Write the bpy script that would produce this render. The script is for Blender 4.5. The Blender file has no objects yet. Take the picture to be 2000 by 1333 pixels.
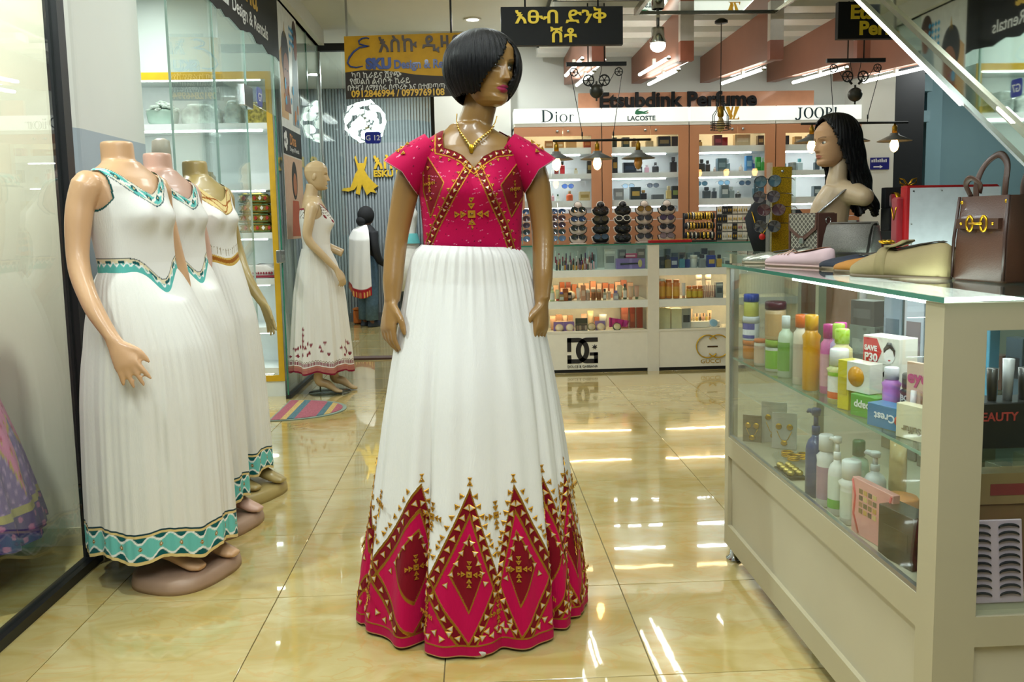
import bpy, math, random
import numpy as np
from math import pi, sin, cos, radians as RAD
from mathutils import Vector, Matrix
random.seed(7)
SC = bpy.context.scene
COL = SC.collection
# ---------------------------------------------------------------- camera
cam_d = bpy.data.cameras.new('camera'); cam = bpy.data.objects.new('camera', cam_d); COL.objects.link(cam)
cam_d.sensor_width = 36.0; cam_d.lens = 36.0*1631.5/2000.0
cam_d.shift_y = -(666.5-609.7)/2000.0
cam_d.clip_start = .05; cam_d.clip_end = 60
_p, _r, _y = .10436, -.01905, .0433
_fw = Vector((sin(_y)*cos(_p), cos(_y)*cos(_p), -sin(_p)))
_R = Vector((cos(_y), -sin(_y), 0)); _U = _R.cross(_fw)
_r1 = cos(_r)*_R + sin(_r)*_U; _u1 = -sin(_r)*_R + cos(_r)*_U
cam.matrix_world = Matrix(((_r1.x, _u1.x, -_fw.x, 0), (_r1.y, _u1.y, -_fw.y, 0), (_r1.z, _u1.z, -_fw.z, 1.28), (0, 0, 0, 1)))
SC.camera = cam
# ---------------------------------------------------------------- world, exposure
SC.view_settings.view_transform = 'Standard'; SC.view_settings.look = 'None'
SC.view_settings.gamma = 1.0; SC.view_settings.use_curve_mapping = False
SC.view_settings.exposure = 0.15
W = bpy.data.worlds.new('mall'); SC.world = W; W.use_nodes = True
W.node_tree.nodes['Background'].inputs[0].default_value = (.76, .85, .88, 1)
W.node_tree.nodes['Background'].inputs[1].default_value = .24
try:
    SC.cycles.transparent_max_bounces = 16; SC.cycles.max_bounces = 5; SC.cycles.diffuse_bounces = 2; SC.cycles.glossy_bounces = 3; SC.cycles.adaptive_threshold = .06; SC.cycles.light_sampling_threshold = .03; SC.cycles.use_denoising = True
    SC.cycles.caustics_reflective = False; SC.cycles.caustics_refractive = False
    SC.cycles.sample_clamp_indirect = 6.0; SC.cycles.blur_glossy = .5
except Exception: pass
# ceiling fluorescent fittings of the mall aisle (x, y, length along y, watts); most hang above or behind the photographer
AISLE_LIGHTS = [(-.55, .5, 1.2, 24), (.55, .5, 1.2, 24), (-.55, 2.4, 1.2, 11), (.4, 2.2, 1.2, 10), (-.5, 4.6, 1.2, 22), (.35, 5.0, 1.2, 18), (0, -.4, 1.2, 26)]
# ---------------------------------------------------------------- helpers
def lin(c):
    return tuple((v/12.92 if v <= .04045 else ((v+.055)/1.055)**2.4) for v in c)
def rgb(h):
    if isinstance(h, str):
        h = h.lstrip('#'); return lin(tuple(int(h[i:i+2], 16)/255 for i in (0, 2, 4)))
    return lin(tuple(v/255 for v in h))
_mats = {}
def nodes_of(name):
    m = bpy.data.materials.new(name); m.use_nodes = True
    nt = m.node_tree; b = nt.nodes['Principled BSDF']
    return m, nt, b
def mat(col, rough=.5, metal=0.0, coat=0.0, var=.06, scale=18.0, bump=0.0, bscale=200.0, spec=.5, trans=0.0, sheen=0.0, sss=0.0):
    key = (col, rough, metal, coat, var, scale, bump, bscale, spec, trans, sheen)
    if key in _mats: return _mats[key]
    m, nt, b = nodes_of('finish_%d' % len(_mats)); c = rgb(col)
    n = nt.nodes.new('ShaderNodeTexNoise'); n.inputs['Scale'].default_value = scale; n.inputs['Detail'].default_value = 3
    tc = nt.nodes.new('ShaderNodeTexCoord'); nt.links.new(tc.outputs['Object'], n.inputs['Vector'])
    r = nt.nodes.new('ShaderNodeValToRGB')
    r.color_ramp.elements[0].color = (*[v*(1-var) for v in c], 1); r.color_ramp.elements[1].color = (*[min(1, v*(1+var)) for v in c], 1)
    r.color_ramp.elements[0].position = .3; r.color_ramp.elements[1].position = .7
    nt.links.new(n.outputs['Fac'], r.inputs['Fac']); nt.links.new(r.outputs['Color'], b.inputs['Base Color'])
    b.inputs['Roughness'].default_value = rough; b.inputs['Metallic'].default_value = metal
    b.inputs['Coat Weight'].default_value = coat; b.inputs['Coat Roughness'].default_value = .06
    b.inputs['Specular IOR Level'].default_value = spec; b.inputs['Transmission Weight'].default_value = trans
    b.inputs['Sheen Weight'].default_value = sheen
    if bump:
        n2 = nt.nodes.new('ShaderNodeTexNoise'); n2.inputs['Scale'].default_value = bscale; nt.links.new(tc.outputs['Object'], n2.inputs['Vector'])
        bp = nt.nodes.new('ShaderNodeBump'); bp.inputs['Strength'].default_value = bump; bp.inputs['Distance'].default_value = .01
        nt.links.new(n2.outputs['Fac'], bp.inputs['Height']); nt.links.new(bp.outputs['Normal'], b.inputs['Normal'])
    _mats[key] = m; return m
def emit(col, strength):
    key = ('emit', col, strength)
    if key in _mats: return _mats[key]
    m, nt, b = nodes_of('lit_%d' % len(_mats)); c = rgb(col)
    b.inputs['Base Color'].default_value = (*c, 1); b.inputs['Emission Color'].default_value = (*c, 1)
    b.inputs['Emission Strength'].default_value = strength; _mats[key] = m; return m
def glass(tint=(.93, .975, .96), refl=1.0, rough=0.0):
    key = ('glass', tint, refl, rough)
    if key in _mats: return _mats[key]
    m = bpy.data.materials.new('glass_%d' % len(_mats)); m.use_nodes = True; nt = m.node_tree; nt.nodes.clear()
    o = nt.nodes.new('ShaderNodeOutputMaterial'); mx = nt.nodes.new('ShaderNodeMixShader')
    t = nt.nodes.new('ShaderNodeBsdfTransparent'); t.inputs[0].default_value = (*tint, 1)
    g = nt.nodes.new('ShaderNodeBsdfGlossy'); g.inputs['Roughness'].default_value = rough; g.inputs[0].default_value = (1, 1, 1, 1)
    lw = nt.nodes.new('ShaderNodeLayerWeight'); lw.inputs['Blend'].default_value = .5
    pw = nt.nodes.new('ShaderNodeMath'); pw.operation = 'POWER'; pw.inputs[1].default_value = 4.0
    ma = nt.nodes.new('ShaderNodeMath'); ma.operation = 'MULTIPLY_ADD'; ma.inputs[1].default_value = .8*refl; ma.inputs[2].default_value = .045*refl
    nt.links.new(lw.outputs['Facing'], pw.inputs[0]); nt.links.new(pw.outputs[0], ma.inputs[0]); nt.links.new(ma.outputs[0], mx.inputs['Fac'])
    nt.links.new(t.outputs[0], mx.inputs[1]); nt.links.new(g.outputs[0], mx.inputs[2]); nt.links.new(mx.outputs[0], o.inputs['Surface'])
    _mats[key] = m; return m
def attr_mat(name, rough=.6, goldrough=.32, sheen=.15, bump=.15, bscale=900.0, stretch=None, spec=.18):
    m, nt, b = nodes_of(name)
    a = nt.nodes.new('ShaderNodeVertexColor'); a.layer_name = 'Col'
    nt.links.new(a.outputs['Color'], b.inputs['Base Color']); 
    mr = nt.nodes.new('ShaderNodeMapRange'); mr.inputs['To Min'].default_value = rough; mr.inputs['To Max'].default_value = goldrough
    mm = nt.nodes.new('ShaderNodeMath'); mm.operation = 'MULTIPLY'; mm.inputs[1].default_value = .75
    nt.links.new(a.outputs['Alpha'], mr.inputs['Value']); nt.links.new(mr.outputs['Result'], b.inputs['Roughness'])
    nt.links.new(a.outputs['Alpha'], mm.inputs[0]); nt.links.new(mm.outputs[0], b.inputs['Metallic'])
    b.inputs['Sheen Weight'].default_value = sheen; b.inputs['Specular IOR Level'].default_value = spec
    if bump:
        tc = nt.nodes.new('ShaderNodeTexCoord'); mp = nt.nodes.new('ShaderNodeMapping'); mp.inputs['Scale'].default_value = stretch or (1, 1, 1)
        n = nt.nodes.new('ShaderNodeTexNoise'); n.inputs['Scale'].default_value = bscale
        bp = nt.nodes.new('ShaderNodeBump'); bp.inputs['Strength'].default_value = bump; bp.inputs['Distance'].default_value = .004
        nt.links.new(tc.outputs['Object'], mp.inputs['Vector']); nt.links.new(mp.outputs['Vector'], n.inputs['Vector'])
        nt.links.new(n.outputs['Fac'], bp.inputs['Height']); nt.links.new(bp.outputs['Normal'], b.inputs['Normal'])
    return m

class MB:
    """collects shapes, then links them as one mesh object"""
    def __init__(s): s.v = []; s.f = []; s.m = []; s.sm = []; s.cm = 0; s.cs = False
    def mesh(s, vs, fs):
        o = len(s.v); s.v += [tuple(p) for p in vs]
        for f in fs: s.f.append(tuple(i+o for i in f)); s.m.append(s.cm); s.sm.append(s.cs)
        return s
    def use(s, mi=0, smooth=False): s.cm = mi; s.cs = smooth; return s
    def box(s, x0, x1, y0, y1, z0, z1, T=None):
        vs = [Vector(p) for p in ((x0,y0,z0),(x1,y0,z0),(x1,y1,z0),(x0,y1,z0),(x0,y0,z1),(x1,y0,z1),(x1,y1,z1),(x0,y1,z1))]
        if T is not None: vs = [T @ v for v in vs]
        return s.mesh(vs, [(3,2,1,0),(4,5,6,7),(0,1,5,4),(1,2,6,5),(2,3,7,6),(3,0,4,7)])
    def rbox(s, x0, x1, y0, y1, z0, z1, r=.005, n=3, T=None, c=None):
        """box with rounded vertical edges and chamfered rims"""
        c = min(r*.6 if c is None else c, (z1-z0)*.3, r*.9)
        def ring(z, ins):
            out = []; rr = max(r-ins, 1e-4)
            for cx, cy, a0 in ((x1-r, y1-r, 0), (x0+r, y1-r, pi/2), (x0+r, y0+r, pi), (x1-r, y0+r, 1.5*pi)):
                for k in range(n+1):
                    a = a0 + (pi/2)*k/n; out.append(Vector((cx+rr*cos(a), cy+rr*sin(a), z)))
            return out
        rs = [ring(z0, c), ring(z0+c, 0), ring(z1-c, 0), ring(z1, c)]
        if T is not None: rs = [[T @ p for p in q] for q in rs]
        return s.loft(rs)
    def loft(s, rings, caps=True, closed=True):
        o = len(rings[0]); vs = [p for q in rings for p in q]; fs = []
        for i in range(len(rings)-1):
            for j in range(o if closed else o-1):
                k = (j+1) % o; fs.append((i*o+j, i*o+k, (i+1)*o+k, (i+1)*o+j))
        if caps and closed:
            fs.append(tuple(reversed(range(o)))); fs.append(tuple((len(rings)-1)*o+j for j in range(o)))
        return s.mesh(vs, fs)
    def lathe(s, prof, n=20, x=0, y=0, z=0, T=None, sx=1, sy=1, caps=True):
        rs = []
        for r, h in prof:
            q = [Vector((x+r*sx*cos(2*pi*k/n), y+r*sy*sin(2*pi*k/n), z+h)) for k in range(n)]
            if T is not None: q = [T @ p for p in q]
            rs.append(q)
        return s.loft(rs, caps)
    def tube(s, pts, rad, n=8, closed=False, flat=None):
        pts = [Vector(p) for p in pts]; N = len(pts)
        if not hasattr(rad, '__len__'): rad = [rad]*N
        rs = []; up = None
        for i, p in enumerate(pts):
            if closed: t = pts[(i+1) % N]-pts[i-1]
            else: t = pts[min(i+1, N-1)]-pts[max(i-1, 0)]
            t.normalize()
            if up is None:
                up = Vector((0, 0, 1)) if abs(t.z) < .9 else Vector((0, 1, 0))
            a = t.cross(up)
            if a.length < 1e-5: a = t.cross(Vector((1, .3, .2)))
            a.normalize(); b = a.cross(t).normalized(); up = b
            ra = rad[i]
            r1, r2 = ra if hasattr(ra, '__len__') else (ra, ra*(flat or 1))
            rs.append([p + a*r1*cos(2*pi*k/n) + b*r2*sin(2*pi*k/n) for k in range(n)])
        if closed: rs.append(rs[0]); return s.loft(rs, caps=False)
        return s.loft(rs)
    def prism(s, poly, d0, d1, frame='xz'):
        """extrude a 2-D outline; frame 'xz': (a,b)->(x,z) along y; 'yz': ->(y,z) along x; 'xy': ->(x,y) along z"""
        def P(a, b, d): return (a, d, b) if frame == 'xz' else ((d, a, b) if frame == 'yz' else (a, b, d))
        n = len(poly); vs = [P(a, b, d0) for a, b in poly]+[P(a, b, d1) for a, b in poly]
        fs = [tuple(range(n)), tuple(reversed(range(n, 2*n)))]+[(i, (i+1) % n+0, (i+1) % n+n, i+n) for i in range(n)]
        return s.mesh(vs, fs)
    def ball(s, c, r, n=12, m=8, T=None):
        rx, ry, rz = r if hasattr(r, '__len__') else (r, r, r)
        rs = []
        for i in range(m+1):
            t = pi*i/m; q = [Vector((c[0]+rx*max(sin(t), .02)*cos(2*pi*k/n), c[1]+ry*max(sin(t), .02)*sin(2*pi*k/n), c[2]-rz*cos(t))) for k in range(n)]
            if T is not None: q = [T @ p for p in q]
            rs.append(q)
        return s.loft(rs)
    def data(s, name, mats):
        me = bpy.data.meshes.new(name); me.from_pydata([tuple(p) for p in s.v], [], s.f)
        for m in (mats if isinstance(mats, (list, tuple)) else [mats]): me.materials.append(m)
        me.polygons.foreach_set('material_index', s.m); me.polygons.foreach_set('use_smooth', s.sm)
        import bmesh
        bm = bmesh.new(); bm.from_mesh(me); bmesh.ops.recalc_face_normals(bm, faces=bm.faces); bm.to_mesh(me); bm.free()
        me.update(); return me
    def build(s, name, mats, parent=None, smooth=None, **kw):
        if smooth is not None: s.sm = [smooth]*len(s.f)
        return link(name, s.data(name, mats), parent, **kw)
def link(name, data, parent=None, loc=None, rot=None, scale=None, label=None, cat=None, group=None, kind=None):
    o = bpy.data.objects.new(name, data); COL.objects.link(o); o.parent = parent
    if loc is not None: o.location = loc
    if rot is not None: o.rotation_euler = rot
    if scale is not None: o.scale = scale if hasattr(scale, '__len__') else (scale,)*3
    return tag(o, label, cat, group, kind)
def tag(o, label=None, cat=None, group=None, kind=None):
    if label: o['label'] = label
    if cat: o['category'] = cat
    if group: o['group'] = group
    if kind: o['kind'] = kind
    return o
def thing(name, label, cat, loc=(0, 0, 0), rz=0, group=None, scale=None):
    return link(name, None, None, loc, (0, 0, rz), scale, label, cat, group)
def struct(name, mb, m, parent=None, smooth=None):
    return mb.build(name, m, parent, smooth, kind=None if parent else 'structure')
def smooth_by_angle(o, deg=40):
    me = o.data; me.polygons.foreach_set('use_smooth', [True]*len(me.polygons))
    try: me.set_sharp_from_angle(angle=RAD(deg))
    except Exception: pass
    return o
def text(s, size, m, loc, parent=None, name='lettering', face='-y', ext=.002, bold=0.0, align='LEFT', sx=1.0, label=None, shear=0.0, rz=None, roll=0.0):
    c = bpy.data.curves.new(name, 'FONT'); c.body = s; c.size = size; c.extrude = ext; c.offset = bold; c.align_x = align; c.shear = shear
    c.resolution_u = 4; c.materials.append(m)
    o = bpy.data.objects.new(name, c); COL.objects.link(o); o.parent = parent; o.location = loc
    z = {'-y': 0, '+x': pi/2, '-x': -pi/2, '+y': pi}[face] if rz is None else rz
    o.rotation_euler = (Matrix.Rotation(z, 4, 'Z') @ Matrix.Rotation(pi/2, 4, 'X') @ Matrix.Rotation(roll, 4, 'Z')).to_euler()
    o.scale = (sx, 1, 1)
    if label: o['label'] = label
    return o
def color_mesh(name, V, F, C, m, parent=None, smooth=True, **kw):
    """numpy mesh: V (n,3), F (k,4) quads, C (n,4) linear colours (alpha = metal mask)"""
    me = bpy.data.meshes.new(name)
    me.vertices.add(len(V)); me.vertices.foreach_set('co', np.asarray(V, np.float32).ravel())
    F = np.asarray(F, np.int32); k = F.shape[1]
    me.loops.add(F.size); me.loops.foreach_set('vertex_index', F.ravel())
    me.polygons.add(len(F)); me.polygons.foreach_set('loop_start', np.arange(0, F.size, k, dtype=np.int32))
    me.polygons.foreach_set('loop_total', np.full(len(F), k, np.int32)) if False else None
    me.polygons.foreach_set('use_smooth', np.full(len(F), smooth))
    me.update(calc_edges=True); me.validate()
    if C is not None:
        at = me.color_attributes.new('Col', 'FLOAT_COLOR', 'POINT'); at.data.foreach_set('color', np.asarray(C, np.float32).ravel())
    me.materials.append(m)
    return link(name, me, parent, **kw)
def grid_faces(nr, nc, wrap=True):
    i, j = np.meshgrid(np.arange(nr-1), np.arange(nc if wrap else nc-1), indexing='ij'); k = (j+1) % nc
    return np.stack([i*nc+j, i*nc+k, (i+1)*nc+k, (i+1)*nc+j], -1).reshape(-1, 4)
def remesh(mbs, voxel, smooth_it=6):
    """fuse closed overlapping shapes into one continuous surface"""
    me = mbs.data('body_cage', mat('#888888')); o = bpy.data.objects.new('body_cage', me); COL.objects.link(o)
    r = o.modifiers.new('r', 'REMESH'); r.mode = 'VOXEL'; r.voxel_size = voxel; r.use_smooth_shade = True
    sm = o.modifiers.new('s', 'SMOOTH'); sm.factor = .5; sm.iterations = smooth_it
    dg = bpy.context.evaluated_depsgraph_get(); dg.update()
    out = bpy.data.meshes.new_from_object(o.evaluated_get(dg)); bpy.data.objects.remove(o); bpy.data.meshes.remove(me)
    out.materials.clear()
    return out
ORD = ['first', 'second', 'third', 'fourth', 'fifth', 'sixth', 'seventh', 'eighth', 'ninth', 'tenth', 'eleventh', 'twelfth', 'thirteenth', 'fourteenth', 'fifteenth', 'sixteenth', 'seventeenth', 'eighteenth', 'nineteenth', 'twentieth'] + ['%dth' % k for k in range(21, 60)]
# ================================================================ SETTING
def marble(name, c0, c1, c2, rough=.06):
    m, nt, b = nodes_of(name); N = nt.nodes; L = nt.links
    tc = N.new('ShaderNodeTexCoord'); oi = N.new('ShaderNodeObjectInfo'); ad = N.new('ShaderNodeVectorMath'); ad.operation = 'ADD'
    cb = N.new('ShaderNodeCombineXYZ'); ml = N.new('ShaderNodeMath'); ml.operation = 'MULTIPLY'; ml.inputs[1].default_value = 40
    L.new(oi.outputs['Random'], ml.inputs[0]); L.new(ml.outputs[0], cb.inputs[2]); L.new(tc.outputs['Object'], ad.inputs[0]); L.new(cb.outputs[0], ad.inputs[1])
    n = N.new('ShaderNodeTexNoise'); n.inputs['Scale'].default_value = 3.2; n.inputs['Detail'].default_value = 8; n.inputs['Distortion'].default_value = 1.2
    mp = N.new('ShaderNodeMapping'); mp.inputs['Scale'].default_value = (1, 2.2, 1); mp.inputs['Rotation'].default_value = (0, 0, .4)
    L.new(ad.outputs[0], mp.inputs[0]); L.new(mp.outputs[0], n.inputs['Vector'])
    r = N.new('ShaderNodeValToRGB'); e = r.color_ramp.elements
    e[0].position = .34; e[0].color = (*rgb(c2), 1); e[1].position = .68; e[1].color = (*rgb(c1), 1); q = e.new(.5); q.color = (*rgb(c0), 1)
    L.new(n.outputs['Fac'], r.inputs['Fac'])
    # thin orange-brown veins
    n2 = N.new('ShaderNodeTexNoise'); n2.inputs['Scale'].default_value = 2.1; n2.inputs['Detail'].default_value = 5; n2.inputs['Distortion'].default_value = 2.2; L.new(mp.outputs[0], n2.inputs['Vector'])
    s = N.new('ShaderNodeMath'); s.operation = 'SUBTRACT'; s.inputs[1].default_value = .5; a = N.new('ShaderNodeMath'); a.operation = 'ABSOLUTE'
    L.new(n2.outputs['Fac'], s.inputs[0]); L.new(s.outputs[0], a.inputs[0])
    mr = N.new('ShaderNodeMapRange'); mr.inputs['From Max'].default_value = .03; mr.inputs['To Min'].default_value = .38; mr.inputs['To Max'].default_value = 0; L.new(a.outputs[0], mr.inputs[0])
    mx = N.new('ShaderNodeMixRGB'); mx.inputs[2].default_value = (*rgb('#c99a4c'), 1); L.new(mr.outputs[0], mx.inputs[0]); L.new(r.outputs[0], mx.inputs[1]); L.new(mx.outputs[0], b.inputs['Base Color'])
    b.inputs['Roughness'].default_value = .14; b.inputs['Specular IOR Level'].default_value = .5; b.inputs['Coat Weight'].default_value = .9; b.inputs['Coat Roughness'].default_value = .025; b.inputs['Coat IOR'].default_value = 1.6
    n3 = N.new('ShaderNodeTexNoise'); n3.inputs['Scale'].default_value = 9; L.new(ad.outputs[0], n3.inputs['Vector'])
    bp = N.new('ShaderNodeBump'); bp.inputs['Strength'].default_value = .04; bp.inputs['Distance'].default_value = .004; L.new(bp.outputs[0], b.inputs['Coat Normal']); L.new(n3.outputs[0], bp.inputs['Height']); L.new(bp.outputs[0], b.inputs['Normal'])
    return m
M_TILE = marble('polished_marble_tile', '#c4b073', '#cdbc84', '#b9a15c')
M_WHITE = mat('#e6e6de', .55, var=.02, scale=3); M_CREAM = mat('#e9dfc6', .6, var=.03, scale=2); M_CEIL = mat('#e3e3da', .7, var=.02, scale=2)
M_GREYBLUE = mat('#9fb0b8', .55, var=.03, scale=2); M_BLACK = mat('#111112', .45); M_BROWN = mat('#bf845e', .42, var=.05, scale=3); M_CHROME = mat('#c9ccce', .16, 1.0, var=.02)
M_STEEL = mat('#a3a5a2', .28, 1.0); M_GOLD = mat('#d6a52c', .28, 1.0); M_PANE = glass(); M_MIRROR = mat('#dfe7e2', .02, 1.0, var=.01); M_YEL = mat('#d9ab1e', .35, coat=.3)
M_BLKSIGN = mat('#0e0e0b', .5, spec=.25); M_LET_Y = mat('#e8c61c', .4); M_TEAL_WALL = mat('#7fa0a6', .6, var=.05, scale=2)

fl = MB().box(-4.2, 7.0, -1.0, 11.9, -.10, -.006); floor = struct('floor', fl, mat('#7d6f4b', .6))
tile = MB().rbox(-.2985, .2985, -.2985, .2985, -.02, 0, r=.003, n=1, c=.001).data('floor_tile', M_TILE)
for i in range(-5, 9):
    for j in range(-4, 15):
        x, y = -.415+.6*i, 3.131+.6*j
        link('floor_tile', tile, floor, (x, y, 0), (0, 0, random.choice((0, pi))))
# --- ceiling: main slab, dropped panel with downlights, slatted part over the perfume shop
struct('ceiling', MB().box(-4.2, 7.0, -1.0, 11.9, 3.12, 3.24), M_CEIL)
struct('ceiling', MB().box(-.98, .62, 5.0, 7.75, 3.02, 3.12), M_CEIL)
struct('trim_1', MB().box(-1.50, -1.36, 4.1, 8.1, 2.98, 3.12), M_CEIL)
slc = MB().box(.62, 4.2, 5.0, 8.14, 2.92, 2.94); slat_ceiling = struct('ceiling', slc, M_WHITE)
sl = MB().prism([(-.10, 0), (.10, 0), (.10, .055), (.03, .075), (-.10, .045)], .62, 4.2, 'yz').data('slat', mat('#f0efe8', .35, var=.02))
for k in range(8): link('slat', sl, slat_ceiling, (0, 5.15+.4*k, 2.84))
# --- left: cream stub wall / painted pillar between the shop windows
pl = MB(); rr = .06
def pillar_ring(z): 
    pts = [(-3.2, 3.42), (-1.56-rr, 3.42)] + [(-1.56-rr+rr*sin(a*pi/12), 3.42+rr-rr*cos(a*pi/12)) for a in range(1, 7)] + [(-1.56, 4.13), (-3.2, 4.13)]
    return [Vector((x, y, z)) for x, y in pts]
wl = struct('wall_left', MB().use(0).loft([pillar_ring(1.695), pillar_ring(3.12)]), mat('#dfe1d8', .5, var=.02, scale=2))
struct('dado', MB().use(0).loft([pillar_ring(.0), pillar_ring(1.695)]), mat('#a9b6bd', .45, var=.02, scale=2), wl)
struct('baseboard_left', MB().box(-3.2, -1.60, 3.395, 3.418, 0, .075), mat('#d9cda8', .3))
struct('wall_left', MB().box(-1.99, -1.60, 3.40, 3.4195, .075, 3.12).box(-4.15, -1.99, 3.40, 3.4195, .075, 3.12), M_CREAM)
# near shop window: black aluminium frame and pane
w1 = struct('window_1', MB().box(-1.535, -1.485, 3.18, 3.235, 0, 3.12), M_BLACK)
struct('bottom_rail', MB().box(-1.535, -1.485, .2, 3.18, 0, .035), M_BLACK, w1)
struct('pane', MB().box(-1.515, -1.505, .2, 3.18, .035, 3.12), M_PANE, w1)
struct('foot_bracket', MB().rbox(-1.49, -1.43, 3.245, 3.31, 0, .05, r=.006), M_STEEL, w1)
# shop glass along the aisle: fixed panes, door opening with transom and fittings
GX = -1.43
w2 = struct('window_2', MB().box(GX-.02, GX+.02, 4.13, 5.50, 0, .03), M_BLACK)
M_EDGE = mat('#2f7a62', .15, coat=.5, var=.02); M_EDGE_L = mat('#a9c9bd', .15, coat=.5, var=.02)
def pane(y0, y1, z0, z1, parent=None):
    o = struct('pane', MB().box(GX-.005, GX+.005, y0, y1, z0, z1), M_PANE, parent or w2)
    struct('pane_edge', MB().box(GX-.0055, GX+.0055, y0-.001, y0+.003, z0, z1).box(GX-.0055, GX+.0055, y1-.003, y1+.001, z0, z1), M_EDGE if 5.6 < (y0+y1)/2 < 7.3 and z0 < 1 else M_EDGE_L, o)
    return o
pane(4.14, 4.84, .03, 3.0); pane(4.85, 5.50, .03, 3.0); pane(5.51, 6.275, 2.10, 3.0)
pb = pane(6.285, 7.55, .03, 3.0); pane(7.56, 8.10, .03, 3.0)
struct('bottom_rail', MB().box(GX-.02, GX+.02, 6.285, 8.10, 0, .03), M_BLACK, w2)
struct('top_rail', MB().box(GX-.02, GX+.02, 4.13, 8.10, 2.98, 3.01), M_BLACK, w2)
struct('door_fitting', MB().rbox(GX-.02, GX+.02, 5.40, 5.60, 2.055, 2.19, r=.006), M_CHROME, w2)
struct('door_fitting', MB().rbox(GX-.022, GX+.022, 5.40, 5.56, .0, .075, r=.005), M_CHROME, w2)
struct('glass_clamp', MB().rbox(GX-.02, GX+.02, 6.18, 6.31, 1.03, 1.125, r=.01).box(GX+.02, GX+.023, 6.20, 6.23, 1.05, 1.07).box(GX+.02, GX+.023, 6.20, 6.23, 1.09, 1.11).box(GX+.02, GX+.023, 6.26, 6.29, 1.05, 1.07).box(GX+.02, GX+.023, 6.26, 6.29, 1.09, 1.11), M_STEEL, w2)
# room behind that glass
M_DINA = mat('#b9c4bb', .6, var=.04, scale=2)
struct('wall_back_left', MB().box(-4.1, -1.46, 6.85, 6.95, 0, 3.12), M_DINA)
struct('wall_far_left', MB().box(-4.2, -4.1, 3.4, 6.95, 0, 3.12), M_DINA)
# --- second clothes shop at the back: glass front, ribbed grey wall
w3 = struct('window_3', MB().box(GX, -.36, 8.10, 8.16, 2.93, 3.0), M_BLACK)
struct('post', MB().box(-.385, -.345, 8.10, 8.16, 0, 2.93), M_BLACK, w3)
struct('post', MB().box(GX-.02, GX+.02, 8.11, 8.15, 0, 2.93), M_STEEL, w3)
struct('pane', MB().box(GX+.02, -1.21, 8.125, 8.135, .01, 2.93), M_PANE, w3)
struct('pane', MB().box(-1.20, -.385, 8.125, 8.135, 2.08, 2.93), M_PANE, w3)
struct('threshold', MB().box(GX, -.35, 8.06, 8.2, 0, .018), mat('#4d3127', .5), w3)
struct('wall_back', MB().box(-2.6, .3, 11.45, 11.6, 0, 3.12), mat('#6f777a', .6, var=.04))
rb = MB()
for k in range(72): rb.box(-2.6+.04*k, -2.6+.04*k+.024, 11.425, 11.45, .12, 3.12)
struct('rib_panel', rb, mat('#878f92', .5, var=.05), bpy.data.objects['wall_back'])['kind'] = 'stuff'
struct('baseboard_back', MB().box(-2.6, .3, 11.41, 11.45, 0, .12), mat('#585d5f', .5))
struct('wall_shop_side', MB().box(-2.7, -2.6, 6.95, 11.6, 0, 3.12).box(.25, .35, 8.2, 11.6, 0, 3.12), mat('#8f979a', .6))
# --- white walls around the perfume shop
struct('wall_middle', MB().box(-.345, .37, 7.98, 8.22, 0, 3.12), M_WHITE)
struct('wall_perfume', MB().box(.37, 3.95, 8.14, 8.26, 0, 3.12), mat('#dddfd8', .6, var=.03, scale=2))
struct('wall_perfume_right', MB().box(3.63, 3.95, 7.78, 8.14, 0, 3.12), M_WHITE)
struct('wall_black_column', MB().box(4.24, 4.62, 8.5, 8.9, 0, 3.12), mat('#1b1b1c', .4))
struct('wall_right_back', MB().box(4.6, 7.0, 9.3, 9.4, 0, 3.12).box(4.95, 5.12, 9.05, 9.3, 0, 3.12), M_TEAL_WALL)
struct('wall_right', MB().box(6.9, 7.0, -1, 9.4, 0, 3.12), M_TEAL_WALL)
struct('trim_2', MB().box(4.2, 4.95, 8.95, 9.3, 2.62, 2.80).box(4.2, 4.95, 8.98, 9.3, 2.30, 2.42), mat('#86a4aa', .5))
# --- brown beams carrying fluorescent tubes
M_BEAM = mat('#8f5f4b', .45, var=.06, scale=4); M_TUBE = emit('#fbfff4', 9.0)
bm_ = MB().prism([(6.26, 2.46), (8.13, 2.60), (8.13, 2.84), (6.26, 2.84)], -.045, .045, 'yz').data('beam', M_BEAM)
bcap = MB().box(-.05, .05, 6.20, 6.26, 2.45, 2.59).data('beam_end', mat('#a4614a', .45)); bpost = MB().box(-.05, .05, 6.20, 6.26, 2.59, 2.84).data('beam_hanger', mat('#d9cfc4', .5))
tb = MB().use(0, True).tube([(0, 0, 0), (0, 1.12, .07)], .014, 10).data('tube', M_TUBE); hs = MB().box(-.03, .03, 0, 1.2, .02, .05).data('housing', M_WHITE)
k = 0
names = ['leftmost brown ceiling beam', 'second brown ceiling beam from the left', 'third brown ceiling beam from the left', 'fourth brown ceiling beam from the left', 'rightmost brown ceiling beam']
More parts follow.
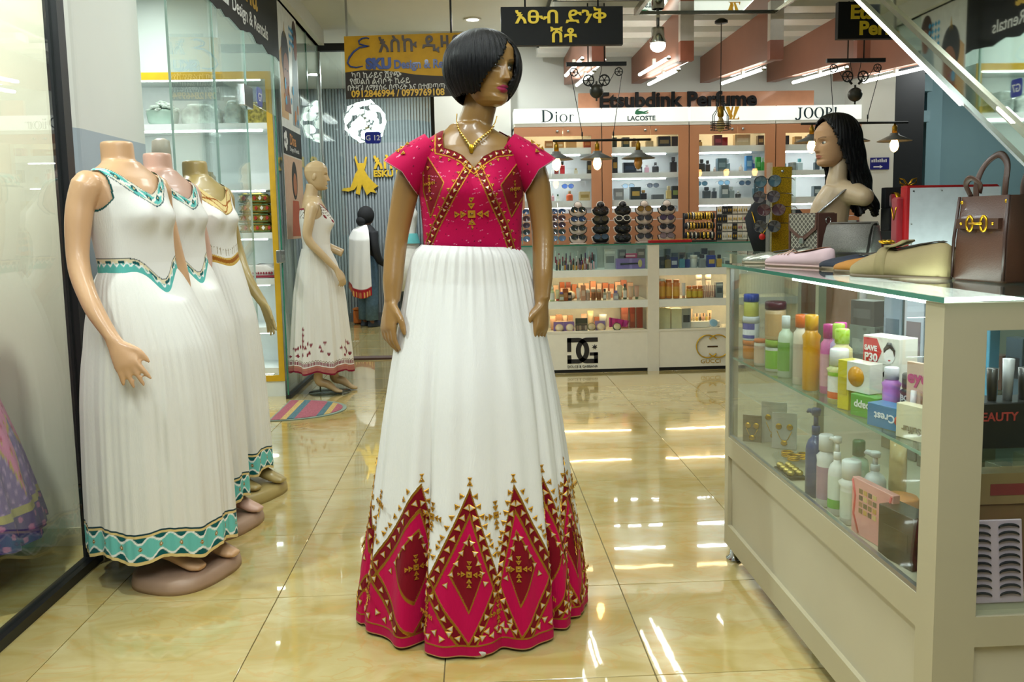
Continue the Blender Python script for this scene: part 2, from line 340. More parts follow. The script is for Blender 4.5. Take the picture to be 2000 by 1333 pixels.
for bi, bx in enumerate((.935, 1.585, 2.25, 2.90, 3.55)):
    t = thing('ceiling_beam', names[bi], 'beam', (bx, 0, 0), group='brown beams over the perfume shop')
    link('beam', bm_, t); link('beam_end', bcap, t); link('beam_hanger', bpost, t)
    for s, yy in ((-.10, 6.35), (.012, 6.5), (.075, 6.42)):
        if bi in (2, 3, 4) and s == -.10: continue
        f = thing('tube_light', 'glowing fluorescent tube %s of the %s' % ({-.10: 'at left', .012: 'under', .075: 'at right'}[s], names[bi]), 'light', (bx+s, yy, 2.44 if s > 0 and s < .05 else 2.50), group='tubes under the brown beams')
        link('tube', tb, f)
        for yy2 in (0.0, 1.1): link('end_cap', MB().use(0, True).tube([(0, yy2, .0+yy2*.0625), (0, yy2+.02, .001+yy2*.0625)], .017, 10).data('end_cap', M_STEEL), f)
        link('holder', MB().box(-.012, .012, .5, .54, .03, .09).data('holder', M_WHITE), f)
# --- aisle ceiling lights (out of the picture, above and behind the photographer)
fx = MB().box(-.10, .10, -.62, .62, 0, .05).data('housing', M_WHITE); ft = MB().use(0, True).tube([(0, -.58, 0), (0, .58, 0)], .015, 10).data('tube', emit('#fbfff4', 6.0))
for i, (x, y, l, w) in enumerate(AISLE_LIGHTS):
    t = thing('ceiling_light', 'white twin tube ceiling light, %s from the entrance' % ORD[i], 'light', (x, y, 3.06), group='aisle ceiling lights')
    link('housing', fx, t); link('tube', ft, t, (-.05, 0, -.02)); link('tube', ft, t, (.05, 0, -.02))
    ld = bpy.data.lights.new('tube_glow', 'AREA'); ld.shape = 'RECTANGLE'; ld.size = .22; ld.size_y = l; ld.energy = w; ld.color = (.90, .985, 1.0)
    lo = bpy.data.objects.new('tube_glow', ld); COL.objects.link(lo); lo.parent = t; lo.location = (0, 0, -.04)
# downlights; the one in the near left window is added to brighten its wall
dl = MB().use(0).lathe([(.055, 0), (.075, 0), (.075, .012), (.055, .012)], 24, caps=False).data('rim', M_WHITE); dle = MB().lathe([(.054, .004), (.054, .01)], 24).data('lens', emit('#fffdf0', 8.0))
for i, (x, y, z, w, lab) in enumerate(((.03, 7.3, 3.008, 14, 'round recessed downlight glowing in the dropped ceiling above the yellow sign'), (-2.45, 6.1, 3.108, 20, 'round recessed downlight inside the left glass shop'), (-2.3, 5.0, 3.108, 22, 'round downlight inside the left glass shop near the pillar'), (-1.0, 10.3, 3.108, 40, 'round downlight inside the grey ribbed shop'), (-1.9, 9.2, 3.108, 40, 'round downlight near the entrance of the grey ribbed shop'), (2.60, 5.6, 2.905, 20, 'small round downlight in the slatted ceiling beside the right black sign'), (5.2, 7.5, 3.108, 30, 'round downlight before the blue wall'), (-2.05, 2.5, 3.108, 55, 'added round downlight brightening the wall inside the near left shop window'))):
    t = thing('downlight', lab, 'light', (x, y, z), group='recessed downlights'); link('rim', dl, t); link('lens', dle, t)
    ld = bpy.data.lights.new('glow', 'AREA'); ld.shape = 'DISK'; ld.size = .12; ld.energy = w; ld.color = (.94, 1, .99)
    lo = bpy.data.objects.new('glow', ld); COL.objects.link(lo); lo.parent = t; lo.location = (0, 0, -.006)
# --- mirror-clad staircase with its landing
SX0, SX1 = 1.2, 2.14
def sz(y): return 1.388+(y-1.791)*.6855
ld_y0, ld_z = 3.75, 2.73
st = thing('staircase', 'mirror clad staircase climbing away over the glass counter at right', 'staircase')
y0s = .15
MB().prism([(y0s, sz(y0s)+.07), (ld_y0, sz(ld_y0)+.07), (5.95, ld_z+.07), (5.95, 3.12), (y0s, 3.12)], SX0, SX0+.012, 'yz').build('side_mirror', M_MIRROR, st)
sb = MB()
def strip(dz0, dz1, x0, x1, ya, yb): return [Vector((x0, ya, sz(ya)+dz0)), Vector((x1, ya, sz(ya)+dz0)), Vector((x1, ya, sz(ya)+dz1)), Vector((x0, ya, sz(ya)+dz1))], [Vector((x0, yb, sz(yb)+dz0)), Vector((x1, yb, sz(yb)+dz0)), Vector((x1, yb, sz(yb)+dz1)), Vector((x0, yb, sz(yb)+dz1))]
MB().loft(list(strip(.008, .062, SX0+.004, SX0+.03, y0s, ld_y0))).build('stringer_mirror', mat('#c9d4cc', .03, 1.0, var=.01), st)
MB().loft(list(strip(.062, .078, SX0-.008, SX0+.012, y0s, ld_y0))).build('stringer_trim', mat('#b9b6a6', .2, 1.0), st)
MB().loft(list(strip(0, .008, SX0-.004, SX0+.03, y0s, ld_y0))).build('lower_trim', M_CHROME, st)
MB().loft(list(strip(-.004, .002, SX0-.009, SX0-.004, 2.03, ld_y0))).build('light_strip', emit('#fffbee', 9.0), st)
MB().loft(list(strip(.071, .078, SX0-.013, SX0-.009, 1.823, 1.876))).build('light_strip', emit('#fffbee', 9.0), st)
MB().loft(list(strip(.07, .09, SX0+.012, SX1, y0s, ld_y0))).build('underside', mat('#d8d8d0', .5), st)
MB().box(SX0-.02, SX1, ld_y0, 5.95, ld_z, ld_z+.012).build('landing_mirror', M_MIRROR, st)
MB().box(SX0-.05, SX1+.02, 5.95, 5.975, ld_z-.012, ld_z+.03).box(SX0-.05, SX0-.02, ld_y0, 5.95, ld_z-.012, ld_z+.03).box(SX1, SX1+.02, ld_y0, 5.95, ld_z-.012, ld_z+.03).build('landing_trim', mat('#8c8674', .25, 1.0), st)
# ================================================================ MANNEQUIN KIT
def ip(x, xs, ys): return np.interp(x, xs, ys)
def soft(xs, ys, sig=.03):
    """rounded version of a polyline profile"""
    X = np.linspace(xs[0]-.3, xs[-1]+.3, 900); Y = np.interp(X, xs, ys); k = np.exp(-(np.arange(-150, 151)*(X[1]-X[0])/sig)**2/2); Y2 = np.convolve(np.pad(Y, 150, mode='edge'), k/k.sum(), 'valid')
    t = np.clip((X-xs[-1]+.10)/.09, 0, 1); t = t*t*(3-2*t); return X, Y2*(1-t)+Y*t
def sstep(x, a, b):
    t = np.clip((x-a)/(b-a), 0, 1); return t*t*(3-2*t)
TZ = [1.05, 1.14, 1.21, 1.30, 1.38, 1.44, 1.49, 1.525, 1.548, 1.565, 1.58, 1.60]
TRX = [.165, .152, .146, .150, .156, .160, .163, .158, .135, .105, .078, .060]
TRY = [.115, .103, .098, .103, .108, .106, .098, .086, .074, .066, .061, .057]
def torso_pt(a, z, off=0.0, bust=.042):
    """point of a female torso facing -y: a = angle (0 front), z = height"""
    rx = ip(z, TZ, TRX)+off; ry = ip(z, TZ, TRY)+off
    x = rx*np.sin(a); c = np.cos(a)
    y = -ry*np.sign(c)*np.abs(c)**.86
    b = bust*np.exp(-((np.abs(x)-.068)/.05)**2-((z-1.385)/.055)**2)*(c > 0)*np.clip(c, 0, 1)**.5
    b = b + .016*np.exp(-((np.abs(x))/.09)**2-((z-1.385)/.07)**2)*(c > 0)*np.clip(c, 0, 1)**.5
    return x, y-b, z+0*a
def torso_rings(mb, zs, n=64, **k):
    rs = []
    for z in zs:
        a = np.linspace(0, 2*pi, n, endpoint=False); x, y, zz = torso_pt(a, z, **k)
        rs.append([Vector((x[i], y[i], z)) for i in range(n)])
    mb.loft(rs)
def limb(mb, pts, rad, n=14, sub=6):
    """smooth tapering limb through the joints (Catmull-Rom)"""
    rad = [r if hasattr(r, '__len__') else (r, r) for r in rad]
    P = [Vector(p) for p in pts]; P = [2*P[0]-P[1]]+P+[2*P[-1]-P[-2]]; R = [rad[0]]+list(rad)+[rad[-1]]
    out = []; rr = []
    for i in range(1, len(P)-2):
        for k in range(sub):
            t = k/sub; a, b, c, d = P[i-1], P[i], P[i+1], P[i+2]
            out.append(.5*((2*b)+(c-a)*t+(2*a-5*b+4*c-d)*t*t+(3*b-a-3*c+d)*t**3))
            s = t*t*(3-2*t); rr.append(R[i]*(1-s)+R[i+1]*s if not hasattr(R[i], '__len__') else tuple(R[i][q]*(1-s)+R[i+1][q]*s for q in (0, 1)))
    out.append(P[-2]); rr.append(R[-2])
    mb.tube(out, rr, n)
def hand(mb, wrist, d, side, sc=1.0, curl=.5, thumb=.5, spread=.06):
    """palm with four fingers and a thumb; d = towards the fingers, side = towards the thumb"""
    w = Vector(wrist); d = Vector(d).normalized(); side = Vector(side); side = (side-d*side.dot(d)).normalized(); nrm = d.cross(side)  # back/palm axis
    L = .085*sc
    # palm slab
    rs = []
    for t, hw, th in ((-.10, .025, .019), (.15, .028, .017), (.5, .036, .0155), (.85, .040, .014), (1.0, .039, .012), (1.06, .034, .008)):
        c = w+d*(L*t)-side*(.002*sc); rs.append([c+side*(hw*sc*cos(2*pi*k/18))+nrm*(th*sc*sin(2*pi*k/18)) for k in range(18)])
    mb.loft(rs)
    for k, (off, ln) in enumerate(((.028, .072), (.0095, .080), (-.0095, .074), (-.0275, .058))):
        p = w+d*(L*.93)+side*(off*sc); q = [p-d*.012*sc, p]; dirn = (d+side*(off*spread/.028)).normalized(); ang = curl*(.55+.12*k)
        for s, fr in enumerate((.44, .31, .25)):
            ang2 = ang*(.6, 1.0, .8)[s]
            dirn = (dirn*cos(ang2)-nrm*sin(ang2)).normalized(); q.append(q[-1]+dirn*(ln*fr*sc))
        limb(mb, q, [.0092*sc, .0095*sc, .0088*sc, .0078*sc, .0058*sc], 10, 3)
    b = w+d*(L*.25)+side*(.020*sc); t1 = (d*.72+side*.62-nrm*.28*thumb).normalized(); t2 = (d*.92+side*.22-nrm*.30*thumb).normalized()
    limb(mb, [b-t1*.02*sc, b+t1*.012*sc, b+t1*.040*sc, b+t1*.040*sc+t2*.028*sc, b+t1*.040*sc+t2*.050*sc], [.013*sc, .0135*sc, .0105*sc, .0095*sc, .0065*sc], 10, 3)
def body_obj(mb, m, parent, voxel=.0038, name='body', it=8):
    me = remesh(mb, voxel, it); me.materials.append(m); me.polygons.foreach_set('use_smooth', [True]*len(me.polygons))
    return link(name, me, parent)
# ---- head, facing local -y, centred between chin and crown
HZ = [-.118, -.113, -.104, -.092, -.08, -.06, -.03, 0, .03, .06, .085, .102, .112, .1165]
HF = [.040, .066, .080, .083, .078, .081, .082, .081, .086, .084, .067, .045, .022, .003]
HB = [-.004, .0, .012, .030, .045, .064, .082, .092, .097, .092, .074, .051, .026, .004]
HW = [.022, .031, .041, .050, .056, .062, .067, .070, .073, .069, .056, .040, .021, .003]
def head_pts(A, Z):
    f = ip(Z, HZ, HF); b = ip(Z, HZ, HB); w = ip(Z, HZ, HW)
    s, c = np.sin(A), np.cos(A); x = w*np.sign(s)*np.abs(s)**.92; y = np.where(c > 0, -f*np.abs(c)**.82, b*np.abs(c)**.9)
    fr = np.clip(c, 0, 1)**.4*(c > 0)
    nz = sstep(Z, -.048, -.036)*(1-sstep(Z, .0, .03)); nh = ip(Z, [-.05, -.037, -.02, .005, .03], [.010, .025, .018, .008, .004]); nw = ip(Z, [-.045, -.034, -.01, .02], [.0125, .0115, .008, .008])
    d = nz*nh*np.exp(-(x/nw)**2)
    d += .005*np.exp(-((np.abs(x)-.011)/.005)**2-((Z+.037)/.006)**2)          # nostrils
    d -= .012*np.exp(-((np.abs(x)-.031)/.016)**2-((Z-.003)/.011)**2)          # eye sockets
    d += .004*np.exp(-((np.abs(x)-.030)/.020)**2-((Z-.022)/.006)**2)          # brow ridge
    d += .0075*np.exp(-(x/.021)**2-((Z+.0585)/.0048)**2)+.0085*np.exp(-(x/.018)**2-((Z+.0695)/.0055)**2)
    d -= .0035*np.exp(-(x/.024)**2-((Z+.0635)/.0018)**2)                      # lip line
    d += .003*np.exp(-((np.abs(x)-.042)/.018)**2-((Z+.022)/.02)**2)           # cheeks
    d -= .003*np.exp(-(x/.02)**2-((Z+.081)/.005)**2)
    d += .004*np.exp(-(x/.016)**2-((Z+.100)/.009)**2)
    return x, y-d*fr, Z
def make_head(parent, skin, lips, brow, shadow, m, loc, rz=0, tilt=0, sc=1.0, eye='#3a2a1c', ears=True, paint=True, roll=0):
    na, nz = 144, 150
    t = np.linspace(0, pi, nz); Z = -.118+(.2345)*(1-np.cos(t))/2
    a = np.linspace(-pi, pi, na, endpoint=False); a = a-.35*np.sin(a)   # more samples on the face
    A, ZZ = np.meshgrid(a, Z); x, y, z = head_pts(A, ZZ)
    V = np.stack([x, y, z], -1).reshape(-1, 3)
    C = np.zeros((len(V), 4)); C[:, :3] = rgb(skin)
    X, Y_, Zv = V[:, 0], V[:, 1], V[:, 2]; F = Y_ < -.03
    def put(mask, col): 
        mk = np.clip(mask, 0, 1)[:, None]*F[:, None]; C[:, :3] = C[:, :3]*(1-mk)+np.array(rgb(col))*mk
    if paint:
        ax = np.abs(X)
        put(1.0*((Zv > -.0775+.010*(ax/.024)**2) & (Zv < -.0525-.0125*(ax/.024)**1.5-.0025*np.exp(-(ax/.004)**2)) & (ax < .0245)), lips)
        put(.9*np.exp(-(((Zv-(.021+.006*np.sin(np.clip((ax-.012)/.04, 0, 1)*2.4)))/.0022)**2))*(ax > .011)*(ax < .052), brow)
        put(.75*np.exp(-((ax-.033)/.017)**2-((Zv-.0105)/.005)**2), shadow)
        put(.9*np.exp(-((Zv-(.0055-.0045*((ax-.031)/.015)**2))/.0012)**2)*(np.abs(ax-.031) < .017), '#15100c')
    h = color_mesh('head', V, grid_faces(nz, na), C, m, parent)
    h.location = loc; h.rotation_euler = (Matrix.Rotation(rz, 4, 'Z') @ Matrix.Rotation(tilt, 4, 'X') @ Matrix.Rotation(roll, 4, 'Y')).to_euler(); h.scale = (sc,)*3
    if paint:
        for s in (-1, 1):
            e = MB().use(0, True).ball((0, 0, 0), (.0125, .010, .0078), 20, 12).build('eye', mat('#ece6dc', .15, coat=.6, var=.01), h); e.location = (s*.0305, -.0635, .0)
            e2 = MB().use(0, True).ball((0, 0, 0), (.0058, .003, .0058), 16, 8).use(1, True).ball((0, -.0016, 0), (.0028, .002, .0028), 12, 6).build('iris', [mat(eye, .15, coat=.8), mat('#050505', .1, coat=.8)], h); e2.location = (s*.0315, -.0724, .0)
    if ears:
        for s in (-1, 1):
            E_ = MB().use(0, True).ball((0, 0, 0), (.008, .016, .029), 14, 10, Matrix.Rotation(.25, 4, 'X')).ball((s*.004, -.004, .002), (.006, .009, .018), 12, 8).build('ear', mat(skin, .35, coat=.2, var=.02), h); E_.location = (s*.070, .014, -.012)
    return h
# ================================================================ CENTRAL MANNEQUIN in the red and white dress
M_SKIN1 = mat('#99733f', .30, coat=.35, var=.03, scale=6); SKIN1 = '#99733f'
HERO = thing('dress_mannequin', 'brown mannequin with black bob wig wearing the crimson and white embroidered gown', 'mannequin', (-.006, 2.70, 0))
mb = MB().use(0, True)
torso_rings(mb, [1.08, 1.14, 1.18, 1.21, 1.25, 1.30, 1.34, 1.36, 1.38, 1.40, 1.42, 1.44, 1.465, 1.49, 1.51, 1.525, 1.538, 1.548, 1.557, 1.565, 1.575, 1.585, 1.60])
limb(mb, [(.004, .02, 1.50), (.012, .012, 1.58), (.030, .0, 1.64), (.046, .004, 1.70)], [.066, .056, .052, .052], 24)
for s in (-1, 1): mb.ball((s*.165, .005, 1.495), (.045, .045, .045), 18, 12); limb(mb, [(s*.03, -.055, 1.558), (s*.08, -.046, 1.552), (s*.13, -.01, 1.535)], [.010, .009, .008], 10)
limb(mb, [(-.168, .005, 1.495), (-.200, .0, 1.42), (-.240, -.005, 1.25), (-.254, -.035, 1.12), (-.258, -.055, 1.045)], [.045, .043, .036, .033, .026], 18)
limb(mb, [(.176, .005, 1.50), (.208, .0, 1.42), (.226, -.005, 1.26), (.222, -.04, 1.13), (.216, -.065, 1.04)], [.045, .043, .036, .033, .026], 18)
hand(mb, (-.260, -.058, 1.045), (-.13, -.18, -1), (.6, -.8, 0), 1.06, .62, .9)
hand(mb, (.214, -.068, 1.035), (-.06, -.10, -1), (-.6, -.8, 0), 1.06, -.62, -.9)
body_obj(mb, M_SKIN1, HERO, .0042)
M_HEAD1 = attr_mat('painted_mannequin_head', .28, .3, 0, 0, spec=.5)
hd = make_head(HERO, SKIN1, '#a01f4e', '#2b1c10', '#3d6660', M_HEAD1, (.060, -.030, 1.765), RAD(40), RAD(4), 1.0, roll=RAD(3))
# wig: bob cut, open over the turned face
def make_bob(parent):
    na, nz = 480, 120
    a = np.linspace(-pi, pi, na, endpoint=False); v = np.linspace(0, 1, nz)
    A, Vv = np.meshgrid(a, v)
    T = Vv*2.62                                   # polar angle from the crown
    R = .128; lob = 1+.05*np.sin(T)**2
    st = .0020*np.sin(A*95+3*np.sin(7*A)+2*T)*np.sin(T)+.0016*np.sin(A*41+1.7*np.sin(5*A))*np.sin(T)
    rx = (.121*lob+st); ry = (.124*lob+st); rz = np.where(T < pi/2, .118, .142)
    x = rx*np.sin(T)**.86*np.sin(A); y = -ry*np.sin(T)**.86*np.cos(A)+.012; z = rz*np.cos(T)
    # hair curls under at the rim, longer at the sides, nape shorter
    deg = np.degrees(A)
    zb = np.where(np.abs(deg) > 110, -.102, -.100)-.018*np.exp(-((deg+150)/22)**2)-.012*np.exp(-((deg-62)/16)**2)
    V = np.stack([x, y, z], -1).reshape(-1, 3)
    # wedge over the face, seen from the head: azimuth 0 = nose
    lo = ip(z, [-.12, -.06, .0, .05, .072, .1], [-56, -40, -17, 0, 10, 14]); hi = ip(z, [-.12, -.075, -.045, 0, .05, .072, .1], [0, 9, 18, 24, 20, 12, 13])
    hole = (deg > lo) & (deg < hi) & (z < .072) | (z < zb+.004*np.sin(A*60))
    F = grid_faces(nz, na); H = hole.reshape(-1); F = F[~(H[F].any(1))]
    used = np.unique(F); idx = np.full(len(V), -1); idx[used] = np.arange(len(used))
    C = np.zeros((len(used), 4)); C[:, :3] = rgb('#0b0b0d')
    o = color_mesh('wig', V[used], idx[F], C, M_HAIR, parent); sol = o.modifiers.new('thick', 'SOLIDIFY'); sol.thickness = .012; sol.offset = -1
    return o
M_HAIR, _nt, _b = nodes_of('black_hair'); _b.inputs['Specular IOR Level'].default_value = .22; _b.inputs['Roughness'].default_value = .42; _b.inputs['Base Color'].default_value = (*rgb('#0c0b0d'), 1)
_tc = _nt.nodes.new('ShaderNodeTexCoord'); _mp = _nt.nodes.new('ShaderNodeMapping'); _mp.inputs['Scale'].default_value = (420, 420, 14); _n = _nt.nodes.new('ShaderNodeTexNoise'); _n.inputs['Scale'].default_value = 1
_bp = _nt.nodes.new('ShaderNodeBump'); _bp.inputs['Strength'].default_value = .55; _bp.inputs['Distance'].default_value = .003
_nt.links.new(_tc.outputs['Object'], _mp.inputs[0]); _nt.links.new(_mp.outputs[0], _n.inputs['Vector']); _nt.links.new(_n.outputs[0], _bp.inputs['Height']); _nt.links.new(_bp.outputs[0], _b.inputs['Normal'])
wig = make_bob(HERO); wig.location = (.050, -.022, 1.774); wig.rotation_euler = (0, 0, RAD(40)); wig.scale = (.88, .88, .88)
# ---- bodice
PINK, DARK, GOLDC = '#bd0048', '#7a0319', '#a97a22'
def px(x, y): return (-.009+(x-918)*.00157-(y-350)*.00003+.006, 1.42-(y-350)*.00155-(x-918)*.00002)
NECK = [px(*q) for q in ((870, 236), (866, 262), (868, 286), (888, 293), (905, 302), (918, 316), (926, 327), (935, 315), (943, 305), (964, 293), (987, 288), (993, 262), (997, 236))]
def seg_d(X, Z, pts):
    d = np.full(X.shape, 9.0)
    for (x0, z0), (x1, z1) in zip(pts[:-1], pts[1:]):
        L = (x1-x0)**2+(z1-z0)**2; t = np.clip(((X-x0)*(x1-x0)+(Z-z0)*(z1-z0))/max(L, 1e-12), 0, 1)
        d = np.minimum(d, np.hypot(X-x0-t*(x1-x0), Z-z0-t*(z1-z0)))
    return d
def in_poly(X, Z, pts):
    r = np.zeros(X.shape, bool); n = len(pts)
    for i in range(n):
        x0, z0 = pts[i]; x1, z1 = pts[(i+1) % n]
        c = ((z0 > Z) != (z1 > Z)) & (X < (x1-x0)*(Z-z0)/(z1-z0+1e-12)+x0); r ^= c
    return r
def paint_set(C, mask, col, gold=0.0):
    C[mask, :3] = rgb(col); C[mask, 3] = gold
NECK_OUT = [px(*q) for q in ((850, 236), (850, 262), (850, 298), (878, 305), (900, 316), (914, 330), (926, 340), (938, 328), (951, 318), (970, 306), (1008, 300), (1010, 262), (1013, 236))]
NMID = [((p[0]+q[0])/2, (p[1]+q[1])/2) for p, q in zip(NECK, NECK_OUT)]
XB = [[px(920, 318), px(880, 388), px(852, 440), px(836, 476)], [px(932, 322), px(962, 392), px(985, 440), px(1001, 492)]]
DIA = [[px(*q) for q in ((833, 301), (868, 357), (840, 424), (826, 372), (825, 320))], [px(*q) for q in ((1020, 306), (1031, 372), (1000, 424), (978, 362))]]
def paint_bodice(V, front):
    X, Z = V[:, 0], V[:, 2]; C = np.zeros((len(V), 4)); C[:, :3] = rgb(PINK)
    rng = np.random.RandomState(3); F = front
    dn = seg_d(X, Z, NMID); paint_set(C, F & (dn < .0125), DARK); 
    for b in XB:
        d = seg_d(X, Z, b); paint_set(C, F & (d < .0105), DARK); paint_set(C, F & (np.abs(d-.0105) < .0017), GOLDC, 1)
    for p in (NECK, NECK_OUT): paint_set(C, F & (seg_d(X, Z, p) < .0019), GOLDC, 1)
    for p in DIA:
        paint_set(C, F & in_poly(X, Z, p), DARK); paint_set(C, F & (seg_d(X, Z, p+[p[0]]) < .0017), GOLDC, 1)
    # loose gold thread dashes on the sides and side seams
    for k in range(150):
        x0 = rng.uniform(-.16, .17); z0 = rng.uniform(1.2, 1.53); l = rng.uniform(.004, .014); s = 1 if x0 > 0 else -1
        paint_set(C, (seg_d(X, Z, [(x0, z0), (x0+l*.8*s, z0+l*.25)]) < .0006), '#e88fae', .2)
    for k in range(120):
        x0 = rng.uniform(-.16, .17); z0 = rng.uniform(1.2, 1.53); paint_set(C, np.hypot(X-x0, Z-z0) < .0016, '#3d0620')
    return C
M_CLOTH = attr_mat('embroidered_cloth', .72, .36, .03, .22, 700)
def make_bodice(parent):
    na, nz = 520, 215
    a = np.linspace(-pi, pi, na, endpoint=False); a = a-.25*np.sin(2*a)*0
    z = np.concatenate([np.linspace(1.165, 1.50, 172), np.linspace(1.502, 1.578, nz-172)])
    A, Z = np.meshgrid(a, z); x, y, zz = torso_pt(A, Z, .010)
    V = np.stack([x, y, zz], -1).reshape(-1, 3); fr = (np.cos(A) > 0).reshape(-1)
    X, Zv = V[:, 0], V[:, 2]
    poly = NECK+[(.115, 1.70), (-.115, 1.70)]
    hole = fr & in_poly(X, Zv, poly) | ((~fr) & (np.abs(X) < .085) & (Zv > 1.535)) | (Zv > 1.577)
    waist = 1.212-.055*(X+.15)*.9; hole |= Zv < waist-.03
    F = grid_faces(nz, na); F = F[~hole[F].any(1)]
    used = np.unique(F); idx = np.full(len(V), -1); idx[used] = np.arange(len(used))
    C = paint_bodice(V[used], fr[used]); Vu = V[used].copy()
    nrm = Vu*np.array([1, 1.4, 0]); nrm /= np.linalg.norm(nrm, axis=1)[:, None]
    g = C[:, 3] > .5; Vu[g] += nrm[g]*.0016
    o = color_mesh('bodice', Vu, idx[F], C, M_CLOTH, parent)
    return o
bodice = make_bodice(HERO)
def bodice_at(x, z):
    """surface point and outward normal of the bodice front"""
    def pt(x, z):
        lo, hi = -pi/2, pi/2
        for _ in range(40):
            m = (lo+hi)/2
            if torso_pt(np.array(m), np.array(z), .0115)[0] < x: lo = m
            else: hi = m
        q = torso_pt(np.array(lo), np.array(z), .0115); return Vector((float(q[0]), float(q[1]), float(q[2])))
    p = pt(x, z); du = pt(x+.003, z)-p; dv = pt(x, z+.003)-p; n = du.cross(dv).normalized()
    return p, (n if n.y < 0 else -n)
def frame_at(p, n, roll=0.0, up=Vector((0, 0, 1))):
    r = up.cross(n).normalized(); u = n.cross(r)
    M = Matrix((r, u, n)).transposed().to_4x4(); M.translation = p
    return M @ Matrix.Rotation(roll, 4, 'Z')
def tri(mb, r, h, mi): mb.use(mi).loft([[Vector((r*k*cos(a), r*k*sin(a), zz)) for a in (pi/2, pi*7/6, pi*11/6)] for k, zz in ((1, 0), (1, h), (.72, h*1.7))])
M_STONE = mat('#cfc0ac', .22, .1, coat=.6, var=.12, scale=60); M_GILT = mat('#c8942c', .36, .55, var=.12, scale=80); M_AMBER = mat('#8a5a12', .18, .7, coat=.7)
g1 = MB(); tri(g1, .0078, .0011, 0); g1.use(1).loft([[Vector((.0056*k*cos(a), .0056*k*sin(a), zz)) for a in (pi/2, pi*7/6, pi*11/6)] for k, zz in ((1, .0012), (.9, .002), (.5, .0026))])
GEM = g1.data('stone', [M_GILT, M_STONE])
g2 = MB(); tri(g2, .0085, .0014, 0); g2.use(1, True).ball((0, 0, .002), (.0027, .0027, .0022), 8, 6)
GEM_G = g2.data('gilt_stud', [M_GILT, M_AMBER])
g3 = MB().use(0)
for k in range(4):
    T = Matrix.Rotation(k*pi/2, 4, 'Z')
    for cx, s in ((.0175, .0085), (.031, .0075)):
        if cx > .02 and k % 2: cx2 = cx
        q = [Vector((cx-s*.8, 0, 0)), Vector((cx+s*.75, s, 0)), Vector((cx+s*.75, -s, 0))]
        g3.use(0).loft([[T @ (v+Vector((0, 0, zz))) for v in q] for zz in (0, .0022)])
        g3.use(1, True).ball(tuple(T @ Vector((cx+s*.25, 0, .0025))), (.0026, .0026, .002), 8, 6)
g3.use(0).box(-.008, .008, -.008, .008, 0, .0026).use(1, True).ball((0, 0, .003), (.004, .004, .0025), 8, 6)
CROSS = g3.data('cross_ornament', [M_GILT, M_AMBER])
def stick(mesh, parent, pn, roll=0, sc=1.0, name=None):
    p, n = pn; o = link(name or mesh.name, mesh, parent); o.matrix_local = frame_at(p, n, roll) @ Matrix.Diagonal((sc, sc, sc*.8, 1)); return o
def along(pts, step, start=.5):
    out = []; acc = step*start
    for (x0, z0), (x1, z1) in zip(pts[:-1], pts[1:]):
        L = math.hypot(x1-x0, z1-z0)
        while acc < L: t = acc/L; out.append((x0+t*(x1-x0), z0+t*(z1-z0), math.atan2(z1-z0, x1-x0))); acc += step
        acc -= L
    return out
for q in along([p for p in NMID if p[1] < 1.575], .021): stick(GEM, bodice, bodice_at(q[0], q[1]), q[2]-pi/2, 1.0)
for b in XB:
    for q in along(b, .022): stick(GEM, bodice, bodice_at(q[0], q[1]), q[2]-pi/2, 1.0)
for b, sgn in ((XB[0], 1), (XB[1], 1)):
    for k, q in enumerate(along(b, .030)):
        nx, nz = -sin(q[2]), cos(q[2]); s = (1 if b is XB[1] else -1)
        stick(GEM_G, bodice, bodice_at(q[0]+s*nx*.018, q[1]+s*nz*.018), q[2]+pi/2*(1-s), .8)
for q in along(NECK_OUT[1:-1], .030):
    nx, nz = -sin(q[2]), cos(q[2]); stick(GEM_G, bodice, bodice_at(q[0]-nx*.009, q[1]-nz*.009), q[2]+pi, .72)
stick(CROSS, bodice, bodice_at(*px(921, 418)), 0, 1.42)
for p in (DIA[0], DIA[1]):
    cx = sum(q[0] for q in p)/len(p); cz = sum(q[1] for q in p)/len(p)
    stick(CROSS, bodice, bodice_at(cx, cz-.004), .1, .72); stick(GEM_G, bodice, bodice_at(cx-.004, cz+.045), .8, .9); stick(GEM_G, bodice, bodice_at(cx+.002, cz-.05), 2.4, .8)
